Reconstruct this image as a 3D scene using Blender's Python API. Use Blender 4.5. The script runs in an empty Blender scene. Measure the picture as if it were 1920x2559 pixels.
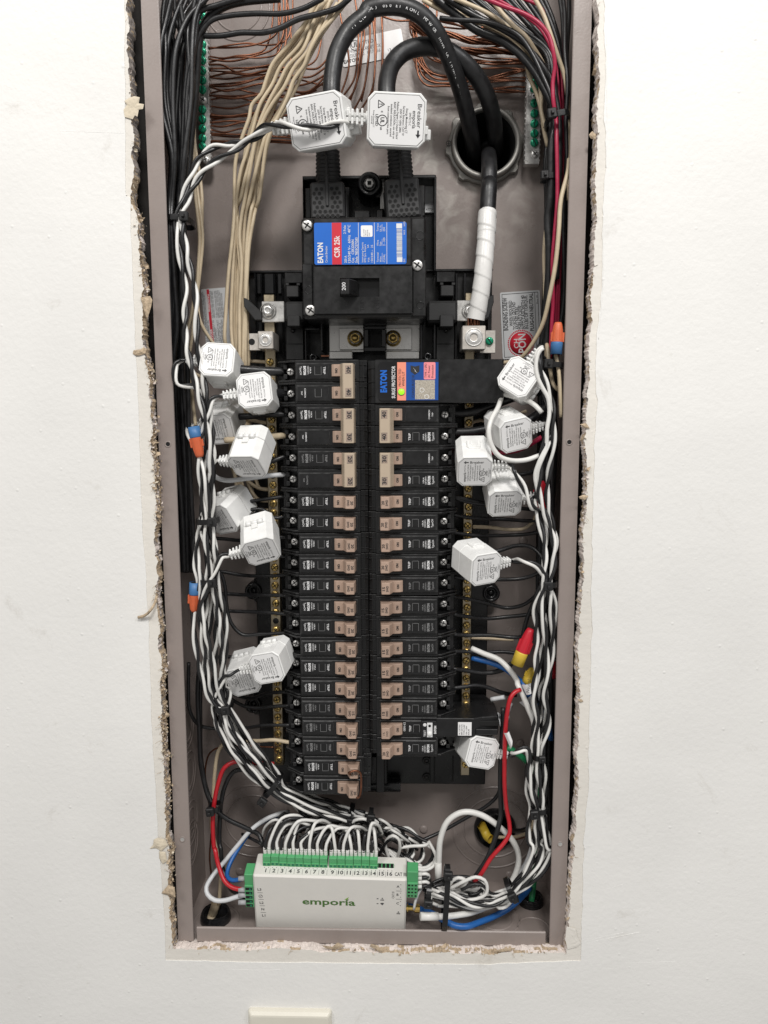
import bpy, math, random
from mathutils import Vector, Matrix
R = math.radians
random.seed(7)
SC = bpy.context.scene
COL = SC.collection
MM = .001
# ---------------------------------------------------------------- camera
CAMP = Vector((30.2966, -643.649, 488.565))          # millimetres, box front plane is Y = 0, box bottom is Z = 0
PIT, YAW, ROL = 0.122618, 0.0252158, -0.0031090
FPX, W0, H0 = 1860., 1920., 2559.
_fw = Vector((-math.sin(YAW)*math.cos(PIT), math.cos(YAW)*math.cos(PIT), -math.sin(PIT)))
_rt = Vector((math.cos(YAW), math.sin(YAW), 0)); _up = _rt.cross(_fw)
_r2 = _rt*math.cos(ROL) + _up*math.sin(ROL); _u2 = _up*math.cos(ROL) - _rt*math.sin(ROL)
cam = bpy.data.cameras.new('camera'); co = bpy.data.objects.new('camera', cam); COL.objects.link(co)
co.matrix_world = Matrix(((_r2.x, _u2.x, -_fw.x, CAMP.x*MM), (_r2.y, _u2.y, -_fw.y, CAMP.y*MM), (_r2.z, _u2.z, -_fw.z, CAMP.z*MM), (0, 0, 0, 1)))
cam.sensor_fit = 'VERTICAL'; cam.sensor_height = 24.; cam.lens = 24.*FPX/H0
cam.clip_start = .01; cam.clip_end = 20
SC.camera = co
# ---------------------------------------------------------------- light
w = bpy.data.worlds.new('World'); SC.world = w; w.use_nodes = True
bg = w.node_tree.nodes['Background']; bg.inputs[0].default_value = (1.0, .98, .95, 1); bg.inputs[1].default_value = .35
def area(name, loc, tgt, sx, sy, power, colr):
    l = bpy.data.lights.new(name, 'AREA'); l.shape = 'RECTANGLE'; l.size = sx; l.size_y = sy; l.energy = power; l.color = colr
    o = bpy.data.objects.new(name, l); COL.objects.link(o); o.location = loc
    o.rotation_euler = (Vector(tgt)-Vector(loc)).to_track_quat('-Z', 'Y').to_euler()
area('ceiling_lamp', (.25, -1.55, 2.00), (0, 0, .5), .45, .35, 30, (1, .975, .945))
area('ceiling_lamp', (-1.2, -1.7, 2.2), (0, 0, .4), .7, .7, 20, (1, .98, .955))
area('ceiling_lamp', (1.6, -1.6, 2.2), (0, 0, .4), .7, .7, 17.5, (.98, .985, 1))
SC.view_settings.view_transform = 'Standard'; SC.view_settings.look = 'None'; SC.view_settings.exposure = 0; SC.view_settings.gamma = 1
SC.cycles.use_denoising = True; SC.cycles.max_bounces = 6
# ---------------------------------------------------------------- photograph grid -> place
CR = dict(P=(0, 0, 1), u=(0, 0, 1.15663), A=(300, 0, .39759), B=(900, 0, .39759), C=(300, 420, .39759), D=(900, 420, .39759), E=(360, 840, .36145), F=(900, 840, .36145),
          G=(360, 1240, .36145), H=(900, 1240, .36145), I=(360, 1660, .36145), J=(900, 1660, .36145), K=(360, 2000, .36145), L=(900, 2000, .36145),
          M=(740, 420, .25), N=(600, 660, .25), O=(900, 660, .25), Q=(690, 200, .25), S=(690, 960, .25), T=(900, 1700, .25), U=(600, 2080, .25), V=(900, 2080, .25), X=(640, 1960, .28916), Z=(560, 2400, .24096))
def PX(px, py, Y):
    d = _fw + _r2*((px-W0/2)/FPX) - _u2*((py-H0/2)/FPX)
    return CAMP + d*((Y-CAMP.y)/d.y)
def at(c, x, y, Y):
    o = CR[c]; return PX(o[0]+x*o[2], o[1]+y*o[2], Y)
def path(*a):
    out = []; c = 'P'; Y = 30
    for t in a:
        if isinstance(t, str): c = t
        else:
            if len(t) > 2: Y = t[2]
            out.append(at(c, t[0], t[1], Y))
    return out
# ---------------------------------------------------------------- materials
def nd(nt, t, **k):
    n = nt.nodes.new(t)
    for a, b in k.items(): setattr(n, a, b)
    return n
def mat(name, rgb, rough=.5, metal=0, var=0, vscale=60, bump=0, bscale=400, bdist=.0004, rvar=0, coat=0, emit=0, spec=.5, orand=0):
    m = bpy.data.materials.new(name); m.use_nodes = True; nt = m.node_tree; b = nt.nodes['Principled BSDF']
    b.inputs['Base Color'].default_value = (*rgb, 1); b.inputs['Roughness'].default_value = rough; b.inputs['Metallic'].default_value = metal
    b.inputs['Specular IOR Level'].default_value = spec
    if coat: b.inputs['Coat Weight'].default_value = coat; b.inputs['Coat Roughness'].default_value = .15
    if emit: b.inputs['Emission Color'].default_value = (*rgb, 1); b.inputs['Emission Strength'].default_value = emit
    tc = nd(nt, 'ShaderNodeTexCoord')
    if var or rvar:
        n = nd(nt, 'ShaderNodeTexNoise'); n.inputs['Scale'].default_value = vscale; n.inputs['Detail'].default_value = 6; n.inputs['Roughness'].default_value = .65
        nt.links.new(tc.outputs['Object'], n.inputs['Vector'])
        if var:
            r = nd(nt, 'ShaderNodeValToRGB'); r.color_ramp.elements[0].position = .3; r.color_ramp.elements[1].position = .7
            r.color_ramp.elements[0].color = (*[c*(1-var) for c in rgb], 1); r.color_ramp.elements[1].color = (*[min(1, c*(1+var)) for c in rgb], 1)
            nt.links.new(n.outputs['Fac'], r.inputs['Fac']); nt.links.new(r.outputs['Color'], b.inputs['Base Color'])
        if rvar:
            mr = nd(nt, 'ShaderNodeMapRange'); mr.inputs['From Min'].default_value = .3; mr.inputs['From Max'].default_value = .7
            mr.inputs['To Min'].default_value = max(.03, rough-rvar); mr.inputs['To Max'].default_value = min(1, rough+rvar)
            nt.links.new(n.outputs['Fac'], mr.inputs['Value']); nt.links.new(mr.outputs['Result'], b.inputs['Roughness'])
    if orand:
        oi = nd(nt, 'ShaderNodeObjectInfo'); mv = nd(nt, 'ShaderNodeMapRange'); mv.inputs['To Min'].default_value = 1-orand; mv.inputs['To Max'].default_value = 1+orand; nt.links.new(oi.outputs['Random'], mv.inputs['Value'])
        hs = nd(nt, 'ShaderNodeHueSaturation'); nt.links.new(mv.outputs['Result'], hs.inputs['Value']); lk = b.inputs['Base Color'].links
        if lk: nt.links.new(lk[0].from_socket, hs.inputs['Color'])
        else: hs.inputs['Color'].default_value = (*rgb, 1)
        nt.links.new(hs.outputs['Color'], b.inputs['Base Color'])
    if bump:
        n2 = nd(nt, 'ShaderNodeTexNoise'); n2.inputs['Scale'].default_value = bscale; n2.inputs['Detail'].default_value = 3
        nt.links.new(tc.outputs['Object'], n2.inputs['Vector'])
        bp = nd(nt, 'ShaderNodeBump'); bp.inputs['Strength'].default_value = bump; bp.inputs['Distance'].default_value = bdist
        nt.links.new(n2.outputs['Fac'], bp.inputs['Height']); nt.links.new(bp.outputs['Normal'], b.inputs['Normal'])
    return m
M = {}
M['taupe'] = mat('taupe_enamel', (.285, .24, .22), .33, 0, .06, 18, .25, 500, .0003, .08)
M['back'] = mat('taupe_enamel_back', (.285, .243, .225), .30, 0, .07, 14, .3, 420, .0003, .10)
M['black'] = mat('black_plastic', (.009, .009, .0095), .34, 0, .3, 90, .12, 900, .0002, .12)
M['worn'] = mat('worn_black_edge', (.04, .04, .04), .45, 0, .9, 160)
M['blackgloss'] = mat('black_gloss_plastic', (.010, .010, .011), .22, 0, .2, 60, .1, 300, .0003, .08)
M['blackmatte'] = mat('black_matte_rubber', (.013, .013, .0135), .55, 0, .3, 120, .2, 700, .0003, .1)
M['boot'] = mat('dark_grey_rubber', (.028, .028, .029), .55, 0, .2, 120, .2, 700, .0003, .1)
M['wblack'] = mat('black_wire_jacket', (.014, .014, .015), .38, 0, .3, 150, .15, 500, .0003, .12)
M['wthick'] = mat('black_cable_jacket', (.013, .013, .014), .42, 0, .35, 130, .25, 300, .0004, .12)
M['wwhite'] = mat('white_wire_jacket', (.74, .73, .70), .38, 0, .06, 80, .08, 400, .0003, .08)
M['wgrey'] = mat('greyish_white_wire_jacket', (.60, .61, .62), .4, 0, .06, 80, .08, 400, .0003, .08)
M['wcream'] = mat('cream_wire_jacket', (.56, .46, .32), .42, 0, .14, 60, .1, 400, .0003, .08)
M['wred'] = mat('red_wire_jacket', (.46, .014, .022), .36, 0, .1, 80, .08, 400, .0003, .08)
M['wpink'] = mat('crimson_wire_jacket', (.40, .022, .065), .36, 0, .1, 80, .08, 400, .0003, .08)
M['wblue'] = mat('blue_wire_jacket', (.015, .11, .36), .4, 0, .1, 80)
M['wgreen'] = mat('green_wire_jacket', (.012, .19, .07), .4, 0, .1, 80)
M['copper'] = mat('bare_copper', (.235, .105, .065), .40, 1, .55, 40, .1, 300, .0003, .12)
M['steel'] = mat('zinc_steel', (.66, .65, .63), .34, .72, .12, 120, .15, 500, .0003, .12)
M['alu'] = mat('tin_plated_bar', (.66, .62, .57), .42, .7, .12, 60, .2, 500, .0003, .12)
M['barsteel'] = mat('dull_nickel_bar', (.42, .36, .26), .42, 1, .2, 80, .2, 500, .0003, .12)
M['brass'] = mat('brass', (.68, .48, .17), .30, .85, .15, 150, .1, 400, .0003, .1)
M['greenscrew'] = mat('green_screw', (.01, .26, .14), .22, .35, .2, 150)
M['dark'] = mat('dark_recess', (.004, .004, .004), .8)
M['tan'] = mat('tan_handle_plastic', (.40, .285, .22), .46, 0, .10, 90, .1, 500, .0003, .08, orand=.08)
M['tan2'] = mat('light_tan_handle_plastic', (.47, .38, .285), .42, 0, .05, 60, .1, 500, .0003, .08)
M['tan3'] = mat('brown_tan_window', (.33, .25, .20), .5, 0, .05, 60)
M['ct'] = mat('white_clamp_plastic', (.83, .83, .815), .36, 0, .05, 70, .06, 600, .0002, .10, orand=.03)
M['paper'] = mat('label_white', (.83, .825, .82), .42, 0, .02, 60)
M['ink'] = mat('black_ink', (.02, .02, .022), .5)
M['softink'] = mat('soft_black_ink', (.09, .09, .09), .5)
M['greyink'] = mat('grey_ink', (.07, .07, .07), .5)
M['whiteink'] = mat('white_ink', (.72, .72, .72), .5)
M['dimink'] = mat('worn_white_ink', (.22, .22, .22), .5)
M['blue'] = mat('blue_label', (.012, .13, .54), .35, 0, .04, 60)
M['blue2'] = mat('deep_blue_label', (.010, .07, .30), .35, 0, .04, 60)
M['redl'] = mat('red_label', (.58, .025, .045), .35, 0, .04, 60)
M['orange'] = mat('salmon_label', (.85, .30, .20), .4)
M['pink'] = mat('pink_label', (.86, .28, .30), .4)
M['silver'] = mat('silver_label', (.62, .63, .64), .4, 0, .03, 60)
M['holo'] = mat('holographic_sticker', (.55, .50, .42), .3, .4, .5, 900)
M['led'] = mat('green_indicator_lit', (.30, .95, .02), .3, 0, emit=.8)
M['nutblue'] = mat('blue_wire_connector', (.05, .16, .36), .45, 0, .05, 90, .1, 500)
M['nutorange'] = mat('orange_wire_connector', (.62, .13, .05), .45, 0, .05, 90, .1, 500)
M['nutred'] = mat('red_wire_connector', (.52, .015, .03), .42, 0, .05, 90, .1, 500)
M['nutyellow'] = mat('yellow_wire_connector', (.66, .46, .05), .42, 0, .05, 90, .1, 500)
M['devwhite'] = mat('warm_white_device', (.73, .71, .665), .42, 0, .02, 60, .12, 1500, .0001, .05)
M['termgreen'] = mat('green_terminal_plastic', (.085, .36, .145), .42, 0, .06, 80, .1, 500)
M['ferrule'] = mat('white_ferrule', (.70, .69, .66), .45)
M['ferruleg'] = mat('grey_ferrule', (.36, .36, .37), .45)
M['tape'] = mat('white_vinyl_tape', (.72, .71, .69), .3, 0, .06, 90, .15, 250, .0006, .08)
M['hub'] = mat('cast_zinc', (.30, .29, .27), .5, .6, .25, 50, .3, 300, .0004, .12)
M['gold'] = mat('gold_connector', (.72, .50, .16), .22, 1, .15, 150)
M['emptext'] = mat('emporia_green', (.065, .16, .03), .5)
M['lime'] = mat('lime_green_leaf', (.22, .42, .03), .5)
M['gypsum'] = mat('gypsum_core', (.74, .66, .61), .95, 0, .2, 300, .8, 700, .001)
M['fibre'] = mat('torn_kraft_paper', (.46, .36, .25), .95, 0, .4, 400, .5, 900, .0006)
M['flake'] = mat('torn_cream_paper', (.66, .58, .45), .9, 0, .18, 120, .5, 500, .0006)
M['dustshade'] = mat('shaded_dusty_gypsum', (.27, .24, .22), .95, 0, .35, 200, .7, 500, .001)  # dust plus the shade of the upper left cut face, mixed into the grey
M['gapshade'] = mat('painted_gap_shade', (.03, .027, .025), .9)
M['plate'] = mat('ivory_cover_plate', (.70, .67, .58), .35, 0, .03, 60, .1, 300, .0002, .06)

def wallmat(name, rgb, stain, streak):
    m = mat(name, rgb, .55); nt = m.node_tree; b = nt.nodes['Principled BSDF']; tc = [n for n in nt.nodes if n.type == 'TEX_COORD'][0]
    L = nt.links.new
    mp = nd(nt, 'ShaderNodeMapping'); mp.inputs['Scale'].default_value = (1, 1, 2.2); L(tc.outputs['Object'], mp.inputs['Vector'])
    n1 = nd(nt, 'ShaderNodeTexNoise'); n1.inputs['Scale'].default_value = 5; n1.inputs['Detail'].default_value = 8; n1.inputs['Roughness'].default_value = .55; L(tc.outputs['Object'], n1.inputs['Vector'])
    r1 = nd(nt, 'ShaderNodeValToRGB'); r1.color_ramp.elements[0].position = .33; r1.color_ramp.elements[1].position = .62
    r1.color_ramp.elements[0].color = (*[c*stain for c in rgb], 1); r1.color_ramp.elements[1].color = (*rgb, 1); L(n1.outputs['Fac'], r1.inputs['Fac'])
    # scuffs: sparse dirty marks
    n3 = nd(nt, 'ShaderNodeTexNoise'); n3.inputs['Scale'].default_value = 14; n3.inputs['Detail'].default_value = 9; n3.inputs['Roughness'].default_value = .75; n3.inputs['Distortion'].default_value = .6; L(tc.outputs['Object'], n3.inputs['Vector'])
    r3 = nd(nt, 'ShaderNodeValToRGB'); r3.color_ramp.elements[0].position = .61; r3.color_ramp.elements[1].position = .80
    r3.color_ramp.elements[0].color = (0, 0, 0, 1); r3.color_ramp.elements[1].color = (.55, .55, .55, 1); L(n3.outputs['Fac'], r3.inputs['Fac'])
    mx = nd(nt, 'ShaderNodeMixRGB'); L(r3.outputs['Color'], mx.inputs['Fac']); L(r1.outputs['Color'], mx.inputs['Color1']); mx.inputs['Color2'].default_value = (.42, .38, .32, 1)
    L(mx.outputs['Color'], b.inputs['Base Color'])
    # roller stipple, brush streaks and lumps under the paint
    n2 = nd(nt, 'ShaderNodeTexNoise'); n2.inputs['Scale'].default_value = 260; n2.inputs['Detail'].default_value = 4; L(tc.outputs['Object'], n2.inputs['Vector'])
    n4 = nd(nt, 'ShaderNodeTexNoise'); n4.inputs['Scale'].default_value = streak; n4.inputs['Detail'].default_value = 5; L(mp.outputs['Vector'], n4.inputs['Vector'])
    n5 = nd(nt, 'ShaderNodeTexVoronoi'); n5.inputs['Scale'].default_value = 55; L(tc.outputs['Object'], n5.inputs['Vector'])
    r5 = nd(nt, 'ShaderNodeMapRange'); r5.inputs['From Min'].default_value = 0; r5.inputs['From Max'].default_value = .09; r5.inputs['To Min'].default_value = 1; r5.inputs['To Max'].default_value = 0; L(n5.outputs['Distance'], r5.inputs['Value'])
    b1 = nd(nt, 'ShaderNodeBump'); b1.inputs['Strength'].default_value = .5; b1.inputs['Distance'].default_value = .0006; L(n2.outputs['Fac'], b1.inputs['Height'])
    b2 = nd(nt, 'ShaderNodeBump'); b2.inputs['Strength'].default_value = .24; b2.inputs['Distance'].default_value = .0022; L(n4.outputs['Fac'], b2.inputs['Height']); L(b1.outputs['Normal'], b2.inputs['Normal'])
    b3 = nd(nt, 'ShaderNodeBump'); b3.inputs['Strength'].default_value = .35; b3.inputs['Distance'].default_value = .0010; L(r5.outputs['Result'], b3.inputs['Height']); L(b2.outputs['Normal'], b3.inputs['Normal'])
    L(b3.outputs['Normal'], b.inputs['Normal'])
    return m
M['paint'] = wallmat('white_wall_paint', (.825, .815, .79), .93, 11)
M['band'] = wallmat('old_cream_paint', (.77, .735, .675), .88, 30)

# whitish residue on the box back around the conduit hole
def residue(m, cx, cz, rad):
    nt = m.node_tree; b = nt.nodes['Principled BSDF']; L = nt.links.new; tc = [n for n in nt.nodes if n.type == 'TEX_COORD'][0]
    src = b.inputs['Base Color'].links[0].from_socket
    sp = nd(nt, 'ShaderNodeVectorMath', operation='DISTANCE'); L(tc.outputs['Object'], sp.inputs[0]); sp.inputs[1].default_value = (cx*MM, 98*MM, cz*MM)
    nz = nd(nt, 'ShaderNodeTexNoise'); nz.inputs['Scale'].default_value = 45; nz.inputs['Detail'].default_value = 8; nz.inputs['Distortion'].default_value = 1.2; L(tc.outputs['Object'], nz.inputs['Vector'])
    mr = nd(nt, 'ShaderNodeMapRange'); mr.inputs['From Min'].default_value = rad*MM*.5; mr.inputs['From Max'].default_value = rad*MM*1.7; mr.inputs['To Min'].default_value = 1; mr.inputs['To Max'].default_value = 0; L(sp.outputs['Value'], mr.inputs['Value'])
    r2 = nd(nt, 'ShaderNodeMapRange'); r2.inputs['From Min'].default_value = .46; r2.inputs['From Max'].default_value = .72; L(nz.outputs['Fac'], r2.inputs['Value'])
    mu = nd(nt, 'ShaderNodeMath', operation='MULTIPLY'); L(mr.outputs['Result'], mu.inputs[0]); L(r2.outputs['Result'], mu.inputs[1])
    m2 = nd(nt, 'ShaderNodeMath', operation='MULTIPLY'); L(mu.outputs[0], m2.inputs[0]); m2.inputs[1].default_value = .7
    mx = nd(nt, 'ShaderNodeMixRGB'); L(m2.outputs[0], mx.inputs['Fac']); L(src, mx.inputs['Color1']); mx.inputs['Color2'].default_value = (.60, .57, .52, 1)
    L(mx.outputs['Color'], b.inputs['Base Color'])
hubc = at('B', 785, 925, 98)
residue(M['back'], hubc.x-35, hubc.z-5, 70)

# ---------------------------------------------------------------- mesh builder
_tx = {}
def textmesh(s, bold=0):
    k = (s, bold)
    if k not in _tx:
        c = bpy.data.curves.new('t', 'FONT'); c.body = s; c.resolution_u = 2; c.offset = bold; c.size = 1
        o = bpy.data.objects.new('t', c); COL.objects.link(o)
        dg = bpy.context.evaluated_depsgraph_get(); me = bpy.data.meshes.new_from_object(o.evaluated_get(dg))
        vs = [v.co.copy() for v in me.vertices]; fs = [tuple(p.vertices) for p in me.polygons]
        bpy.data.objects.remove(o); bpy.data.curves.remove(c); bpy.data.meshes.remove(me)
        _tx[k] = (vs, fs)
    return _tx[k]
def inset(poly, d):
    n = len(poly); out = []
    ar = sum(poly[i][0]*poly[(i+1) % n][1]-poly[(i+1) % n][0]*poly[i][1] for i in range(n))
    sg = 1 if ar > 0 else -1
    for i in range(n):
        p0, p1, p2 = Vector(poly[i-1]), Vector(poly[i]), Vector(poly[(i+1) % n])
        a = (p1-p0).normalized(); b = (p2-p1).normalized()
        na = Vector((-a.y, a.x))*sg; nb = Vector((-b.y, b.x))*sg
        q = na+nb; dd = max(.35, 1+na.dot(nb))
        out.append(tuple(p1+q*(d/dd)))
    return out
class MB:
    def __init__(s, cm=None): s.v = []; s.f = []; s.m = []; s.s = []; s.T = None; s.mi = 0; s.cm = cm
    def add(s, vs, fs, smooth=False):
        b = len(s.v)
        for v in vs:
            v = Vector(v); s.v.append(s.T @ v if s.T else v)
        for f in fs: s.f.append(tuple(i+b for i in f)); s.m.append(s.mi); s.s.append(smooth)
    def box(s, x0, x1, y0, y1, z0, z1, b=0):
        if b <= 0:
            s.add([(x, y, z) for x in (x0, x1) for y in (y0, y1) for z in (z0, z1)], [(0, 1, 3, 2), (4, 6, 7, 5), (0, 4, 5, 1), (2, 3, 7, 6), (0, 2, 6, 4), (1, 5, 7, 3)]); return
        b = min(b, (x1-x0)*.45, (y1-y0)*.45, (z1-z0)*.45)
        vs = []; idx = {}
        X = (x0, x1); Yy = (y0, y1); Z = (z0, z1); sg = (1, -1)
        for i in (0, 1):
            for j in (0, 1):
                for k in (0, 1):
                    for ax in range(3):
                        p = [X[i]+sg[i]*b, Yy[j]+sg[j]*b, Z[k]+sg[k]*b]; p[ax] = (X[i], Yy[j], Z[k])[ax]
                        idx[i, j, k, ax] = len(vs); vs.append(p)
        fs = []
        for i in (0, 1): fs.append([idx[i, 0, 0, 0], idx[i, 1, 0, 0], idx[i, 1, 1, 0], idx[i, 0, 1, 0]])
        for j in (0, 1): fs.append([idx[0, j, 0, 1], idx[1, j, 0, 1], idx[1, j, 1, 1], idx[0, j, 1, 1]])
        for k in (0, 1): fs.append([idx[0, 0, k, 2], idx[1, 0, k, 2], idx[1, 1, k, 2], idx[0, 1, k, 2]])
        for i in (0, 1):
            for j in (0, 1):
                fs.append([idx[i, j, 0, 0], idx[i, j, 0, 1], idx[i, j, 1, 1], idx[i, j, 1, 0]])
                fs.append([idx[i, 0, j, 0], idx[i, 0, j, 2], idx[i, 1, j, 2], idx[i, 1, j, 0]])
                fs.append([idx[0, i, j, 1], idx[0, i, j, 2], idx[1, i, j, 2], idx[1, i, j, 1]])
                for k in (0, 1): fs.append([idx[i, j, k, 0], idx[i, j, k, 1], idx[i, j, k, 2]])
        s.add(vs, fs)
        if s.cm is not None:
            for q in range(len(fs)-6): s.m[-1-q] = s.cm
    def prism(s, poly, a0, a1, ax='y', b=0, b1=0):
        # poly in the two other axes; extruded from a0 to a1 along ax; chamfer b at a0 end, b1 at a1 end
        def mk(p, a): return {'y': (p[0], a, p[1]), 'z': (p[0], p[1], a), 'x': (a, p[0], p[1])}[ax]
        d = 1 if a1 > a0 else -1
        rings = []
        if b: rings.append((inset(poly, b), a0)); rings.append((poly, a0+d*b))
        else: rings.append((poly, a0))
        if b1: rings.append((poly, a1-d*b1)); rings.append((inset(poly, b1), a1))
        else: rings.append((poly, a1))
        n = len(poly); vs = [mk(p, a) for q, a in rings for p in q]
        fs = [tuple(range(n)), tuple(range((len(rings)-1)*n, len(rings)*n))]
        for k in range(len(rings)-1):
            for i in range(n): fs.append((k*n+i, k*n+(i+1) % n, (k+1)*n+(i+1) % n, (k+1)*n+i))
        s.add(vs, fs)
        if s.cm is not None:
            f0 = len(s.m)-len(fs)
            for k in range(len(rings)-1):
                if (b and k == 0) or (b1 and k == len(rings)-2):
                    for i in range(n): s.m[f0+2+k*n+i] = s.cm
    def lathe(s, prof, n=20, c=(0, 0, 0), ax='y', smooth=True, close=False):
        # prof: (radius, along)
        vs = []; fs = []
        for r, a in prof:
            for i in range(n):
                t = 2*math.pi*i/n; p, q = r*math.cos(t), r*math.sin(t)
                v = {'y': (p, a, q), 'z': (p, q, a), 'x': (a, p, q)}[ax]
                vs.append((v[0]+c[0], v[1]+c[1], v[2]+c[2]))
        m = len(prof)
        for k in range(m-1 + (1 if close else 0)):
            k2 = (k+1) % m
            for i in range(n): fs.append((k*n+i, k*n+(i+1) % n, k2*n+(i+1) % n, k2*n+i))
        s.add(vs, fs, smooth)
    def tube(s, pts, r, n=8, cap=True, rads=None):
        m = len(pts); vs = []; fs = []
        t0 = (pts[1]-pts[0]).normalized(); nx = t0.orthogonal().normalized()
        for k in range(m):
            t = (pts[min(k+1, m-1)]-pts[max(k-1, 0)]).normalized()
            nx = (nx-t*nx.dot(t)).normalized(); ny = t.cross(nx); rr = rads[k] if isinstance(rads, list) else r
            for i in range(n):
                a = 2*math.pi*i/n; rr = rads(k, a) if callable(rads) else rr; vs.append(pts[k]+nx*(rr*math.cos(a))+ny*(rr*math.sin(a)))
        for k in range(m-1):
            for i in range(n): fs.append((k*n+i, k*n+(i+1) % n, (k+1)*n+(i+1) % n, (k+1)*n+i))
        s.add(vs, fs, True)
        if cap:
            b = len(s.v)-m*n
            for k in (0, m-1): s.f.append(tuple(b+k*n+i for i in range(n))); s.m.append(s.mi); s.s.append(False)
    def quad(s, a, b, c, d): s.add([a, b, c, d], [(0, 1, 2, 3)])
    def text(s, t, o, right=(1, 0, 0), up=(0, 0, 1), h=2, width=None, align='l', bold=0):
        vs, fs = textmesh(t, bold)
        if not vs: return
        x0 = min(v.x for v in vs); x1 = max(v.x for v in vs)
        k = h/.69; kx = k if width is None else width/(x1-x0)
        off = {'l': -x0, 'c': -(x0+x1)/2, 'r': -x1}[align]
        o = Vector(o); rr = Vector(right); uu = Vector(up)
        s.add([o+rr*((v.x+off)*kx)+uu*(v.y*k) for v in vs], fs)
    def build(s, name, mats, parent=None, org=None):
        if not isinstance(mats, (list, tuple)): mats = [mats]
        if parent is None and org is None:
            n = len(s.v); lo = Vector([min(v[i] for v in s.v) for i in range(3)]); hi = Vector([max(v[i] for v in s.v) for i in range(3)]); org = (lo+hi)/2; org.z = lo.z
        if parent is not None: org = Vector((0, 0, 0))
        me = bpy.data.meshes.new(name)
        me.from_pydata([(v-org)*MM for v in s.v], [], s.f)
        for q in mats: me.materials.append(M[q])
        me.polygons.foreach_set('material_index', s.m); me.polygons.foreach_set('use_smooth', s.s)
        me.update(); me.validate()
        import bmesh
        bm = bmesh.new(); bm.from_mesh(me); bmesh.ops.recalc_face_normals(bm, faces=bm.faces[:]); bm.to_mesh(me); bm.free()
        o = bpy.data.objects.new(name, me); COL.objects.link(o)
        if parent is not None: o.parent = parent
        else: o.location = org*MM
        return o
def tag(o, label, cat, group=None, kind=None):
    o['label'] = label
    if cat: o['category'] = cat
    if group: o['group'] = group
    if kind: o['kind'] = kind
    return o
def thing(name, label, cat, loc=(0, 0, 0), rot=None, group=None):
    o = bpy.data.objects.new(name, None); COL.objects.link(o); o.location = Vector(loc)*MM; o.empty_display_size = .01
    if rot is not None: o.rotation_euler = rot.to_euler()
    return tag(o, label, cat, group)
def copypart(o, parent, loc=None, rot=None):
    c = o.copy(); COL.objects.link(c); c.parent = parent
    if loc is not None: c.location = Vector(loc)*MM
    if rot is not None: c.rotation_euler = rot
    return c
def copytree(o):
    c = o.copy(); COL.objects.link(c)
    for ch in list(o.children):
        d = ch.copy(); COL.objects.link(d); d.parent = c
        for g in list(ch.children):
            e = g.copy(); COL.objects.link(e); e.parent = d
    return c
def spline(pts, step=3.2):
    P = [Vector(p) for p in pts]
    if len(P) == 2: P = [P[0], (P[0]+P[1])/2, P[1]]
    Q = [P[0]*2-P[1]] + P + [P[-1]*2-P[-2]]; out = []
    for i in range(1, len(Q)-2):
        p0, p1, p2, p3 = Q[i-1:i+3]; L = (p2-p1).length; n = max(2, int(L/step))
        d0 = max((p1-p0).length, .01)**.5; d1 = max(L, .01)**.5; d2 = max((p3-p2).length, .01)**.5
        m1 = ((p1-p0)/d0-(p2-p0)/(d0+d1)+(p2-p1)/d1)*d1; m2 = ((p2-p1)/d1-(p3-p1)/(d1+d2)+(p3-p2)/d2)*d1
        for k in range(n):
            t = k/n; out.append(p1*(2*t**3-3*t*t+1)+m1*(t**3-2*t*t+t)+p2*(-2*t**3+3*t*t)+m2*(t**3-t*t))
    out.append(P[-1]); return out
ORD = 'first second third fourth fifth sixth seventh eighth ninth tenth eleventh twelfth thirteenth fourteenth fifteenth sixteenth seventeenth eighteenth nineteenth twentieth twenty-first'.split()
def wire(pts, r, m, label, group=None, name='wire', n=8, raw=False, cat='wire', wob=0):
    q = pts if raw else spline(pts)
    if wob:
        a, b2, c = random.random()*6, random.random()*6, .09+random.random()*.08
        q = [p+Vector((math.sin(k*c+a)*wob, math.sin(k*c*.7+b2)*wob, 0)) for k, p in enumerate(q)]
    mb = MB(); mb.tube(q, r, n)
    return tag(mb.build(name, m, org=q[0].copy()), label, cat, group)
def twist(pts, r, label, group=None, pitch=46, ph=0, sep=None, mats=('wwhite', 'wblack'), cols=('white', 'black')):
    q = spline(pts, 2.6); sep = sep or r*1.0
    d = 0; A = []; B = []; nx = None
    for k, p in enumerate(q):
        t = (q[min(k+1, len(q)-1)]-q[max(k-1, 0)]).normalized()
        if nx is None: nx = t.orthogonal().normalized()
        nx = (nx-t*nx.dot(t)).normalized(); ny = t.cross(nx)
        if k: d += (q[k]-q[k-1]).length
        a = ph+2*math.pi*d/pitch+.9*math.sin(d/31+ph*3)
        o = (nx*math.cos(a)+ny*math.sin(a))*sep; A.append(p+o); B.append(p-o)
    for L, m, c in ((A, mats[0], cols[0]), (B, mats[1], cols[1])):
        wire(L, r, m, c+' '+label, (group and c+' '+group), raw=True)
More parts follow.
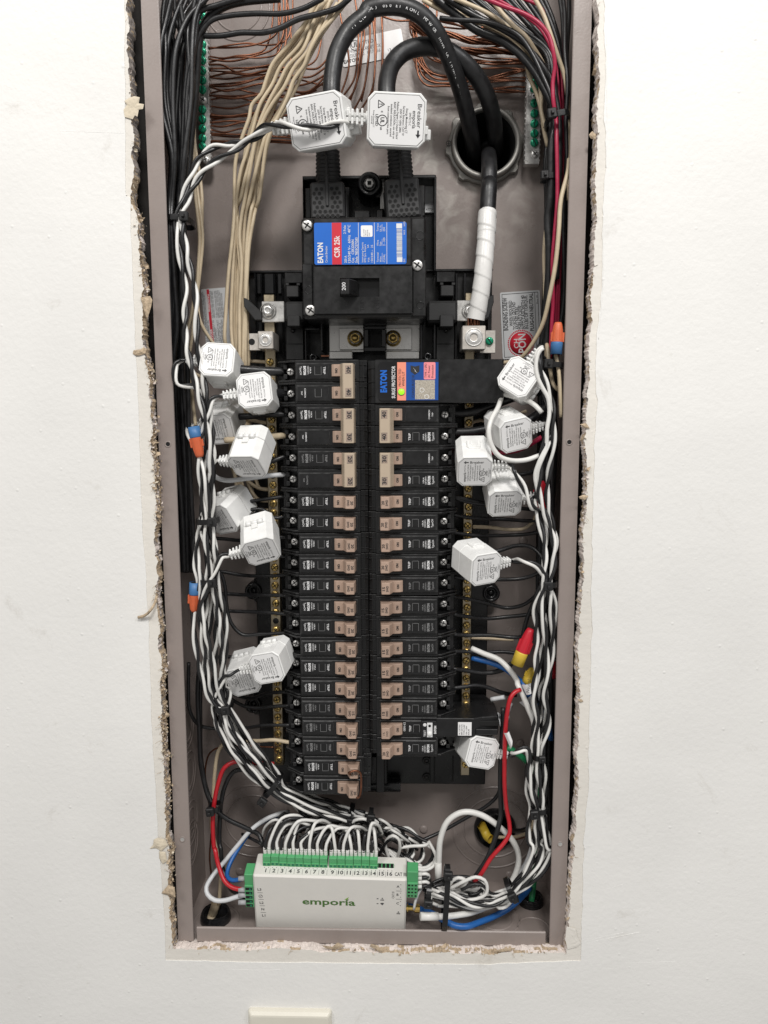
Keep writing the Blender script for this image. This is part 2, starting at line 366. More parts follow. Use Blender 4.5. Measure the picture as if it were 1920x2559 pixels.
# ================================================================ WALL
def vnoise(x, seed=0):
    i = math.floor(x); f = x-i; f = f*f*(3-2*f)
    h = lambda k: (math.sin(k*127.1+seed*311.7)*43758.5453) % 1*2-1
    return h(i)*(1-f)+h(i+1)*f
def jag(pts, step, amp, Y, axis):
    # pts: photograph points along one cut edge; returns jagged world points on plane Y
    q = [PX(x, y, Y) for x, y in pts]; out = []
    for a, b in zip(q[:-1], q[1:]):
        n = max(1, int((b-a).length/step))
        for k in range(n):
            p = a.lerp(b, k/n); d_ = p[2] if axis == 0 else p[0]; p[axis] += amp*(1.5*vnoise(d_/21, amp*10)+1.1*vnoise(d_/8, 3)+.7*vnoise(d_/3.1, 5)+random.gauss(0, .35)); out.append(p)
    out.append(q[-1]); return out
LE = [(312, -80), (314, 0), (318, 100), (322, 200), (334, 300), (336, 360), (337, 390), (345, 420), (340, 480), (340, 505), (352, 540), (356, 600), (356, 660), (364, 720), (368, 800), (374, 880), (380, 950), (385, 1000), (390, 1100), (394, 1200), (396, 1300), (400, 1400), (403, 1500), (408, 1600), (412, 1700), (414, 1800), (416, 1900), (422, 2000), (428, 2100), (432, 2200), (437, 2300), (440, 2374)]
RE = [(1495, -80), (1492, 0), (1489, 200), (1488, 350), (1486, 500), (1480, 640), (1470, 840), (1468, 900), (1463, 1000), (1460, 1100), (1457, 1280), (1448, 1500), (1442, 1700), (1437, 2000), (1426, 2130), (1421, 2250), (1417, 2330), (1414, 2386)]
BE = [(440, 2374), (470, 2377), (540, 2374), (590, 2378), (700, 2373), (800, 2379), (900, 2379), (1000, 2386), (1100, 2384), (1200, 2389), (1300, 2384), (1414, 2386)]
LP = [(309, -80), (311, 0), (312, 205), (314, 490), (326, 494), (327, 578), (331, 694), (347, 1041), (353, 1249), (372, 1561), (379, 1804), (393, 2059), (405, 2200), (412, 2300), (414, 2400)]
RP = [(1508, -80), (1510, 0), (1514, 160), (1512, 300), (1514, 420), (1506, 520), (1505, 700), (1492, 850), (1490, 1000), (1482, 1300), (1477, 1700), (1468, 2000), (1461, 2120), (1456, 2280), (1452, 2402)]
BP = [(414, 2400), (600, 2404), (900, 2408), (1200, 2410), (1452, 2402)]
wall = thing('wall', 'white painted drywall with a rough rectangular cut-out around the electrical panel', None, (0, 0, 0)); wall['kind'] = 'structure'
def strips(pl, xo, mb):
    for a, b in zip(pl[:-1], pl[1:]): mb.quad((xo, a.y, a.z), a, b, (xo, b.y, b.z))
def cutsheet(le, re, be, xl, xr, zb, zt, mb):
    strips(le, xl, mb); strips(re, xr, mb)
    for a, b in zip(be[:-1], be[1:]): mb.quad((a.x, a.y, zb), a, b, (b.x, b.y, zb))
    l, r = le[-1], re[-1]
    mb.quad((xl, l.y, l.z), l, (l.x, l.y, zb), (xl, l.y, zb)); mb.quad((xr, r.y, r.z), r, (r.x, r.y, zb), (xr, r.y, zb))
    lt, rt = le[0], re[0]
    mb.quad((xl, lt.y, zt), (xl, lt.y, lt.z), lt, (lt.x, lt.y, zt)); mb.quad((xr, rt.y, zt), (xr, rt.y, rt.z), rt, (rt.x, rt.y, zt)); mb.quad((lt.x, lt.y, zt), (lt.x, lt.y, lt.z+150), (rt.x, rt.y, rt.z+150), (rt.x, rt.y, zt))
YW = -9
pl, pr, pb = jag(LP, 6, .25, YW-.6, 0), jag(RP, 5, .5, YW-.6, 0), jag(BP, 8, .3, YW-.6, 2)
pb[0] = pl[-1]; pb[-1] = pr[-1]
mb = MB(); cutsheet(pl, pr, pb, -900, 900, -700, 1500, mb)
for L in (pl, pr, pb):
    for a, b in zip(L[:-1], L[1:]): mb.quad(a, b, (b.x, YW, b.z), (a.x, YW, a.z))
mb.build('paint_layer', 'paint', wall)
LE = [(x-(9 if y > 380 else 0), y) for x, y in LE[:-1]]+[(434, 2371)]; RE = [(x+5, y) for x, y in RE[:-1]]+[(1416, 2383)]; BE = [(434, 2371)]+[(x, y-3) for x, y in BE[1:-1]]+[(1416, 2383)]
dl, dr, db = jag(LE, 1.2, .9, YW, 0), jag(RE, 1.2, .75, YW, 0), jag(BE, 1.2, .8, YW, 2)
db[0] = dl[-1]; db[-1] = dr[-1]
mb = MB(); cutsheet(dl, dr, db, -330, 330, -120, 1100, mb)
mb.build('old_paint_band', 'band', wall)
mb = MB(); back = 4
for nm, L in (('l', dl), ('r', dr), ('b', db)):
    sgn = {'l': Vector((1, 0, 0)), 'r': Vector((-1, 0, 0)), 'b': Vector((0, 0, 1))}[nm]
    # split the cut face in depth into rows with random in-out relief
    rows = [L]
    for k, yy in enumerate((YW+2.5, YW+6, YW+10, back)):
        rows.append([Vector((p.x, yy, p.z)) + sgn*(.75*abs(vnoise((p.x+p.z)/6, k+3))+.6*abs(vnoise((p.x+p.z)/2.2, k+9))+.2*random.random()+(.5 if k in (1, 2) else 0)) for p in L])
    for k in range(4):
        for i in range(len(L)-1):
            u = random.random(); z = L[i].z
            dd = L[i].z if nm != 'b' else L[i].x; nz_ = vnoise(dd/14, 7+k)+.8*vnoise(dd/5, 2+k)+.5*(u-.5)
            if nm == 'l': mb.mi = (2 if u < .85 else 1) if z > 690 else (1 if nz_ > -.25 else 2 if nz_ > -.75 else 0)
            elif nm == 'r': mb.mi = 1 if nz_ > .62 else 2 if nz_ < -1.05 else 0
            else: mb.mi = 1 if nz_ > (.25 if L[i].x > -30 else .8) else 0
            mb.quad(rows[k][i], rows[k][i+1], rows[k+1][i+1], rows[k+1][i])
mb.build('cut_gypsum_edge', ['gypsum', 'fibre', 'dustshade'], wall)
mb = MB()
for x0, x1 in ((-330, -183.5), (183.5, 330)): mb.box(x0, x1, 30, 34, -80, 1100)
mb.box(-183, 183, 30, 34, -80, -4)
mb.build('gap_shade_sheet', 'gapshade', wall)  # near-black sheets put the shade of the gap round the box into colour
# torn paper and gypsum crumbs clinging to the cut edge
mb = MB(); rnd = random.Random(3)
for nm, L in (('l', dl), ('r', dr), ('b', db)):
    for i in range(0, len(L)-1):
        p = L[i]; z = p.z
        dd = z if nm != 'b' else p.x; dens = {'l': 2.4 if z < 720 else .15, 'r': .5, 'b': 1.0 if p.x > -20 else .2}[nm]*max(0, .55+1.3*vnoise(dd/17, 31)+.6*vnoise(dd/6, 12))
        for q in range(int(dens)+(rnd.random() < dens % 1)):
            c = p+Vector((0, rnd.uniform(-1.4, 6), 0)); s = abs(rnd.gauss(0, .9))+.5
            if nm == 'l': c.x += rnd.gauss(1.8, 1.5); c.z += rnd.uniform(-1.5, 1.5)
            elif nm == 'r': c.x += rnd.gauss(-.3, .7); c.z += rnd.uniform(-1.5, 1.5)
            else: c.z += rnd.gauss(.4, 1.1); c.x += rnd.uniform(-1.5, 1.5)
            n = rnd.randint(3, 6); ax = Vector((rnd.gauss(0, 1), rnd.gauss(0, 1), rnd.gauss(0, 1))).normalized(); e1 = ax.orthogonal().normalized(); e2 = ax.cross(e1)
            ring = [c+(e1*math.cos(6.283*k/n)+e2*math.sin(6.283*k/n))*s*rnd.uniform(.35, 1.35)+ax*rnd.uniform(-.5, .5)*s for k in range(n)]
            mb.mi = 0 if rnd.random() < (.72 if nm == 'l' else .6) else (1 if rnd.random() < .6 else 2)
            mb.add([c+ax*s*.4]+ring, [(0, 1+k, 1+(k+1) % n) for k in range(n)])
        if rnd.random() < dens*.22:
            a = p+Vector((0, rnd.uniform(-1.5, 2), 0)); d = Vector((rnd.gauss(0, 1), -abs(rnd.gauss(0, .7)), rnd.gauss(0, 1)))
            mb.mi = 0; ln = rnd.uniform(1.5, 4.5)
            mb.tube([a, a+d*ln*.4+Vector((0, 0, rnd.uniform(-.6, .6))), a+d*ln*.7], .16, 4, False)
fr = mb.build('torn_paper_crumbs', ['fibre', 'flake', 'gypsum'], wall); fr['kind'] = 'stuff'
def flakepart(c, pts, m, lift=3.5, sub=5):
    # a curled torn sheet: rings shrink to the middle and lift off the wall
    q = [at(c, x, y, YW-.9) for x, y in pts]; cen = sum(q, Vector())/len(q); mb = MB(); n = len(q); vs = []; fs = []
    for k in range(sub):
        t = 1-k/sub
        for j, p in enumerate(q):
            v = cen.lerp(p, t); v.y -= lift*.35*(1-t*t) + lift*.15*t*max(0, math.sin(j*.9+1))+rnd.uniform(0, .25); v.x += rnd.uniform(-.25, .25); vs.append(v)
    vs.append(cen-Vector((0, lift*.35, 0)))
    for k in range(sub-1):
        for j in range(n): fs.append((k*n+j, k*n+(j+1) % n, (k+1)*n+(j+1) % n, (k+1)*n+j))
    for j in range(n): fs.append(((sub-1)*n+j, (sub-1)*n+(j+1) % n, len(vs)-1))
    mb.add(vs, fs); mb.build('torn_flake', m, wall)
flakepart('A', [(60, 615), (90, 605), (125, 612), (118, 650), (150, 655), (145, 685), (118, 690), (110, 735), (95, 725), (80, 750), (30, 735), (22, 690), (45, 660), (28, 635)], 'flake', 2)
flakepart('C', [(80, 1165), (90, 1145), (130, 1140), (150, 1125), (170, 1140), (160, 1165), (120, 1178), (95, 1178)], 'fibre', 3)
flakepart('C', [(130, 815), (190, 805), (205, 830), (195, 880), (170, 950), (150, 900), (140, 850)], 'fibre', 3)
flakepart('K', [(70, 270), (100, 255), (150, 270), (165, 310), (120, 350), (85, 330), (40, 335), (65, 305)], 'flake', 3)
flakepart('K', [(105, 350), (150, 355), (160, 420), (130, 440), (105, 400)], 'flake', 3)
flakepart('K', [(120, 640), (170, 580), (215, 600), (220, 670), (180, 660)], 'fibre', 4)
flakepart('L', [(1430, 870), (1490, 885), (1500, 940), (1528, 990), (1500, 1015), (1435, 1030), (1418, 960)], 'band', .8)
flakepart('L', [(1000, 1020), (1080, 1018), (1040, 1040), (960, 1050), (920, 1040)], 'fibre', 2)
flakepart('K', [(1230, 1000), (1300, 1010), (1340, 980), (1390, 1010), (1330, 1030), (1260, 1025)], 'fibre', 2)
flakepart('K', [(1570, 990), (1620, 1000), (1650, 1035), (1640, 1055), (1600, 1030), (1560, 1010)], 'fibre', 3)
flakepart('F', [(1520, 610), (1560, 600), (1590, 640), (1550, 635)], 'fibre', 3)
flakepart('F', [(1510, 1110), (1550, 1095), (1580, 1110), (1555, 1135), (1520, 1125)], 'fibre', 3)
flakepart('B', [(1435, 850), (1460, 825), (1480, 845), (1480, 880), (1450, 870)], 'fibre', 3)
mb = MB(); mb.tube(spline(path('G', (88, 690, YW-2), (75, 740, -14), (45, 790, -16), (0, 828, -13), (-40, 838, -12)), 2), 1.3, 6, True)
mb.build('torn_flake', 'fibre', wall)

for c, pts, r in (('P', [(1453, 2362), (1480, 2352), (1520, 2344), (1600, 2328)], .55), ('P', [(1453, 2356), (1500, 2342), (1560, 2330)], .4), ('P', [(320, 2268), (360, 2272), (405, 2270)], .5), ('P', [(345, 2284), (375, 2288), (403, 2285)], .45), ('P', [(445, 2402), (480, 2404), (505, 2404)], .9), ('P', [(520, 2420), (640, 2425), (700, 2424)], .35), 
                  ('P', [(390, 2413), (402, 2417), (412, 2420)], .6), ('P', [(512, 2448), (505, 2470), (494, 2490), (488, 2496)], .5), ('P', [(1550, 2406), (1620, 2404), (1690, 2402)], .3), ('P', [(275, 490), (300, 491), (318, 489)], .4), ('P', [(90, 327), (180, 329), (310, 331)], .3), ('P', [(1515, 0), (1517, 300), (1515, 420)], .5), ('P', [(1508, 540), (1508, 700), (1496, 850)], .5), ('P', [(1470, 2230), (1510, 2222), (1560, 2208)], .35), ('P', [(1490, 1600), (1530, 1585), (1560, 1580)], .3)):
    mb = MB(); mb.tube(spline([PX(x, y+random.uniform(-2, 2), YW-.6+r*.62) for x, y in pts], 2), r, 10, True, [r*(.62+.38*math.sin(3.14*min(1, (q_+.5)/60))+random.uniform(-.05, .05)) for q_ in range(400)]); mb.build('paint_ridge', 'paint', wall)
# ================================================================ ENCLOSURE
box = thing('panel_enclosure', 'open taupe metal breaker panel box set into the white wall', 'electrical panel', (0, 0, 0))
XO, XI, YB, ZT = 181.5, 167.0, 98, 1010
def plate_with_holes(x0, x1, z0, z1, y, holes, mb):
    # holes: (cx, cz, r), one per horizontal band
    holes = sorted(holes, key=lambda h: h[1]); zs = [z0]
    for a, b in zip(holes[:-1], holes[1:]): zs.append((a[1]+b[1])/2)
    zs.append(z1)
    for (cx, cz, r), za, zb in zip(holes, zs[:-1], zs[1:]):
        per = [(x0, za), (x1, za), (x1, zb), (x0, zb)]; ang = [math.atan2(q[1]-cz, q[0]-cx) % 6.28318 for q in per]
        A = sorted(set([2*math.pi*k/48 for k in range(48)]+ang)); vs = []
        for t in A:
            c, s = math.cos(t), math.sin(t); d = 1e9
            if c > 1e-9: d = min(d, (x1-cx)/c)
            if c < -1e-9: d = min(d, (x0-cx)/c)
            if s > 1e-9: d = min(d, (zb-cz)/s)
            if s < -1e-9: d = min(d, (za-cz)/s)
            vs += [(cx+r*c, y, cz+r*s), (cx+d*c, y, cz+d*s)]
        n = len(A); mb.add(vs, [(2*i, 2*((i+1) % n), 2*((i+1) % n)+1, 2*i+1) for i in range(n)])
gro = at('J', 932, 1130, YB)
mb = MB(); plate_with_holes(-XO, XO, 0, ZT, YB, [(hubc.x, hubc.z, 28), (gro.x, gro.z, 19)], mb); bp = mb.build('back_panel', 'back', box)
mb = MB()
for s in (-1, 1):
    mb.quad((s*XO, 0, 0), (s*XO, YB, 0), (s*XO, YB, ZT), (s*XO, 0, ZT)); 
    mb.build('side_wall', 'taupe', box); mb = MB()
mb.quad((-XO, 0, 0), (XO, 0, 0), (XO, YB, 0), (-XO, YB, 0)); mb.build('bottom_wall', 'taupe', box); mb = MB()
for s in (-1, 1):
    prof = [(s*XO, -.2), (s*XO, 1.4), (s*(XI+.6), 1.4), (s*XI, 1.0), (s*(XI+.3), .2), (s*(XI+1), -.2)]
    mb = MB(); mb.prism([(p[0], p[1]) for p in prof], 1.0, ZT, 'z'); mb.build('side_flange', 'taupe', box)
a = at('K', 366, 900, 0); b = at('L', 1282, 950, 0)
mb = MB(); mb.prism([(-.2, .8), (-.2, 14.0), (.6, 15), (1.6, 15), (1.6, .8)], a.x, b.x, 'x'); mb.build('bottom_flange', 'taupe', box)
mb = MB()
for i, (x, y) in enumerate(((420, 1110), (1423, 1105), (456, 2097.6), (1400.5, 2109.5))):
    p = PX(x, y, -.3); mb = MB(); mb.lathe([(2.9, 0), (2.8, -.25), (1.9, -.3), (1.8, .1)], 20, p)
    mb.mi = 1; mb.lathe([(1.9, -.1), (.01, -.1)], 16, p)
    mb.build('screw_hole', ['taupe', 'dark' if i < 2 else 'steel'], box)
def koring(c, r, ax, name='knockout', w=1.0, h=.7, sgn=-1):
    mb = MB(); mb.lathe([(r-w, 0), (r-w*.4, sgn*h), (r+w*.4, sgn*h), (r+w, 0)], 44, c, ax); return mb.build(name, 'taupe' if ax != 'y' else 'back', box)
for (x, y), rs in ((('I', 730, 1160), 0),) if 0 else ():
    pass
for c, x, y, rs in (('I', 755, 1085, (40, 29)), ('J', 932, 1130, (45, 33)), ('A', 740, 40, (30, 22))):
    p = at(c, x, y, YB-.1)
    for r in rs: koring(p, r, 'y')
for c, x, y, Y in (('I', 345, 760, 52), ('I', 345, 1100, 52), ('I', 335, 430, 52), ('K', 345, 300, 52)):
    z = at(c, x, y, Y).z
    for r in (22, 15): koring((-XO+.1, Y, z), r, 'x', sgn=1)
    z = at('J', 1345, y+30 if c != 'K' else y+900, Y).z
for c, x, y, rs in (('L', 935, 815, (24, 17)), ('L', 1200, 880, (15,)), ('K', 500, 830, (22,))):
    Y = {935: 48, 1200: 26, 500: 42}[x]; p = at(c, x, y, Y); p.z = .1
    # a point seen on the floor: slide along the view ray until Z = 0
    d = (at(c, x, y, 90)-at(c, x, y, 0)); q = at(c, x, y, 0); t = -q.z/d.z; p = q+d*t
    for r in rs: koring((p.x, min(p.y, 98-r-2), .1), r, 'z', sgn=1)
for c, x, y in (('L', 1035, 515), ('K', 663, 490), ('L', 440, 200), ('H', 1128, 308), ('J', 1105, 545), ('u', 520, 640)):
    p = at(c, x, y, YB-.1); mb = MB(); mb.lathe([(4.4, 0), (4.0, -1.2), (2.8, -1.8), (.01, -1.9)], 20, p); mb.build('dimple', 'back', box)
mb = MB(); p = at('H', 1390, 1128-0, -.5)
# conduit hub: locknut, throat and pipe behind the back panel
hub = thing('conduit_hub', 'grey cast metal conduit hub ring where thick black cables enter the box', 'conduit hub', hubc)
mb = MB(); mb.lathe([(27.5, 1), (27.5, -13), (29.2, -14), (31.5, -14), (32, -12), (32, 1)], 56); mb.mi = 1; mb.lathe([(27.4, -9), (26, -6), (26, 80), (.01, 80)], 48); mb.build('throat', ['hub', 'dark'], hub)
mb = MB(); poly = []
for k in range(96):
    t = 2*math.pi*k/96; f = (k % 12); r = 38.0 if f in (1, 2, 3) else 35.8 if f in (0, 4) else 34.9
    poly.append((r*math.cos(t), r*math.sin(t)))
ins = [(32.3*math.cos(2*math.pi*k/96), 32.3*math.sin(2*math.pi*k/96)) for k in range(96)]
rings = [(poly, 0), (poly, -4.6), (inset(poly, .8), -5.6), (ins, -6), (ins, 0)]
vs = [(p[0], y, p[1]) for q, y in rings for p in q]; mb.add(vs, [(k*96+i, k*96+(i+1) % 96, (k+1)*96+(i+1) % 96, (k+1)*96+i) for k in range(4) for i in range(96)])
mb.build('locknut', 'hub', hub)
mb = MB(); mb.mi = 0; mb.T = Matrix.Translation((-34.6*math.cos(.06), -6.4, 1.5)); mb.lathe([(2.6, 0), (2.6, -.2), (2.0, -.2), (2.0, 0)], 16, close=True); mb.box(-.2, .2, -.2, 0, -1.6, 1.6); mb.box(-1.6, 1.6, -.21, 0, -.2, .2); mb.build('cast_mark', 'greyink', hub)
# bushings
def bushing(label, loc, r, ax, rin, name='bushing', h=7, deep=12):
    t = thing(name, label, 'bushing', loc)
    s = -1 if ax == 'y' else 1
    mb = MB(); mb.lathe([(r, s*-1), (r, s*h*.35), (r*.94, s*h*.8), (r*.86, s*h), ((r+rin)/2, s*h*1.02), (rin, s*h*.75), (rin*.97, -s*deep), (.01, -s*deep)], 44, ax=ax); mb.build('bushing_ring', 'blackgloss', t)
    return t
bushing('large black bushing in the lower right of the back panel with yellow jacket end', gro, 22, 'y', 17, h=7, deep=30)
fl = lambda c, x, y: (lambda q, d: q+d*(-q.z/d.z))(at(c, x, y, 0), at(c, x, y, 90)-at(c, x, y, 0))
p = fl('K', 497, 822); pbush = Vector((p.x, min(p.y, 70), 0)); bushing('black bushing in the box floor at the lower left corner', pbush, 15, 'z', 11, h=9, deep=-1)
p = fl('L', 1180, 705); pbush2 = Vector((p.x, min(p.y, 82), 0)); bushing('black bushing on the box floor around the green conductor', pbush2, 13, 'z', 9, h=8, deep=-1)
# cover plate at the bottom of the picture
p0 = at('Z', 258, 480, YW); p1 = at('Z', 1118, 480, YW); wpl = p1.x-p0.x
sp = thing('cover_plate', 'ivory wall plate partly in view on the wall below the panel', 'wall plate', ((p0.x+p1.x)/2, YW-.6, p0.z-117))
mb = MB(); hw = wpl/2
def rr(hx, z0, z1, r, n=5):
    out = []
    for cx, cz, a0 in ((hx-r, z1-r, 0), (-hx+r, z1-r, 90), (-hx+r, z0+r, 180), (hx-r, z0+r, 270)):
        for k in range(n): t = R(a0+90*k/(n-1)); out.append((cx+r*math.cos(t), cz+r*math.sin(t)))
    return out
po = rr(hw, 0, 117, 2.5); n = len(po)
rings = [(po, 0), (po, -2.4), ([(x*.985, 58+(z-58)*.99) for x, z in po], -4.2), ([(x*.935, 58+(z-58)*.955) for x, z in po], -6.6), ([(x*.90, 58+(z-58)*.93) for x, z in po], -7.0)]
mb.add([(x, y, z) for q, y in rings for x, z in q], [(k*n+i, k*n+(i+1) % n, (k+1)*n+(i+1) % n, (k+1)*n+i) for k in range(len(rings)-1) for i in range(n)]+[tuple(range((len(rings)-1)*n, len(rings)*n))])
mb.build('plate', 'plate', sp)
mb = MB(); mb.box(-5, 5, -7.6, -6.6, 46, 70, .4); mb.build('toggle_slot', 'plate', sp)
# stickers on the back panel
def sticker(name, label, cat, quadpx, crop, Y, m='paper'):
    q = [at(crop, x, y, Y) for x, y in quadpx]   # top-left, top-right, bottom-right, bottom-left
    e = (q[1]-q[0]); W = e.length; Hh = (q[3]-q[0]).length
    ang = math.atan2(e.z, e.x); t = thing(name, label, cat, q[3]); t.rotation_euler = (0, -ang, 0)
    mb = MB(); mb.prism(rr(W/2, 0, Hh, 1.5), 0, -.25, 'y'); mb.v = [v+Vector((W/2, 0, 0)) for v in mb.v]; mb.build('sheet', m, t)
    return t, W, Hh
UPR = dict(right=(0, 0, 1), up=(-1, 0, 0)); DNR = dict(right=(0, 0, -1), up=(1, 0, 0))
t, Wd, Hh = sticker('bonding_sticker', 'white bonding screw sticker with a red round emblem on the back panel', 'sticker', [(885, 783), (1135, 766), (1150, 1190), (897, 1203)], 'D', YB-.6, 'silver')
mb = MB(); e = 1.6
for x0, x1, z0, z1 in ((e, e+.5, e, Hh-e), (Wd-e-.5, Wd-e, e, Hh-e), (e, Wd-e, e, e+.5), (e, Wd-e, Hh-e-.5, Hh-e), (Wd*.865, Wd*.875, e, Hh-e)): mb.box(x0, x1, -.35, -.26, z0, z1)
for s, fx, z, h, bo in (('BONDING SCREW', .17, .43, 4.2, .025), ('WHEN REQUIRED', .29, .49, 3.1, .02), ('TO BOND GROUND', .375, .435, 3.1, .02), ('AND NEUTRAL,', .45, .435, 3.1, .02), ('THREAD SCREW', .53, .435, 3.1, .02), ('INTO CASE WITH 40', .605, .435, 3.1, .02), ('IN-LBS OF TORQUE.', .68, .435, 3.1, .02), ('PLUG-ON NEUTRAL', .82, .40, 3.6, .025)):
    mb.text(s, (Wd*fx, -.33, Hh*z), h=h, width={'BONDING SCREW': Hh*.49, 'PLUG-ON NEUTRAL': Hh*.56}.get(s, Hh*.012*3.0*len(s)*.82 if s != 'WHEN REQUIRED' else Hh*.38), bold=bo, **UPR)
mb.text('Rev. 01', (Wd*.955, -.33, Hh*.80), h=2, **UPR); mb.text('71', (Wd*.955, -.33, Hh*.18), h=2, **UPR)
mb.build('printed_text', 'ink', t)
mb = MB(); mb.T = Matrix.Translation((Wd*.48, -.3, Hh*.225)); rd = Wd*.285
mb.lathe([(rd, 0), (rd, -.05), (.01, -.06)], 48)
for k in range(44):
    a = 2*math.pi*k/44; mb.lathe([(.75, -.02), (.01, -.05)], 8, (rd*1.13*math.cos(a), 0, rd*1.13*math.sin(a)))
mb.build('red_emblem', 'redl', t)
mb = MB(); mb.text('CH', (Wd*.42, -.42, Hh*.225), h=4.6, align='c', bold=.005, **UPR); mb.text('PON', (Wd*.60, -.42, Hh*.225), h=7.2, width=18, align='c', bold=.02, **UPR); mb.build('emblem_text', 'whiteink', t)
t, Wd, Hh = sticker('warning_sticker', 'grey danger and warning sticker behind the cream wires', 'sticker', [(510, 762), (670, 750), (705, 1130), (545, 1145)], 'C', YB-.6, 'silver')
mb = MB(); mb.box(Wd*.22, Wd*.32, -.33, -.26, .6, Hh-.6); mb.build('red_band', 'redl', t)
mb = MB(); mb.text('WARNING', (Wd*.295, -.4, Hh*.62), h=2.4, bold=.02, **UPR); mb.text('DANGER', (Wd*.295, -.4, Hh*.1), h=2.4, bold=.02, **UPR); mb.build('band_text', 'whiteink', t)
mb = MB()
for s, fx, z in (('IF ELECTRICIAN HAS A DUTY TO READ AND', .08, .1), ('KNOW THE INSTALLATION INSTRUCTIONS LOCATED AT', .14, .06), ('THE FOLLOWING URL', .20, .1), ('VOLTAGE AND DANGEROUS', .40, .52), ('HIGH IN CASE OF AN ARC', .47, .52), ('SHOCK WILL RESULT IN', .40, .04), ('THIS EQUIPMENT', .47, .04), ('TURN OFF POWER BEFORE', .58, .52), ('REMOVING OR INSTALLING', .66, .52), ('QUALIFIED PERSONS ONLY', .74, .52), ('READ INSTRUCTIONS', .82, .52), ('THIS EQUIPMENT MUST', .58, .04), ('BE INSTALLED BY A', .66, .04), ('QUALIFIED ELECTRICIAN', .74, .04), ('KEEP COVER ON', .82, .04)):
    mb.text(s, (Wd*fx, -.33, Hh*z), h=1.9, width=min(Hh*.44, len(s)*1.35) if z > .5 or fx > .3 else min(Hh*.85, len(s)*1.35), **UPR)
mb.build('printed_text', 'greyink', t)
t, Wd, Hh = sticker('listing_sticker', 'pale tilted listing sticker behind the copper ground wires', 'sticker', [(1440, 262), (1832, 180), (1870, 310), (1405, 424)], 'A', YB-.6, 'paper')
mb = MB(); mb.lathe([(4.6, -.3), (4.6, -.36), (4.0, -.36), (4.0, -.3)], 28, (Wd*.24, 0, Hh*.72), close=True); mb.text('UL', (Wd*.24, -.33, Hh*.66), h=4.2, align='c', bold=.02); mb.text('LISTED', (Wd*.31, -.33, Hh*.7), h=3.2)
mb.text('ENCLOSED CABINET BOX', (Wd*.12, -.33, Hh*.48), h=3.0, width=Wd*.52); mb.text('ISSUE NO.  E-174-56', (Wd*.12, -.33, Hh*.30), h=3.0, width=Wd*.5); mb.text('13-46416', (Wd*.74, -.33, Hh*.24), h=2.6); mb.text('EATON', (Wd*.02, -.33, Hh*.12), h=3, bold=.03)
mb.build('printed_text', 'ink', t)
# ================================================================ BUS BASE
def bpx(mb, c, x0, y0, x1, y1, yf, yb, b=.5):
    # a box whose front face, at depth yf, covers the photograph rectangle
    p = at(c, x0, y0, yf); q = at(c, x1, y1, yf)
    mb.box(p.x, q.x, yf, yb, q.z, p.z, b)
base = thing('breaker_chassis', 'black moulded chassis plate that carries the breakers and neutral bars', 'breaker base', (0, 0, 0))
mb = MB(); p = PX(621, 679, 80); q = PX(1231, 679, 80); zb = PX(1100, 1960, 80).z
mb.box(p.x, q.x, 80, 84, zb, p.z, .8); mb.box(p.x, q.x, 74, 80, p.z-2.2, p.z, .5); 
mb.build('base_plate', 'black', base)
for c, xs in (('N', (158, 222, 356, 425)), ('O', (962, 1046, 1150, 1290))):
    for x in xs: mb = MB(); bpx(mb, c, x-7, 92, x+7, 960, 66, 80, .4); mb.build('rib', 'blackgloss', base)
for a_ in (('N', 445, 85, 625, 190), ('O', 765, 75, 950, 180)): mb = MB(); bpx(mb, *a_, 60, 80, .6); mb.build('upper_pad', 'black', base)
for a_ in (('N', 165, 95, 215, 300), ('N', 240, 95, 342, 300), ('N', 372, 95, 420, 300)): mb = MB(); bpx(mb, *a_, 72, 80, .8); mb.build('upper_pad', 'blackgloss', base)
for c, x0, x1, y0, y1 in (('N', 460, 590, 215, 330), ('O', 805, 940, 210, 320)):
    mb = MB(); bpx(mb, c, x0, y0, x1, y1, 44, 78, .8); bpx(mb, c, x0-6, y0-28, x0+30, y0, 50, 76, .4); bpx(mb, c, x1-25, y0-28, x1+12, y0, 50, 76, .4)
    bpx(mb, c, x0+30, y1, x1-20, y1+30, 58, 78, .4); mb.build('snap_block', 'blackmatte', base)
for c, x0, x1, y0, y1, xa, xb in (('N', 440, 650, 372, 575, 470, 600), ('O', 670, 975, 365, 580, 800, 935)):
    mb = MB(); bpx(mb, c, x0, y0, x1, y1, 38, 78, 2.2); bpx(mb, c, xa, y0+140, xb, y1+45, 32, 60, .6)
    mb.build('bracket_cover', 'blackmatte', base)
for c, x0, x1 in (('N', 455, 640), ('O', 760, 945)):
    mb = MB(); bpx(mb, c, x0, 620, x1, 960, 56, 80, .8); bpx(mb, c, x0, 795, x1, 960, 52, 60, .8)
    mb.build('column_cover', 'black', base)
    mb = MB(); pt = at(c, 528 if c == 'N' else 860, 665, 55.5); mb.lathe([(2.2, 0), (2.0, -1), (.01, -1.4)], 14, pt); mb.build('pip', 'black', base)
for a_ in (('N', 645, 640, 800, 660, 50), ('N', 645, 660, 668, 960, 50), ('N', 802, 600, 830, 870, 46), ('N', 1236, 530, 1465, 618, 44), ('O', 600, 600, 625, 950, 46), ('O', 735, 600, 757, 950, 50), ('N', 1240, 652, 1285, 828, 40), ('N', 1415, 652, 1460, 828, 40), ('N', 1240, 830, 1460, 872, 40), ('N', 1240, 620, 1460, 650, 40)):
    mb = MB(); bpx(mb, *a_, 80, .5); mb.build('partition', 'blackgloss', base)

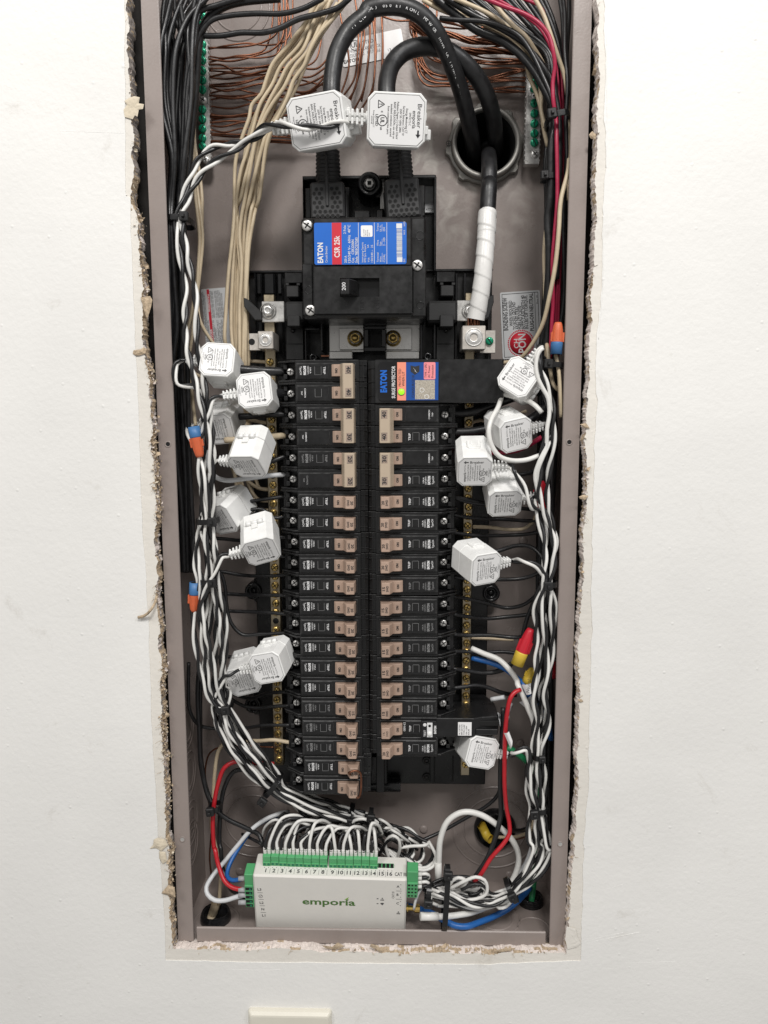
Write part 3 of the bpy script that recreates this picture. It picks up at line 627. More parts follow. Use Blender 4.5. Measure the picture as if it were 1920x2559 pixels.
for c, x, y in (('N', 733, 935), ('O', 678, 925)):
    mb = MB(); pt = at(c, x, y, 52); mb.lathe([(3.6, 28), (3.6, -.5), (3.2, -1), (1.8, -1), (1.6, 2), (.01, 2)], 18, pt); mb.build('screw_boss', 'blackgloss', base)
for c, x, y in (('G', 762, 650), ('H', 905, 665), ('I', 760, 270)):
    pt = at(c, x, y, 82); mb = MB(); mb.lathe([(8.6, 12), (8.4, -5), (7.6, -6), (5.8, -6), (5.4, -1), (2.6, -.5), (2.4, -2), (.01, -2)], 26, pt)
    s = 1 if c != 'H' else -1; mb.box(min(pt.x, pt.x+s*14), max(pt.x, pt.x+s*14), 82, 86, pt.z-12, pt.z+12, .6); mb.build('mounting_ear', 'blackgloss', base)
for sx in (-1, 1):      # centre spine under the breakers
    mb = MB(); mb.box(sx*12-4+PX(919, 1500, 60).x, sx*12+4+PX(919, 1500, 60).x, 50, 80, zb+6, at('N', 0, 960, 50).z, .6); mb.build('bus_stab_rail', 'black', base)
mb = MB(); bpx(mb, 'T', 105, 760, 275, 1040, 62, 80, 1); mb.build('rail_end', 'blackgloss', base)
mb = MB(); pt = at('T', 150, 1062, 72); mb.lathe([(7, 26), (7, -7), (6, -8), (.01, -8)], 24, pt+Vector((0, 0, 2)), 'x'); mb.build('roller_foot', 'blackgloss', base)
mb = MB()
for x, y in ((665, 800), (665, 965)): pt = at('T', x, y, 79.6); mb.lathe([(4.2, 0), (4, -1.4), (2.6, -1.6), (2.4, -.4), (.01, -.4)], 18, pt)
for x in (700, 745, 930): bpx(mb, 'T', x-4, 770, x+4, 1020, 78, 80, .3)
mb.build('lower_rib', 'black', base)
# bus straps and brass nuts
for c, x0, x1, xs, lab in (('N', 890, 1237, 1152, 'left'), ('O', 258, 597, 330, 'right')):
    t = thing('bus_strap', 'silver bus strap with a brass nut, on the %s below the main breaker' % lab, 'bus bar', at(c, (x0+x1)/2, 940, 56))
    o = at(c, (x0+x1)/2, 940, 56)
    mb = MB(); bpx(mb, c, x0, 545, x1, 880, 56, 60, .4); bpx(mb, c, x0, 870, x1-(110 if c == 'N' else 0), 950, 50, 54, .8); bpx(mb, c, (x0+100 if c == 'N' else x0+4), 640, (x1 if c == 'N' else x0+260), 855, 51, 56, .4); bpx(mb, c, x0, 530, x1, 570, 47, 50, .4)
    mb.v = [v-o for v in mb.v]; mb.build('strap', 'steel', t)
    pt = at(c, xs, 742, 49)-o; mb = MB(); mb.lathe([(7.2, 2), (7.3, .2), (6.9, -.4), (5.3, -.9), (5.2, -1.2)], 30, pt)
    hexp = [(4.9*math.cos(k*math.pi/3+.4), 4.9*math.sin(k*math.pi/3+.4)) for k in range(6)]
    mb.T = Matrix.Translation(pt); mb.prism(hexp, -.8, -4.2, 'y', 0, .5); mb.T = None; mb.lathe([(3.4, -4), (3.3, -5.2), (2.3, -5.6), (2.0, -6.6), (.01, -7)], 24, pt); mb.build('flange_nut', 'brass', t)
t = thing('busbar_tip', 'pink copper edge of a bus bar left of the silver strap', 'bus bar', at('N', 850, 930, 56)); mb = MB(); bpx(mb, 'N', 808, 908, 895, 928, 52, 58, .3); mb.v = [v-at('N', 850, 930, 56) for v in mb.v]; mb.build('copper_edge', 'copper', t)
# ---------------------------------------------------------------- screws shared by bars
def screwmesh(r, h, slot, name='screw', mats=('brass', 'dark'), phillips=True):
    mb = MB(); mb.lathe([(r, .6), (r, -h*.55), (r*.86, -h), (r*.5, -h*1.08), (.01, -h*1.1)], 18)
    mb.mi = 1; mb.box(-r*.8, r*.8, -h*1.16, -h*.6, -slot/2, slot/2); 
    if phillips: mb.box(-slot/2, slot/2, -h*1.17, -h*.6, -r*.6, r*.6)
    o = mb.build(name, mats, org=Vector((0, 0, 0))); me = o.data; bpy.data.objects.remove(o); return me
SCM = dict(brass=screwmesh(3.5, 2.0, .8), steel=screwmesh(3.3, 1.8, .8, mats=('steel', 'dark')), green=screwmesh(3.7, 2.4, .8, mats=('greenscrew', 'dark'), phillips=False), big=screwmesh(4.6, 1.5, 1.2, mats=('steel', 'dark')))
def screw(kind, loc, parent, roll=None, name='screw', label=None):
    o = bpy.data.objects.new(name, SCM[kind]); COL.objects.link(o); o.parent = parent; o.location = Vector(loc)*MM; o.rotation_euler = (0, random.random()*3.1 if roll is None else roll, 0)
    if label: o['label'] = label
    return o
def bar(label, xa, xb, y0, y1, Y, c0, skips, s0):
    a = at('P', xa, y0, Y); b = at('P', xb, y0, Y); z1 = at('P', (xa+xb)/2, y1, Y).z; o = Vector(((a.x+b.x)/2, Y, z1))
    t = thing('neutral_bar', label, 'neutral bar', o); hw = (b.x-a.x)/2
    mb = MB(); mb.box(-hw, hw, 0, 9, 0, a.z-z1, .6); mb.build('bar', 'barsteel', t)
    z = at('P', xa, s0, Y).z-z1; k = 0; hm = None
    while z > 3:
        if k in skips:
            mb = MB(); mb.lathe([(2.9, -.05), (.01, -.06)], 16, (0, 0, z)); mb.build('hole', 'dark', t)
        else: screw('brass', (random.uniform(-.4, .4), -.1, z), t)
        z -= 8.75; k += 1
    return t, o
lbar, lbo = bar('long silver neutral bar left of the breakers', 658.75, 685.5, 736, 1913, 52, 0, (1, 3, 12, 28, 34), 905)
rbar, rbo = bar('long silver neutral bar right of the breakers', 1163.5, 1187.5, 732, 1938, 52, 0, (0, 19), 888+24)
def lug(label, crop, sq, cen, r, flag, gscrew, screwm):
    Y = 30; o = at(crop, (sq[0]+sq[2])/2, sq[3], Y); t = thing('neutral_lug', label, 'terminal lug', o)
    mb = MB(); bpx(mb, crop, *sq, Y, 62, .7); mb.v = [v-o for v in mb.v]; mb.build('block', 'alu', t)
    pt = at(crop, *cen, Y)-o; mb = MB(); mb.lathe([(r, .2), (r, -.4), (r*.93, -.8), (r*.86, -.4), (r*.8, -.5), (r*.5, -.9), (r*.42, -.9), (r*.36, 3), (.01, 3)], 30, pt); mb.build('set_screw', 'steel', t)
    mb = MB(); bpx(mb, crop, *flag, Y+14, Y+17, .4); mb.v = [v-o for v in mb.v]; mb.build('flag', 'alu', t)
    pt = at(crop, *gscrew, Y+13.8)-o
    if screwm: screw('green', pt, t, .9, 'bonding_screw', 'green bonding screw')
    else: mb = MB(); mb.lathe([(2.9, 0), (.01, -.05)], 18, pt); mb.build('hole', 'dark', t)
lug('small square neutral lug on the left bar with an empty flag hole', 'N', (176, 670, 334, 848), (254, 757), 5.9, (90, 692, 215, 862), (118, 777), False)
lug('large square neutral lug on the right bar with a green screw', 'O', (1022, 615, 1255, 855), (1138, 732), 8.0, (1200, 662, 1354, 890), (1292, 770), True)
for lab, c, r_, cen in (('silver bracket with a shiny hex screw on the left neutral bar', 'N', (216, 372, 445, 578), (284, 468)), ('silver bracket half hidden by the white taped cable', 'O', (970, 362, 1110, 568), (1098, 470))):
    o = at(c, r_[0], r_[3], 47); t = thing('neutral_bracket', lab, 'bracket', o); mb = MB(); bpx(mb, c, *r_, 47, 50, .5); mb.v = [v-o for v in mb.v]; mb.build('strap', 'steel', t)
    pt = at(c, *cen, 47)-o; mb = MB(); mb.lathe([(7.4, 0), (7.4, -1), (6.6, -1.4)], 28, pt); mb.T = Matrix.Translation(pt); mb.prism([(5.6*math.cos(k*math.pi/3+.2), 5.6*math.sin(k*math.pi/3+.2)) for k in range(6)], -1, -4.4, 'y', 0, .7); mb.T = None; mb.lathe([(4.2, -4.3), (3.9, -5), (2, -5), (1.5, -3.5), (.01, -3.5)], 20, pt); mb.build('hex_screw', 'steel', t)
for lab, c, pts in (('black plastic arm left of the upper left neutral bracket', 'N', [(35, 335), (70, 345), (215, 480), (220, 560), (150, 560), (40, 425)]), ('black plastic arm behind the white taped cable', 'O', [(1290, 320), (1335, 305), (1338, 380), (1290, 530), (1240, 560), (1250, 430)])):
    q = [at(c, x, y, 44) for x, y in pts]; mb = MB(); mb.prism([(v.x, v.z) for v in q], 44, 56, 'y', .6); tag(mb.build('plastic_arm', 'blackmatte'), lab, 'plastic arm')

# ================================================================ MAIN BREAKER
o = at('N', 1000, 545, 0); mn = thing('main_breaker', 'large black 200 amp main breaker with a blue and red label', 'main breaker', o)
def mbx(name, m, *boxes):
    for c, x0, y0, x1, y1, yf, yb, b in boxes:
        mb = MB(); bpx(mb, c, x0, y0, x1, y1, yf, yb, b); mb.v = [v-o for v in mb.v]; mb.build(name, m, mn)
mbx('case', 'black', ('M', 50, 492, 1300, 1500, 8, 70, 2.2))
mbx('side_step', 'black', ('M', 60, 955, 172, 1470, 6.4, 10, .8), ('M', 1166, 915, 1300, 1480, 6.4, 10, .8))
mbx('upper_cover', 'black', ('M', 165, 492, 1163, 985, 1.5, 10, 1.6))
HW = [(at('M', 440, 1100, -1.0)), (at('M', 835, 1285, -1.0))]
cv0 = at('M', 180, 985, -1.0); cv1 = at('N', 1720, 490, -1.0)
mb = MB(); x0, x1, z1, z0 = cv0.x, cv1.x, cv0.z, cv1.z; hx0, hx1, hz1, hz0 = HW[0].x, HW[1].x, HW[0].z, HW[1].z
for bx in ((x0, hx0, z0, z1), (hx1, x1, z0, z1), (hx0-.01, hx1+.01, hz1, z1), (hx0-.01, hx1+.01, z0, hz0)): mb.box(bx[0], bx[1], -1.0, 10, bx[2], bx[3], 0)
mb.v = [v-o for v in mb.v]; mb.build('lower_cover', 'black', mn)
mbx('cover_rim', 'black', ('N', 745, 478, 1735, 530, 3.5, 30, 1.6))
mb = MB(); mb.quad((hx0, 7.5, hz0), (hx1, 7.5, hz0), (hx1, 7.5, hz1), (hx0, 7.5, hz1)); mb.v = [v-o for v in mb.v]; mb.build('handle_slot', 'blackgloss', mn)
a = at('N', 1005, 145, -14); b = at('N', 1092, 300, -14); mb = MB(); mb.prism([(a.x, -14), (b.x, -14), (b.x+6, -4), (b.x+7, 6), (a.x-1, 6), (a.x, -6)], b.z, a.z, 'z', .5, .5); mb.v = [v-o for v in mb.v]; hd = mb.build('handle', 'black', mn)
mb = MB(); mb.text('200', at('N', 1056, 262, -14.15)-o, h=3.0, width=6.4, bold=.01, **UPR); mb.build('handle_number', 'whiteink', hd)
mb = MB()
for s, x, y, h in (('ON', 1080, 430, 3), ('TRIP', 1240, 470, 3.2), ('OFF', 1395, 450, 3.6)): mb.text(s, at('N', x, y, -1.12)-o, h=h, **UPR)
mb.build('embossed_text', 'blackgloss', mn)
for c, x, y in (('M', 113, 575), ('M', 1213, 972), ('N', 705, 462)): screw('big', at(c, x, y, 6.2)-o, mn, .6)
for c, x, y, r in (('N', 692, 157, 1.6), ('N', 700, 357, 1.6), ('O', 430, 405, 1.3)):
    mb = MB(); mb.lathe([(r, 0), (.01, -.05)], 14, at(c, x, y, 6.3 if c == 'N' else -1.1)-o); mb.build('hole', 'dark', mn)
for c, x, y, r in (('N', 686, 258, 3.4), ('M', 1240, 675, 3.8), ('M', 1245, 1370, 3.4)):
    mb = MB(); mb.lathe([(r, 0), (r-.15, -.35), (r-.45, -.35), (r-.6, 0)], 26, at(c, x, y, 6.35 if y != 675 else 7.95)-o, close=True); mb.build('mould_mark', 'black', mn)
# label of the main breaker
YL = 1.3; A0 = at('M', 180, 548, YL); A1 = at('M', 1105, 960, YL); LW, LH = A1.x-A0.x, A0.z-A1.z; lo = Vector((A0.x, YL, A1.z))-o
def LX(f): return lo.x+LW*f
def LZ(f): return lo.z+LH*f
mb = MB(); mb.prism([(x+lo.x+LW/2, z+lo.z) for x, z in rr(LW/2, 0, LH, 1.6)], lo.y, lo.y-.3, 'y'); lab = mb.build('label_sheet', 'blue', mn)
mb = MB(); mb.box(LX(.193), LX(.297), lo.y-.42, lo.y-.31, LZ(.004), LZ(.996)); mb.build('red_stripe', 'redl', lab)
mb = MB(); yy = lo.y-.45
def lt(s, fx, fz, h, width=None, bold=0): mb.text(s, (LX(fx), yy, LZ(fz)), h=h, width=width, bold=bold, **UPR)
lt('EATON', .093, .04, 4.4, 16.5, .035); lt('Circuit Breaker', .142, .05, 1.9, LH*.40)
lt('CSR 25k', .275, .17, 4.4, LH*.52, .02)
lt('200 A', .352, .04, 2.0, LH*.17, .008); lt('2 Pole', .345, .73, 2.0, LH*.20, .008); lt('120/240 V~  60Hz  40°C', .393, .04, 2.1, LH*.90, .008); lt('Cat.   CSR2200N', .432, .04, 2.1, LH*.55, .008); lt('Style 7803C07G83', .472, .04, 2.1, LH*.60, .008)
lt('Interrupting Capacity', .532, .05, 1.5, LH*.48); lt('RMS Sym. Ampere', .560, .05, 1.5, LH*.43); lt('Volt', .598, .05, 1.5); lt('kA', .592, .40, 1.5); lt('120/240 ~  25', .637, .05, 1.7, LH*.41)
for s, fz in (('Terminal', .05), ('Wire', .44), ('Torque', .78)): lt(s, .698, fz, 1.5)
for s, fz in (('Wire', .05), ('Size', .44), ('Lb. In.', .78)): lt(s, .728, fz, 1.5)
for s, fz in (('CU/AL', .05), ('2 - 300', .44), ('250', .78)): lt(s, .768, fz, 1.6)
lt('EIC', .985, .05, 1.4); lt('1413', .985, .70, 1.4); lt('HG5', .985, .90, 1.4)
for f in (.478, .650, .785): mb.box(LX(f), LX(f)+.35, yy, yy+.1, LZ(0.01), LZ(.99))
for a_, b_ in ((.05, .27), (.44, .60), (.78, .95)): mb.box(LX(.735), LX(.735)+.2, yy, yy+.1, LZ(a_), LZ(b_))
mb.box(LX(.895), LX(.955), yy, yy+.1, LZ(.05), LZ(.165)); mb.box(LX(.890), LX(.952), yy, yy+.1, LZ(.85), LZ(.965))
z = .175; rb = random.Random(5)
while z < .84:
    wd = rb.choice((.006, .006, .010, .014)); mb.box(LX(.893), LX(.953), yy, yy+.1, LZ(z), LZ(z+wd)); z += wd+rb.choice((.004, .006, .009))
mb.build('label_print', 'whiteink', lab)
mb = MB(); mb.prism([(x+LX(.57), z+LZ(.655)) for x, z in rr(LW*.063, 0, LH*.27, 1)], lo.y-.31, lo.y-.48, 'y'); mb.build('inspection_tag', 'paper', lab)
mb = MB()
for i, s in enumerate(('UL LISTED', 'CIRCUIT', 'BREAKER', 'UNIT')): mb.text(s, (LX(.545+.02*i), lo.y-.52, LZ(.67)), h=.9, **UPR)
mb.build('tag_print', 'greyink', lab)
# tray above the main breaker
o2 = at('M', 735, 1030, 60); tr = thing('breaker_tray', 'black open tray behind the main breaker lugs', 'tray', o2)
def tbx(name, m, *boxes):
    for c, x0, y0, x1, y1, yf, yb, b in boxes:
        mb = MB(); bpx(mb, c, x0, y0, x1, y1, yf, yb, b); mb.v = [v-o2 for v in mb.v]; mb.build(name, m, tr)
tbx('rim', 'black', ('M', 65, 78, 1400, 100, 60, 92, .8), ('M', 65, 78, 85, 1030, 60, 92, .8), ('M', 1380, 78, 1400, 1030, 60, 92, .8))
tbx('floor', 'blackgloss', ('M', 70, 85, 1390, 1010, 88, 92, .3))
tbx('side_block', 'black', ('M', 90, 200, 150, 500, 52, 88, .8), ('M', 470, 190, 540, 500, 52, 88, .8), ('M', 1225, 170, 1290, 480, 52, 88, .8), ('M', 580, 425, 740, 500, 40, 88, .8), ('M', 800, 420, 870, 500, 40, 88, .8))
tbx('white_plate', 'silver', ('M', 1225, 118, 1385, 445, 84, 88, .4)); tbx('metal_tab', 'steel', ('M', 838, 135, 885, 410, 70, 72, .4))
mb = MB(); mb.text('4775A', at('M', 1298, 425, 83.8)-o2, h=2.2); mb.build('plate_print', 'ink', tr)
pt = at('M', 735, 158, 56)-o2; mb = MB(); mb.lathe([(12, 34), (11.4, 4), (10.2, -1), (9.2, -1.6), (7, -1.2), (6.6, 1.5), (.01, 1.5)], 32, pt); mb.build('mounting_boss', 'blackgloss', tr)
mb = MB(); mb.T = Matrix.Translation(pt); mb.lathe([(5.2, 1.4), (5.2, .2), (4.6, -.3)], 24); mb.prism([(4.4*math.cos(k*math.pi/3), 4.4*math.sin(k*math.pi/3)) for k in range(6)], 0, -2.6, 'y', 0, .6); mb.mi = 1; mb.box(-1.7, 1.7, -2.75, -1.5, -1.7, 1.7); mb.build('mounting_screw', ['steel', 'dark'], tr)
# lug boots with bellows
def boot(label, c0, c1, w, holes, bel):
    Y = 26; p0 = at('M', *c0, Y); p1 = at('M', *c1, Y); o = p1.copy(); d = p0-p1; L = d.length; ang = math.atan2(d.x, d.z)
    t = thing('lug_boot', label, 'lug boot', o); t.rotation_euler = (0, ang, 0)
    mb = MB(); mb.box(-w/2, w/2, 0, 40, 0, L, 1.6); mb.box(-w/2-2, w/2+2, 18, 50, 0, L*.86, 1.2); mb.build('boot_block', 'boot', t)
    mb = MB(); mb.box(-1.3, 1.3, -1.6, 2, L*.32, L+6, .6); mb.box(-1.0, 1.0, -1.2, 14, L+4, L+bel, .5); mb.build('fin', 'boot', t)
    mb = MB(); n = 10; prof = []
    for k in range(n):
        z = L-2+bel*k/n; r = 11.4-.9*k/n; prof += [(r-1.9, z), (r-.2, z+bel/n*.35), (r, z+bel/n*.55), (r-1.9, z+bel/n*.95)]
    mb.lathe(prof, 26, (0, 16, 0), 'z'); mb.build('bellows', 'boot', t)
    mb = MB()
    for hx, hz in holes: mb.lathe([(1.55, -.05), (1.3, -.12), (.01, -.1)], 12, (hx*w/2, 0, hz*L))
    hl = mb.build('vent_holes', 'dark', t); hl['kind'] = 'stuff'
    mb = MB()
    for hx, hz in holes: mb.lathe([(1.9, 0), (1.75, -.22), (1.5, -.16)], 12, (hx*w/2, 0, hz*L))
    hl = mb.build('vent_rims', 'boot', t); hl['kind'] = 'stuff'
HO = []
for k, (l, r) in enumerate((((-.62, -.32), (.27, .58)), ((-.76, -.45), (.43, .74)), ((-.62, -.32), (.30, .60)), ((-.76, -.45), (.45, .75)), ((-.60, -.30), (.30, .60)), ((-.74, -.44, -.13), (.17, .47, .77)), ((-.60, -.30), (.0, .30, .60)))):
    for x in l+r: HO.append((x, .80-.123*k))
boot('black lug boot with vent holes and bellows, on the left, upright', (308, 135), (318, 500), 29.5, HO, 33)
boot('black lug boot with vent holes and bellows, on the right, leaning', (1054, 98), (1082, 490), 29.5, HO, 33)

# ================================================================ BRANCH BREAKERS
ROWZ = PX(820, 926, 10).z; PIT_MM = 19.05; CX = PX(919.7, 1150, 14).x
def rz(i): return ROWZ-PIT_MM*i
def shaped(poly, z0, z1, b): 
    mb = MB(); mb.prism(poly, z0, z1, 'z', b, b); return mb
def newmesh(mb, name, mats):
    o = mb.build(name, mats, org=Vector((0, 0, 0))); me = o.data; bpy.data.objects.remove(o); return me
HZ = 9.3
def body_mesh():
    mb = MB(1)
    mb.prism([(7.0, 13.2), (62.2, 13.2), (63, 14.2), (63, 60), (7, 60)], -HZ, HZ, 'z', .5, .5)          # main case
    mb.box(9.2, 61.8, 11.6, 14, -6.6, 7.4, .5)                                                            # raised face
    mb.box(33.2, 60.8, 11.0, 12, -6.0, 6.8, .35)
    mb.prism([(.3, 21), (3.4, 19.6), (7.2, 19.6), (7.2, 60), (.3, 60)], -HZ, HZ, 'z', .5, .5)             # hook end
    mb.box(.5, 7, 18.8, 20, -5.8, -5.2, .1); mb.box(.5, 7, 18.8, 20, 4.4, 5.0, .1); mb.box(3.2, 4.0, 18.6, 20, -8.6, 8.6, .1)
    for z0, z1 in ((-HZ, -HZ+1.7), (HZ-1.7, HZ)):                                                         # terminal fork
        mb.prism([(62.6, 15), (66, 15.2), (73, 22), (79.5, 27), (80.3, 30), (77.5, 36), (80, 44), (78, 60), (62.6, 60)], z0, z1, 'z', .3, .3)
    mb.prism([(73.5, 30), (78, 32), (77, 37), (79, 45), (77, 58), (73.5, 58)], -HZ+1.6, HZ-1.6, 'z', .4, .4)
    mb.box(62.4, 74, 36, 58, -HZ+1.6, HZ-1.6)
    mb.box(71.5, 74.5, 24.5, 34, -6.2, -2.2, .3); mb.box(71.5, 74.5, 24.5, 34, 2.2, 6.2, .3)
    return newmesh(mb, 'body', ['black', 'worn'])
BODY = body_mesh()
def handle_mesh(dbl=False):
    mb = MB()
    mb.prism([(20.5, 12), (20.5, 7.4), (24, 6.6), (28.4, 7.2), (30.3, 8.8), (30.6, 12)], -5.1, 5.1, 'z', .35, .35)
    if not dbl:
        mb.prism([(10.8, 11.8), (11.6, -.9), (12.2, -1.5), (18.4, -1.5), (19.2, -.9), (22.4, 7.4), (22.4, 11.8)], -5.15, 5.15, 'z', .35, .35)
        mb.box(14.6, 15.5, 0, 5, 4.9, 5.4, .1)
    return newmesh(mb, 'handle', ['tan'])
HAND, TAB = handle_mesh(), handle_mesh(True)
def bar_mesh():
    mb = MB(); mb.prism([(10.4, 11.4), (11.0, -1.6), (11.6, -2.2), (19.4, -2.2), (20.2, -1.5), (23.0, 7.0), (23.0, 9)], -5.3-9.525, 5.3+9.525, 'z', .4, .4); return newmesh(mb, 'handle_tie', ['tan2'])
TIE = bar_mesh()
def win_mesh():
    mb = MB(); mb.box(39.6, 45.2, 10.7, 11.4, -3.6, 3.6, .15); mb.mi = 1; mb.box(40.4, 44.4, 10.55, 11, -3.0, 3.0); mb.mi = 2; mb.box(39.5, 39.75, 10.5, 11, -3.5, 3.5); mb.box(45.05, 45.3, 10.5, 11, -3.5, 3.5); mb.box(40, 45, 10.5, 11, 3.4, 3.6)
    return newmesh(mb, 'trip_window', ['blackgloss', 'dark', 'dimink'])
WIN = win_mesh()
def print_mesh(kind, m):
    mb = MB(); y = 10.85
    if kind == 'full':
        mb.text('TRIP', (37.8, y, -.2), h=1.9, width=6.4, align='c', bold=.015, **UPR)
        mb.text('10KA', (49.6, y, -.2), h=1.25, width=5.2, align='c', bold=.01, **UPR); mb.text('120/240V~', (51.6, y, -.2), h=1.25, width=7.4, align='c', bold=.01, **UPR)
        mb.text('EATON', (55.0, y, -.2), h=2.1, width=7.6, align='c', bold=.06, **UPR); mb.text('TypeCH', (58.2, y, -.2), h=1.7, width=7.2, align='c', bold=.01, **UPR)
    elif kind == 'common':
        mb.text('COMMON', (54.6, y, 0), h=1.4, width=8, align='c', bold=.01, **UPR); mb.text('TRIP', (57.4, y, 0), h=1.2, width=3.6, align='c', bold=.01, **UPR)
    return newmesh(mb, 'printed_text', [m])
PRT = {(k, m): print_mesh(k, m) for k in ('full', 'common') for m in ('whiteink', 'dimink')}
def hand_print(a, b):
    mb = MB(); mb.text('ON', (27.2, 6.5, .2), h=2.1, width=3.9, align='c', bold=.025, **UPR)
    if a: mb.text(a, (14.7, -1.62, 0), h=2.3, width=3.6, align='c', bold=.025, **UPR); mb.text(b, (17.8, -1.62, 0), h=2.0, width=5.4, align='c', bold=.025, **UPR)
    return newmesh(mb, 'handle_print', ['ink'])
HPR = {k: hand_print(*k) for k in (('20', 'SWD'), ('15', 'SWD'), (None, None))}
def amp_mesh(n):
    mb = MB()
    for z in (-9.525, 9.525): mb.box(12.8, 17.6, -6.3, -5.9, z-3.6, z+3.6)
    return mb
def amp_win(n):
    mb = MB()
    for z in (-9.525, 9.525):
        mb.mi = 0; mb.box(12.9, 17.7, -2.26, -2.0, z-3.5, z+3.5)
        mb.mi = 1; mb.box(12.7, 13.1, -2.3, -2.0, z-3.6, z+3.6); mb.box(12.7, 17.8, -2.3, -2.0, z+3.3, z+3.6)
        mb.mi = 2; mb.text(n, (16.6, -2.34, z), h=3.2, width=5.4, align='c', bold=.03, **UPR)
    return newmesh(mb, 'amp_window', ['tan3', 'greyink', 'ink'])
AMP = {n: amp_win(n) for n in ('40', '30', '20')}
def part(name, me, parent, loc=(0, 0, 0), rot=(0, 0, 0), label=None):
    o = bpy.data.objects.new(name, me); COL.objects.link(o); o.parent = parent; o.location = Vector(loc)*MM; o.rotation_euler = rot
    if label: o['label'] = label
    return o
def tscrew(t, z, flip): screw('steel', (68.2, 25, z), t, random.uniform(0, 3))
def single(col, row, amp, dim, label):
    t = thing('circuit_breaker', label, 'circuit breaker', (CX+random.uniform(-.5, .5), random.uniform(-.5, .4), rz(row)), group='single pole breakers')
    t.rotation_euler = (0, (0 if col == 'right' else math.pi)+R(random.uniform(-.35, .35)), R(random.uniform(-.5, .5)))
    part('body', BODY, t); h = part('handle', HAND, t); part('handle_print', HPR[(amp, 'SWD')], h); part('trip_window', WIN, t); part('printed_text', PRT['full', 'dimink' if dim else 'whiteink'], t); tscrew(t, 0, 0)
    return t
def double(col, row, amp, label, trip_first, dim=False):
    t = thing('double_breaker', label, 'circuit breaker', (CX+random.uniform(-.4, .4), random.uniform(-.4, .4), rz(row+.5)), group='double pole breakers')
    t.rotation_euler = (0, 0 if col == 'right' else math.pi, 0); s = 1 if col == 'right' else -1
    for k, zz in ((0, 9.525), (1, -9.525)):
        z = zz*s
        part('body', BODY, t, (0, 0, z)); h = part('handle', TAB, t, (0, 0, z)); part('handle_print', HPR[(None, None)], h); tscrew(t, z, 0)
        if (k == 0) == trip_first: part('trip_window', WIN, t, (0, 0, z)); part('printed_text', PRT['full', 'dimink' if dim else 'whiteink'], t, (0, 0, z))
        else:
            part('printed_text', PRT['common', 'dimink' if dim else 'whiteink'], t, (0, 0, z))
            if amp == '40' and col == 'left': part('trip_window', WIN, t, (0, 0, z))
    b = part('handle_tie', TIE, t); part('amp_window', AMP[amp], b)
    return t
double('left', 0, '40', 'black double breaker with tied 40 amp handles, at the top of the left column', True)
double('left', 2, '30', 'black double breaker with tied 30 amp handles, beside the blue and orange connector', True)
double('left', 4, '20', 'black double breaker with tied 20 amp handles, third from the top of the left column', True, True)
double('right', 2, '40', 'black double breaker with tied 40 amp handles, just under the surge protector', False)
double('right', 4, '30', 'black double breaker with tied 30 amp handles, in the column under the surge protector', False)
for i in range(6, 19):
    a = '20' if i < 16 else '15'
    single('left', i, a, i >= 16, '%s amp breaker, %s single handle from the top of the left column' % (a, ORD[i-6]))
tb = []
for i in (19, 20):
    t = single('left', i, '20', False, '20 amp breaker, %s of the two joined by a copper wire' % ('upper' if i == 19 else 'lower')); t.location.x += .0014 if i == 19 else .0003; tb.append(t)
for i in list(range(6, 17))+[18]:
    a = '15' if 10 <= i <= 16 else '20'
    single('right', i, a, 10 <= i <= 16, '%s amp breaker, %s single handle from the top of the right column' % (a, ORD[i-6]) if i < 18 else '20 amp breaker at the bottom of the right column, under the test button breaker')
# copper handle tie of the two lowest left breakers
hx = CX-15+1
zt, zl = rz(19), rz(20)
wire([Vector((hx-3, -1.4, zt-1)), Vector((hx-4, -5.0, zt+2.5)), Vector((hx+1.5, -5, zt+4.5)), Vector((hx+6, -3, zt+2)), Vector((hx+7, -1, zt-8)), Vector((hx+6.5, -1, zl+2)), Vector((hx+5, -1.5, zl-3.5)), Vector((hx+2.5, -1.5, zl-4.5))], 1.05, 'copper', 'bent bare copper wire tying the two lowest left breaker handles together', None, 'copper_tie')
# test button breaker
t = thing('test_breaker', 'long black breaker with a white test button, in the right column', 'circuit breaker', (CX, 0, rz(17)))
part('body', BODY, t); h = part('handle', HAND, t)
mb = MB(); mb.text('ON', (27.2, 6.5, .2), h=2.1, width=3.9, align='c', bold=.025, **UPR); mb.text('15', (14.7, -1.62, 0), h=1.8, width=2.6, align='c', **UPR); mb.text('SWD', (17.7, -1.62, 0), h=1.9, width=5.2, align='c', **UPR); mb.build('handle_print', 'ink', h)
part('trip_window', WIN, t, (1.0, 0, 0))
mb = MB(); mb.text('TRIP', (38.6, 10.85, -.2), h=1.9, width=6, align='c', bold=.015, **UPR); mb.text('GEN 6.2', (33.2, 10.85, 1.5), h=1.8, width=8.6, align='c', bold=.015, **UPR); mb.build('printed_text', 'whiteink', t)
mb = MB(); mb.box(47.5, 61.6, 9.4, 13, -8.6, 7.6, .5); mb.build('test_pad', 'blackgloss', t)
mb = MB(); mb.box(53, 58, 9.1, 9.6, -7.6, 6.2, .1); mb.text('TEST', (51.9, 9.25, -4), h=1.8, width=6.4, align='c', bold=.015, **UPR); mb.text('EATON', (61.4, 9.25, -.5), h=1.9, width=7.6, align='c', bold=.06, **UPR); mb.lathe([(1.6, 9.2), (.01, 9.1)], 18, (51, 0, 4.2)); mb.build('test_panel', 'whiteink', t)
mb = MB(); mb.lathe([(2.1, 9.2), (2.0, 8.2), (1.6, 7.9), (.01, 7.8)], 20, (55.4, 0, -4.2)); mb.build('test_button', 'ct', t)
mb = MB(); mb.lathe([(1.3, 9.05), (.01, 9.0)], 16, (55.4, 0, 3.2)); mb.build('indicator_hole', 'dark', t)
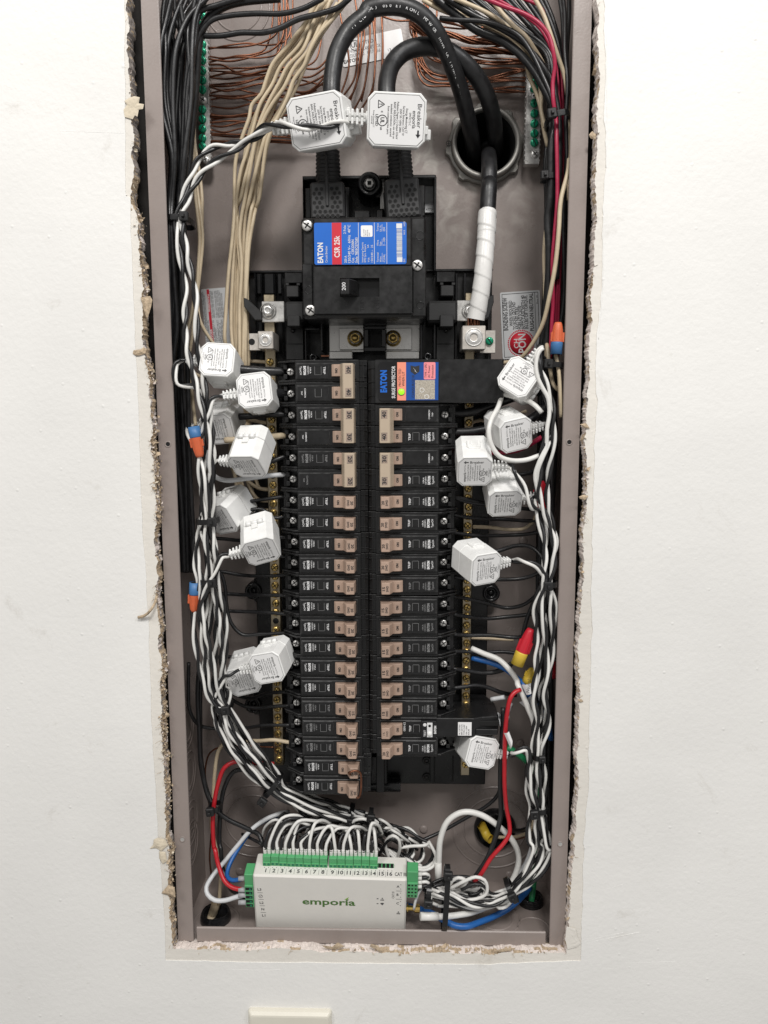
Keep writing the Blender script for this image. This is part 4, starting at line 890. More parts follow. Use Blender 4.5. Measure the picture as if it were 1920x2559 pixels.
mb = MB(); mb.prism([(62, 12.5), (96, 12.5), (104, 16), (118, 18), (119.5, 22), (119.5, 52), (112, 74), (62, 74)], -9.0, 9.2, 'z', .6, .6); mb.build('extension', 'black', t)
mb = MB(); mb.box(98, 118, 12.6, 30, -6.6, -1.2, .4); mb.mi = 1; mb.box(101, 119.8, 15, 28, 1.0, 5.6, .3); mb.build('wire_port', ['black', 'dark'], t)
mb = MB(); mb.box(81.5, 94, 12.2, 12.6, -7.2, 5.6, .1); lb = mb.build('listing_tag', 'paper', t)
mb = MB()
for k, s in enumerate(('UL LISTED', 'MFR EATON', 'TYPE CHFP', '15A 120V', 'ISSUE')): mb.text(s, (83.6+k*2.1, 12.1, -6.4), h=1.2, width=min(11, len(s)*1.1), bold=.01, **UPR)
mb.build('tag_print', 'ink', lb)
# surge protector
t = thing('surge_protector', 'black surge protector with a blue label and lit green light, top of the right column', 'surge protector', (CX, 0, rz(.5)))
s2 = HZ+9.525
mb = MB(); mb.prism([(7, 11.2), (62, 10.8), (63, 11.6), (63, 60), (7, 60)], -s2, s2, 'z', .6, .6); mb.prism([(.3, 21), (3.4, 19.6), (7.2, 19.6), (7.2, 60), (.3, 60)], -s2, s2, 'z', .5, .5)
for z in (-12, 0, 12): mb.box(.5, 7, 18.8, 20, z-.3, z+.3, .1)
mb.prism([(62.6, 11.2), (105, 11.2), (117, 14), (118.5, 16), (118.5, 60), (62.6, 60)], -s2+.3, s2-.1, 'z', .6, .6); mb.build('case', 'black', t)
mb = MB(); mb.prism([(x+36, z) for x, z in rr(26, -16.5, 16.5, 2.5)], 10.8, 10.3, 'y'); sh = mb.build('label_sheet', 'blackgloss', t)
mb = MB(); mb.box(33.6, 61.6, 10.15, 10.35, -16.2, 16.2); mb.build('blue_field', 'blue2', sh)
mb = MB(); mb.box(26, 33.6, 10.12, 10.35, -16.3, 16.3); mb.build('orange_field', 'orange', sh)
mb = MB(); mb.prism([(x+54, z) for x, z in rr(5, 1.6, 16.2, 1)], 10.14, 10.0, 'y'); mb.build('pink_field', 'pink', sh)
mb = MB(); mb.box(41.5, 58.6, 9.98, 10.14, -15.4, 1.0); mb.build('holographic_seal', 'holo', sh)
mb = MB(); mb.text('EATON', (16.8, 10.22, -9.4), h=5.2, width=19, bold=.05, **UPR); mb.build('brand_text', 'blue', sh)
mb = MB(); mb.text('SURGE PROTECTOR', (24.2, 10.22, -14.4), h=2.9, width=27.6, bold=.02, **UPR); mb.build('title_text', 'whiteink', sh)
mb = MB(); mb.text('PROTECTED', (29.4, 10.0, -4.2), h=2.2, width=15, **UPR); mb.text('WHEN LIT', (32.4, 10.0, -4.2), h=2.2, width=12.6, **UPR); mb.text('TYPE 2 SPD', (51.6, 9.9, 3), h=1.9, width=12, **UPR); mb.text('AC Power', (54.4, 9.9, 3), h=1.9, width=10.6, **UPR); mb.text('Protection', (57.4, 9.9, 3), h=1.9, width=10.8, **UPR); mb.text('CHNSURGE10', (41, 10.0, -13.8), h=2.4, width=19, **UPR)
mb.prism([(37.6, 13.6), (41.4, 12.6), (45.2, 13.6), (45.2, 8.4), (41.4, 5.6), (37.6, 8.4)], 10.1, 9.95, 'y'); mb.build('label_print', 'ink', sh)
mb = MB(); mb.prism([(39.6, 11.8), (41.9, 9.3), (41.5, 9.0), (43.6, 6.8), (41.2, 8.8), (41.6, 9.3)], 9.93, 9.88, 'y')
for zz in (-13.3, -7.6): mb.lathe([(2.0, 9.96), (2.0, 9.9), (1.6, 9.9), (1.6, 9.96)], 20, (47.5 if zz > -10 else 51.5, 0, zz), close=True)
mb.build('seal_marks', 'paper', sh)
mb = MB(); mb.lathe([(3.1, 10.1), (3.1, 9.7), (2.6, 9.5)], 24, (29.6, 0, -9)); mb.mi = 1; mb.lathe([(2.6, 9.6), (2.2, 8.8), (1.2, 8.3), (.01, 8.2)], 24, (29.6, 0, -9)); mb.build('indicator_light', ['tan3', 'led'], t)
# ================================================================ CURRENT CLAMPS
def octo(hw, hh, c): return [(-hw+c, -hh), (hw-c, -hh), (hw, -hh+c), (hw, hh-c), (hw-c, hh), (-hw+c, hh), (-hw, hh-c), (-hw, -hh+c)]
def clamp_meshes():
    P = {}
    a = 16.4
    mb = MB(); mb.prism(octo(a, a, 5.2), 0, 23.2, 'y', .6, .5); P['front_shell'] = newmesh(mb, 'front_shell', ['ct'])
    mb = MB(); mb.prism(octo(a-.2, a-.2, 5.2), 23.7, 39, 'y', .4, .8); P['rear_shell'] = newmesh(mb, 'rear_shell', ['ct'])
    mb = MB(); mb.box(-6.5, 6.5, 16, 27.4, a-.3, a+1.9, .5); mb.box(-3.6, 3.6, 19, 26, a+1.2, a+2.7, .4); mb.box(-5.2, 5.2, 14.4, 16.4, a-.3, a+.9, .3); P['latch'] = newmesh(mb, 'latch', ['ct'])
    mb = MB(); mb.lathe([(.01, -8.4), (2.1, -8.4), (2.1, -3.2), (.01, -3.2)], 18, (0, 23.4, -a-1.3), 'x'); mb.lathe([(.01, 3.2), (2.1, 3.2), (2.1, 8.4), (.01, 8.4)], 18, (0, 23.4, -a-1.3), 'x')
    mb.lathe([(.01, -3.1), (1.9, -3.1), (1.9, 3.1), (.01, 3.1)], 18, (0, 23.4, -a-1.3), 'x'); mb.box(-3, 3, 16, 23, -a-1.8, -a+.4, .4); mb.box(-8.2, -3.3, 23.4, 29, -a-1.2, -a+.3, .3); mb.box(3.3, 8.2, 23.4, 29, -a-1.2, -a+.3, .3)
    P['hinge'] = newmesh(mb, 'hinge', ['ct'])
    mb = MB(); mb.lathe([(.01, a-.5), (4.6, a-.5), (4.4, a+1.2), (2.7, a+1.6), (2.4, a+15.6), (1.5, a+16), (.01, a+16)], 16, (0, 8, 0), 'x')
    for k in range(4):
        x = a+2.4+k*3.5; r = 5.0-.35*k
        for s in (-1, 1): mb.box(x, x+1.7, 8-r, 8+r, s*.5-(r-.5 if s < 0 else 0), s*.5+(r-.5 if s > 0 else 0), .5)
        mb.box(x, x+1.7, 8-2.6, 8+2.6, -1, 1, .2)
    mb.box(a+1, a+15, 6.4, 9.6, -2.9, 2.9, .4)
    P['strain_relief'] = newmesh(mb, 'strain_relief', ['ct'])
    mb = MB(); mb.prism(octo(a-1.5, a-1.5, 4.7), .1, -.12, 'y'); P['label_sheet'] = newmesh(mb, 'label_sheet', ['paper'])
    mb = MB(); o8 = octo(a-1.35, a-1.35, 4.75); i8 = octo(a-1.6, a-1.6, 4.65)
    mb.add([(p[0], -.16, p[1]) for p in o8]+[(p[0], -.16, p[1]) for p in i8], [(k, (k+1) % 8, 8+(k+1) % 8, 8+k) for k in range(8)]); y = -.2
    mb.text('Breaker', (-4.6, y, 9.4), h=2.5, width=13, bold=.012); mb.prism([(-10.6, 10.6), (-8.4, 12.4), (-8.4, 11.2), (-5.9, 11.2), (-5.9, 10.0), (-8.4, 10.0), (-8.4, 8.8)], y, y+.05, 'y')
    mb.text('emporía', (-8.0, y, -11), h=2.6, width=10.5, bold=.012, **UPR); mb.text('EMV3CT5-A', (-8.6, y, .6), h=1.2, width=7.6, **UPR)
    for k, (s, wd) in enumerate((('Energy Monitoring CT | 250V 50/', 18.6), ('60Hz 50A | Pollution Degree 2', 18.2), ('CAT III | Output 333mV', 13.6), ('BASIC INSULATION, use only on', 19), ('insulated conductor, secured', 17), ('from contacting live parts', 15.5))): mb.text(s, (-5.6+k*2.15, y, -10.2+(2 if k in (2, 5) else 0)), h=1.25, width=wd, bold=.008, **UPR)
    tri = [(5.6, -10.8), (5.6, -5.8), (10.0, -8.3)]; tri = [(4.8, -11.6), (9.4, -9), (4.8, -6.4)]
    tri = [(9.2, -11.4), (9.2, -6.0), (4.6, -8.7)]
    for p_, q_ in zip(tri, tri[1:]+tri[:1]):
        d = Vector((q_[0]-p_[0], q_[1]-p_[1])).normalized(); nn = Vector((-d.y, d.x))*.26
        mb.quad((p_[0]-nn.x, y, p_[1]-nn.y), (q_[0]-nn.x, y, q_[1]-nn.y), (q_[0]+nn.x, y, q_[1]+nn.y), (p_[0]+nn.x, y, p_[1]+nn.y))
    mb.text('!', (8.6, y, -8.95), h=2.3, bold=.03, **UPR)
    mb.lathe([(3.0, y), (3.0, y-.02), (2.45, y-.02), (2.45, y)], 24, (7.2, 0, -1.6), close=True); mb.text('UL', (8.1, y, -1.6), h=2.1, width=3.2, align='c', bold=.03, **UPR); mb.text('c', (6.6, y, -5.6), h=1.6, bold=.02, **UPR); mb.text('us', (8.6, y, 2.0), h=1.5, bold=.02, **UPR); mb.text('LISTED', (12.0, y, -1.6), h=1.6, width=5.6, align='c', bold=.02, **UPR)
    mb.text('Energy Monitoring CT', (13.6, y, -6), h=.9, width=10, **UPR); mb.text('E529538', (14.7, y, -2.4), h=.9, width=4, **UPR)
    P['label_print'] = newmesh(mb, 'label_print', ['softink'])
    return P
CT = clamp_meshes()
def clamp(label, c, x, y, Y, roll, tilt, yaw, sc=.905):
    o = at(c, x, y, Y); t = thing('current_clamp', label, 'current sensor', o, Matrix.Rotation(R(yaw), 3, 'Z') @ Matrix.Rotation(R(tilt), 3, 'X') @ Matrix.Rotation(R(-roll), 3, 'Y'), 'white current clamps')
    t.scale = (sc, sc, sc)
    for k in ('front_shell', 'rear_shell', 'latch', 'hinge', 'strain_relief'): part(k, CT[k], t)
    s = part('label_sheet', CT['label_sheet'], t); part('label_print', CT['label_print'], s)
    bpy.context.view_layer.update()
    Mx = Matrix.Translation(o) @ (Matrix.Rotation(R(yaw), 4, 'Z') @ Matrix.Rotation(R(tilt), 4, 'X') @ Matrix.Rotation(R(-roll), 4, 'Y')) @ Matrix.Scale(sc, 4)
    def f(px, py, pz): return Mx @ Vector((px, py, pz))
    return f
CL = {}
CL['L1'] = clamp('uppermost white clamp on the left, beside the grey warning sticker', 'E', 506, 160, -3, 176, -16, 0)
CL['L2'] = clamp('white clamp on the thick black wire at the top left breaker, just below the uppermost', 'E', 763, 372, -9, 187, -9, 0)
CL['L3'] = clamp('white clamp half hidden by the wire bundle beside the blue and orange connector', 'E', 508, 645, 18, 184, 24, -6)
CL['L4'] = clamp('white clamp tipped steeply forward with its label facing down, on the cream wire', 'E', 712, 906, -8, 182, 49, -13)
CL['L5'] = clamp('white clamp whose label is crossed by a black cable tie on the left', 'G', 528, 165, 12, 194, 27, -24)
CL['L6'] = clamp('tipped white clamp tilted to the right, just below the tied one on the left', 'G', 810, 384, -10, 199, 34, 12)
CL['L7'] = clamp('lowest white clamp on the left with its whole label in view', 'G', 848, 1190, -8, 193, 9, -8)
CL['L8'] = clamp('white clamp mostly behind the lowest whole one on the left', 'I', 684, 120, 20, 195, 14, 2)
CL['R1'] = clamp('uppermost white clamp on the right, turned on its corner under the bonding sticker', 'F', 1095, 281, -4, 57, -10, -14)
CL['R2'] = clamp('white clamp on the right inside a loop of white wire', 'F', 1080, 685, 0, 13, 17, 18)
CL['R3'] = clamp('white clamp on the right closest to the breakers, with a bright top face', 'F', 793, 938, -10, 1, 30, 0)
CL['R4'] = clamp('white clamp on the right behind and below the one closest to the breakers', 'F', 1003, 1160, 6, 3, 34, 4)
CL['R5'] = clamp('white clamp hanging alone above the round black boss on the right', 'H', 872, 505, -8, 4, 13, 26)
CL['R6'] = clamp('lowest white clamp on the right, hanging below the test button breaker', 'T', 1224, 728, 13, -15, -2, 15)
# the two large clamps on the service cables
def big_clamp(label, x, y, Y, roll, yaw, relief):
    hw, hh, dp = 23.4, 19.6, 30
    o = at('Q', x, y, Y); t = thing('service_clamp', label, 'current sensor', o, Matrix.Rotation(R(yaw), 3, 'Z') @ Matrix.Rotation(R(15), 3, 'X') @ Matrix.Rotation(R(-roll), 3, 'Y'), 'large white service clamps')
    mb = MB(); mb.prism(octo(hw, hh, 5), 0, 20, 'y', .7, .4); mb.build('front_shell', 'ct', t)
    mb = MB(); mb.prism(octo(hw-.4, hh-.4, 5), 20.5, 31, 'y', .4, .8); mb.build('rear_shell', 'ct', t)
    mb = MB(); mb.box(hw-1, hw+3.2, 12, 22, -8.5, -2, .6); mb.box(hw-1, hw+6, 18, 28, -12, -4, .6); mb.box(hw-.5, hw+1.6, 15, 30, 2, 8, .4); mb.build('latch', 'ct', t)
    mb = MB(); mb.T = Matrix.Translation((0, 0, 1.5)); mb.lathe([(.01, -hw+.5), (5.2, -hw+.5), (5, -hw-1), (2.9, -hw-1.4), (2.6, -hw-16), (.01, -hw-16)], 16, (0, 10, 0), 'x')
    for k in range(4):
        xx = -hw-3.2-k*3.9; r = 6.2-.4*k
        for s in (-1, 1): mb.box(xx-1.9, xx, 10-r, 10+r, s*.5-(r-.5 if s < 0 else 0), s*.5+(r-.5 if s > 0 else 0), .5)
    mb.box(-hw-16, -hw, 7.4, 12.6, -3.2, 3.2, .4); mb.build('strain_relief', 'ct', t)
    mb = MB(); mb.prism(octo(hw-1.6, hh-1.6, 4.6), .1, -.14, 'y'); sh = mb.build('label_sheet', 'paper', t)
    mb = MB(); y = -.22; o8 = octo(hw-1.5, hh-1.5, 4.7); i8 = octo(hw-1.8, hh-1.8, 4.6); mb.add([(p[0], -.18, p[1]) for p in o8]+[(p[0], -.18, p[1]) for p in i8], [(k, (k+1) % 8, 8+(k+1) % 8, 8+k) for k in range(8)])
    mb.text('Breaker', (16.4, y, 11.8), h=3.4, width=17, bold=.004, **DNR); mb.prism([(17.6, -12.6), (19.6, -9.8), (18.3, -9.8), (18.3, -6.8), (16.9, -6.8), (16.9, -9.8), (15.6, -9.8)], y, y+.05, 'y')
    mb.text('emporía', (12.6, y, 7), h=3.0, width=12.6, bold=.008, **DNR); mb.text('EMV3CT2-C', (9.8, y, 5.4), h=1.6, width=9, **DNR)
    for k, (s, wd) in enumerate((('Energy Monitoring CT', 17.6), ('Service Entrance | CAT IV', 21), ('250V 50 / 60Hz 200A', 17), ('Pollution Degree 2 | Output 333mV', 26.5), ('BASIC INSULATION, use only on', 26), ('insulated conductor, secured', 23), ('from contacting live parts', 20))): mb.text(s, (7.2-k*2.45, y, wd/2-.5), h=1.7, width=wd, bold=.006, **DNR)
    tri = [(-14.6, 13.6), (-10.2, 11), (-14.6, 8.4)]
    tri = [(-14.9, 13.4), (-14.9, 7.8), (-10.0, 10.6)]
    for p_, q_ in zip(tri, tri[1:]+tri[:1]):
        d = Vector((q_[0]-p_[0], q_[1]-p_[1])).normalized(); nn = Vector((-d.y, d.x))*.3
        mb.quad((p_[0]-nn.x, y, p_[1]-nn.y), (q_[0]-nn.x, y, q_[1]-nn.y), (q_[0]+nn.x, y, q_[1]+nn.y), (p_[0]+nn.x, y, p_[1]+nn.y))
    mb.text('!', (-14.2, y, 10.95), h=2.6, bold=.03, **DNR)
    mb.lathe([(4.1, y), (4.1, y-.03), (3.5, y-.03), (3.5, y)], 28, (-11.4, 0, -.8), close=True); mb.text('UL', (-12.8, y, -.8), h=3.0, width=4.4, align='c', bold=.03, **DNR); mb.text('c', (-12.6, y, 6), h=2.2, bold=.02, **DNR); mb.text('us', (-12.9, y, -5.4), h=1.9, bold=.02, **DNR); mb.text('LISTED', (-16.8, y, -.8), h=2.0, width=8.4, align='c', bold=.02, **DNR); mb.text('Energy Monitoring CT', (-18.8, y, 6), h=1.1, width=12, **DNR); mb.text('E529538', (-20.4, y, 2), h=1.1, **DNR)
    mb.build('label_print', 'ink', sh)
big_clamp('large white clamp on the left service cable with a wire pair crossing its label', 402, 412, -14, 4, -12, 0)
big_clamp('large white clamp on the right service cable with its label fully in view', 1206, 399, -16, -2, 3, 0)

# ================================================================ ENERGY MONITOR
dO = at('U', 165, 430, -4); dq = at('V', 470, 478, -4); dW = (dq-dO).length
TL = 13; dv = thing('energy_monitor', 'warm white energy monitor box with green terminals, lying at the bottom of the panel', 'energy monitor', (0, 0, 0))
dc = at('U', 125, 425, -4); dd = at('V', 470, 478, -4); W_ = dd.x-dc.x
rot = Matrix.Rotation(R(TL), 3, 'X') @ Matrix.Rotation(R(1.25), 3, 'Y')
dv.location = ((dc+dd)/2)*MM; dv.rotation_euler = rot.to_euler()
DM = Matrix.Translation((dc+dd)/2) @ rot.to_4x4()
def dpt(x, y, z): return DM @ Vector((x, y, z))
hw = W_/2; HH = 67.0; DD = 27.0
# local: x right, y back, z up; front top edge at z = 0, y = 0
mb = MB(); mb.prism(rr(hw, -HH, 0, 2.2), 0, DD, 'y', 1.6, 1.0); mb.build('case', 'devwhite', dv)
UP2 = dict(right=(1, 0, 0), up=(0, 0, 1))
def dU(x, y):   # photo crop U -> device front coordinates
    return ((x-125)/(1870-125-200+0)*1.0)
fx = lambda x: -hw+(x-125)/(1670-125)*W_
def fz(x, y): return -(y-(430+(x-125)*.033))/4/2.68*1.22
mb = MB(); mb.text('emporia'.replace('ia', 'ía'), (fx(617), -.12, fz(700, 742)), h=7.4, width=(1155-617)/1545*W_, bold=.022, **UP2); mb.build('brand_text', 'emptext', dv)
mb = MB(); mb.prism([(fx(1045), fz(1045, 692)), (fx(1062), fz(1045, 680)), (fx(1088), fz(1045, 664)), (fx(1080), fz(1045, 684)), (fx(1060), fz(1045, 692))], -.16, -.1, 'y'); mb.build('leaf_mark', 'lime', dv)
mb = MB()
for s, x, y in (('L3', 168, 592), ('L2', 182, 735), ('N', 196, 806), ('L1', 200, 874)): mb.text(s, (fx(x), -.12, fz(x, y)), h=2.8, bold=.02, **UP2)
for x, y in ((165, 614), (172, 686), (180, 755), (187, 828)): mb.box(fx(x), fx(x+54), -.13, -.1, fz(x, y+2), fz(x, y-1))
mb.lathe([(1.9, -.1), (1.9, -.13), (1.55, -.13), (1.55, -.1)], 22, (fx(196), 0, fz(196, 653)), close=True)
q = Vector((fx(196), 0, fz(196, 653))); mb.quad(q+Vector((-1.3, -.12, -.9)), q+Vector((-1.1, -.12, -1.2)), q+Vector((1.3, -.12, .9)), q+Vector((1.1, -.12, 1.2)))
for s, x, y in (('A', 1568, 563), ('B', 1570, 650), ('C', 1570, 743)): mb.text(s, (fx(x), -.12, fz(x, y)), h=2.6, bold=.02, **UP2)
for x, y in ((1563, 598), (1566, 686)): mb.box(fx(x), fx(x+58), -.13, -.1, fz(x, y+2), fz(x, y-1))
for x, y in ((1610, 533), (1610, 579), (1611, 622), (1611, 666), (1611, 712), (1611, 757)): mb.lathe([(.45, -.12), (.01, -.13)], 10, (fx(x), 0, fz(x, y)))
mb.text('CAT IV', (fx(1548), -.12, fz(1540, 678)), h=2.3, width=8.4, **UPR)
for x, y in ((1380, 682), (1380, 735)): mb.box(fx(x-9), fx(x+9), -.13, -.1, fz(x, y+4), fz(x, y-4))
for x, y in ((1427, 690), (1593, 838)):
    for dx, dy in ((0, -13), (-13, 7), (0, 7), (13, 7)): mb.box(fx(x+dx-5), fx(x+dx+5), -.13, -.1, fz(x, y+dy+5), fz(x, y+dy-5))
    mb.box(fx(x-13), fx(x+13), -.125, -.1, fz(x, y-3), fz(x, y-5))
x, y = 1427, 752; mb.prism([(fx(x), fz(x, y)), (fx(x+20), fz(x, y-18)), (fx(x+10), fz(x, y-25)), (fx(x-10), fz(x, y-25)), (fx(x-20), fz(x, y-18))], -.13, -.1, 'y')
mb.build('front_print', 'greyink', dv)
# top face: numbers on the front bevel strip, terminal row further back
PW = 7.62; x0 = -hw+7.6
mb = MB(); 
for k in range(16):
    x = x0+PW*k+PW/2+(1.3 if k > 7 else 0)
    mb.text(str(k+1), (x, 4.0, .12), (1, 0, 0), (0, 1, .0), h=4.2, align='c', bold=.025)
    if k < 15: mb.quad((x+PW/2-.12, 2.6, .1), (x+PW/2+.12, 2.6, .1), (x+PW/2+.12, 8.6, .1), (x+PW/2-.12, 8.6, .1))
    for d in (-1.9, 1.9): mb.lathe([(.42, .1), (.01, .12)], 8, (x+d, 9.6, 0), 'z')
mb.text('CAT III', (x0+PW*16+2.2, 4.0, .12), (1, 0, 0), (0, 1, 0), h=4.0, width=10.5, bold=.02); mb.build('top_print', 'greyink', dv)
mb = MB(); mb.box(x0-1, x0+PW*16+1.6, 12.2, 21, -.5, .35, .3); mb.build('terminal_tray', 'devwhite', dv)
mb = MB()
for k in range(14, 16): mb.box(x0+PW*k+1.3, x0+PW*(k+1)+1.2, 12.6, 16.4, -.2, 2.4, .3)
for k in range(4): mb.mi = 1; mb.box(x0+PW*14+1.9+k*3.81, x0+PW*14+4.6+k*3.81, 12.4, 15.6, .6, 2.5)
mb.build('empty_socket', ['termgreen', 'dark'], dv)
mb = MB(); mb.box(.15, PW-.15, 12.0, 22, 0, 10.4, .3); mb.box(.15, PW-.15, 11.2, 12.4, 0, 4.4, .2); mb.mi = 1
for d in (1.9, 5.7): mb.lathe([(1.2, 11.15), (.01, 11.1)], 12, (d, 0, 2.2)); mb.mi = 2; mb.lathe([(.85, 11.05), (.01, 10.95)], 10, (d+.1, 0, 2.3)); mb.mi = 1
CN = newmesh(mb, 'terminal_plug', ['termgreen', 'dark', 'greenscrew'])
mb = MB(); mb.lathe([(1.55, 0), (1.6, 6.4), (1.2, 6.8), (.01, 6.8)], 12, (0, 0, 0), 'z'); mb.box(-1.5, 1.5, -1.5, 1.5, 0, 4.4, .4); FE = newmesh(mb, 'ferrule', ['ferrule'])
FT = []
for k in range(14):
    gx = (1.3 if k > 7 else 0)
    c = part('terminal_plug', CN, dv, (x0+PW*k+gx, random.uniform(-.3, .3), random.uniform(-.2, .2)))
    for d in (1.9, 5.7):
        part('ferrule', FE, c, (d, 17, 10.2), (R(random.uniform(-4, 4)), R(random.uniform(-3, 3)), 0)); FT.append(dpt(x0+PW*k+gx+d, 17, 16.4))
# side terminals
mb = MB(); mb.box(-hw-8.6, -hw-.2, 3, 17, -42, -2.5, .6); mb.box(-hw-8.6, -hw-.6, 1.8, 3.4, -41.4, -15, .3); mb.mi = 1
for k in range(5): mb.box(-hw-7.8, -hw-1.6, 1.5, 2.2, -20-k*5.1, -17-k*5.1, .1); mb.mi = 2; mb.lathe([(1.0, 1.45), (.01, 1.3)], 12, (-hw-3.4, 0, -18.6-k*5.1)); mb.mi = 1
mb.build('power_terminal', ['termgreen', 'dark', 'greenscrew'], dv)
mb = MB(); mb.box(hw+.2, hw+10.4, 3, 15, -24, 6.4, .5); mb.box(hw+.4, hw+10.2, 1.8, 3.4, -23.5, -6, .3); mb.mi = 1
for k in range(4):
    for d in (2.2, 5.2, 8.4): mb.lathe([(1.0 if d > 3 else 1.2, 1.7), (.01, 1.6)], 10, (hw+d, 0, -8.6-k*4.2))
mb.build('service_terminal', ['termgreen', 'dark'], dv)
mb = MB(); za = fz(1670, 842); mb.lathe([(2.4, hw), (2.4, hw+1), (4.1, hw+1), (4.1, hw+2), (2.3, hw+2.2), (2.3, hw+7), (2.9, hw+7.2), (2.9, hw+8), (4.0, hw+8.2), (4.0, hw+13), (2.4, hw+13.4), (.01, hw+13.4)], 12, (0, 6, za), 'x', False); mb.build('antenna_connector', 'gold', dv)
ANT = dpt(hw+13, 6, za)
# ================================================================ SERVICE CABLES
def cable(label, pts, r, m='wthick', name='service_cable', n=20): return wire(pts, r, m, label, None, name, n, cat='cable')
CO = dict(o=0)
c1 = cable('thick black service cable arching from the left clamp over to the conduit hole', path('Q', (560, 640, 18), (562, 420, 8), 'A', (1330, 620, 4), (1335, 480, 6), (1365, 330, 8), (1440, 190, 10), (1550, 90, 12), 'B', (50, 62, 12), (170, 36, 12), (290, 48, 12), (390, 100, 14), (470, 190, 18), (530, 300, 26), (585, 430, 36), (630, 560, 48), (668, 700, 62), (700, 850, 80), (715, 960, 100), (715, 1010, 130), (715, 1010, 160)), 7.2)
c2 = cable('thick black service cable arching from the right clamp into the conduit hole behind the other', path('Q', (1160, 660, 20), (1125, 400, 12), 'B', (168, 610, 12), (172, 500, 16), (205, 400, 22), (275, 328, 26), (370, 295, 30), (470, 296, 34), (570, 330, 38), (660, 400, 42), (745, 500, 50), (800, 610, 58), (838, 740, 72), (850, 860, 88), (850, 940, 110), (850, 960, 160)), 7.4)
c3 = cable('black neutral cable coming down out of the conduit hole', path('B', (800, 900, 140), (806, 960, 100), (812, 1010, 72), (812, 1080, 60), (812, 1180, 56), 'D', (812, 100, 50), (806, 200, 46), (800, 300, 42)), 7.2)
tp = spline(path('D', (800, 278, 43), (799, 300, 42), (795, 400, 40), (788, 500, 38), (778, 620, 36), (765, 740, 36), (748, 850, 37), (728, 950, 39)), .7)
mb = MB(); mb.tube(tp, 7.6, 40, False, lambda k, a: 7.55+.6*((k*.7/13.5+a/6.28318+.10*math.sin(k*.05)) % 1)+(.3 if k < 26 else 0))
tag(mb.build('tape_wrap', 'tape'), 'white tape wrapped in a spiral round the neutral cable above the lug', 'tape')
mb = MB(); a = at('D', 846, 278, 44); b = at('D', 858, 285, 42); mb.add([a, b, at('D', 858, 360, 41), at('D', 848, 405, 44)], [(0, 1, 2, 3)]); mb.add([v+Vector((0, .4, 0)) for v in (a, b, at('D', 858, 360, 41), at('D', 848, 405, 44))], [(0, 1, 2, 3)])
o = mb.build('tape_end', 'tape'); tag(o, 'loose folded end of the white tape at its upper edge', 'tape')
t = thing('bare_strands', 'bare copper strands of the taped cable entering the large lug', 'bare wire', at('O', 1140, 600, 46)); o = at('O', 1140, 600, 46)
mb = MB()
for k in range(9):
    x = 1085+k*13; mb.tube([at('O', x-2, 545, 42+random.uniform(0, 6))-o, at('O', x, 640, 42+random.uniform(0, 6))-o], 1.0, 6, False)
for k in range(7): mb.tube([at('O', 1060+k*20, 845, 46)-o, at('O', 1062+k*20, 872, 46)-o], 1.1, 6, True)
st = mb.build('strands', 'copper', t); st['kind'] = 'stuff'
# lettering printed along the first service cable
q = spline(path('A', (1440, 190, 10), (1550, 90, 12), 'B', (50, 62, 12), (170, 36, 12), (290, 48, 12), (390, 100, 14), (470, 190, 18), (530, 300, 26), (585, 430, 36), (630, 560, 48), (668, 700, 62), (690, 800, 74)), 1)
mb = MB(); s = 'FT CMB (UL) 050 E1 KCMIL MTW OR THHN OR THWN-2 OR AWM GASOLINE'; d = 3
for ch in s:
    if ch != ' ' and d+2 < len(q):
        p = q[int(d)]; tn = (q[int(d)+2]-p).normalized(); up = Vector((tn.z, 0, -tn.x)).normalized()*-1
        mb.text(ch, p+(CAMP-p).normalized()*7.55-up*1.0, tn, up, 2.2)
    d += 2.6
c1txt = mb
# ================================================================ GROUND BARS
def gbar(label, c, x0, x1, y0, y1, screws, silver, Y=80):
    a = at(c, x0, y0, Y); b = at(c, x1, y1, Y); o = Vector(((a.x+b.x)/2, Y, b.z)); t = thing('ground_bar', label, 'ground bar', o); hw = (b.x-a.x)/2
    mb = MB(); mb.box(-hw, hw, 0, 9, 0, a.z-b.z, .5); z = 3
    while z < a.z-b.z-3: mb.box(hw-.3, hw+.6, .6, 8, z, z+1.2); mb.box(-hw-.6, -hw+.3, .6, 8, z, z+1.2); z += 4.6
    mb.build('bar', 'steel', t)
    for x, y in screws: screw('green', at(c, x, y, Y)-o, t, 1.57+random.uniform(-.7, .7))
    for x, y in silver: screw('steel', at(c, x, y, Y)-o, t)
    return o
gbar('left ground bar with green screws behind the black bundle', 'A', 506, 572, 20, 1035, [(520, y) for y in (40, 100, 160, 220, 280, 325, 380, 445, 505, 565, 690, 750, 810, 870, 922)], [(522, 630), (540, 1005)])
gbar('right ground bar with green screws behind the black bundle', 'B', 1052, 1128, 170, 1032, [(1095, y) for y in (215, 275, 335, 395, 455, 515, 560, 650, 715, 778, 840, 898)], [(1095, 605), (1098, 970)])
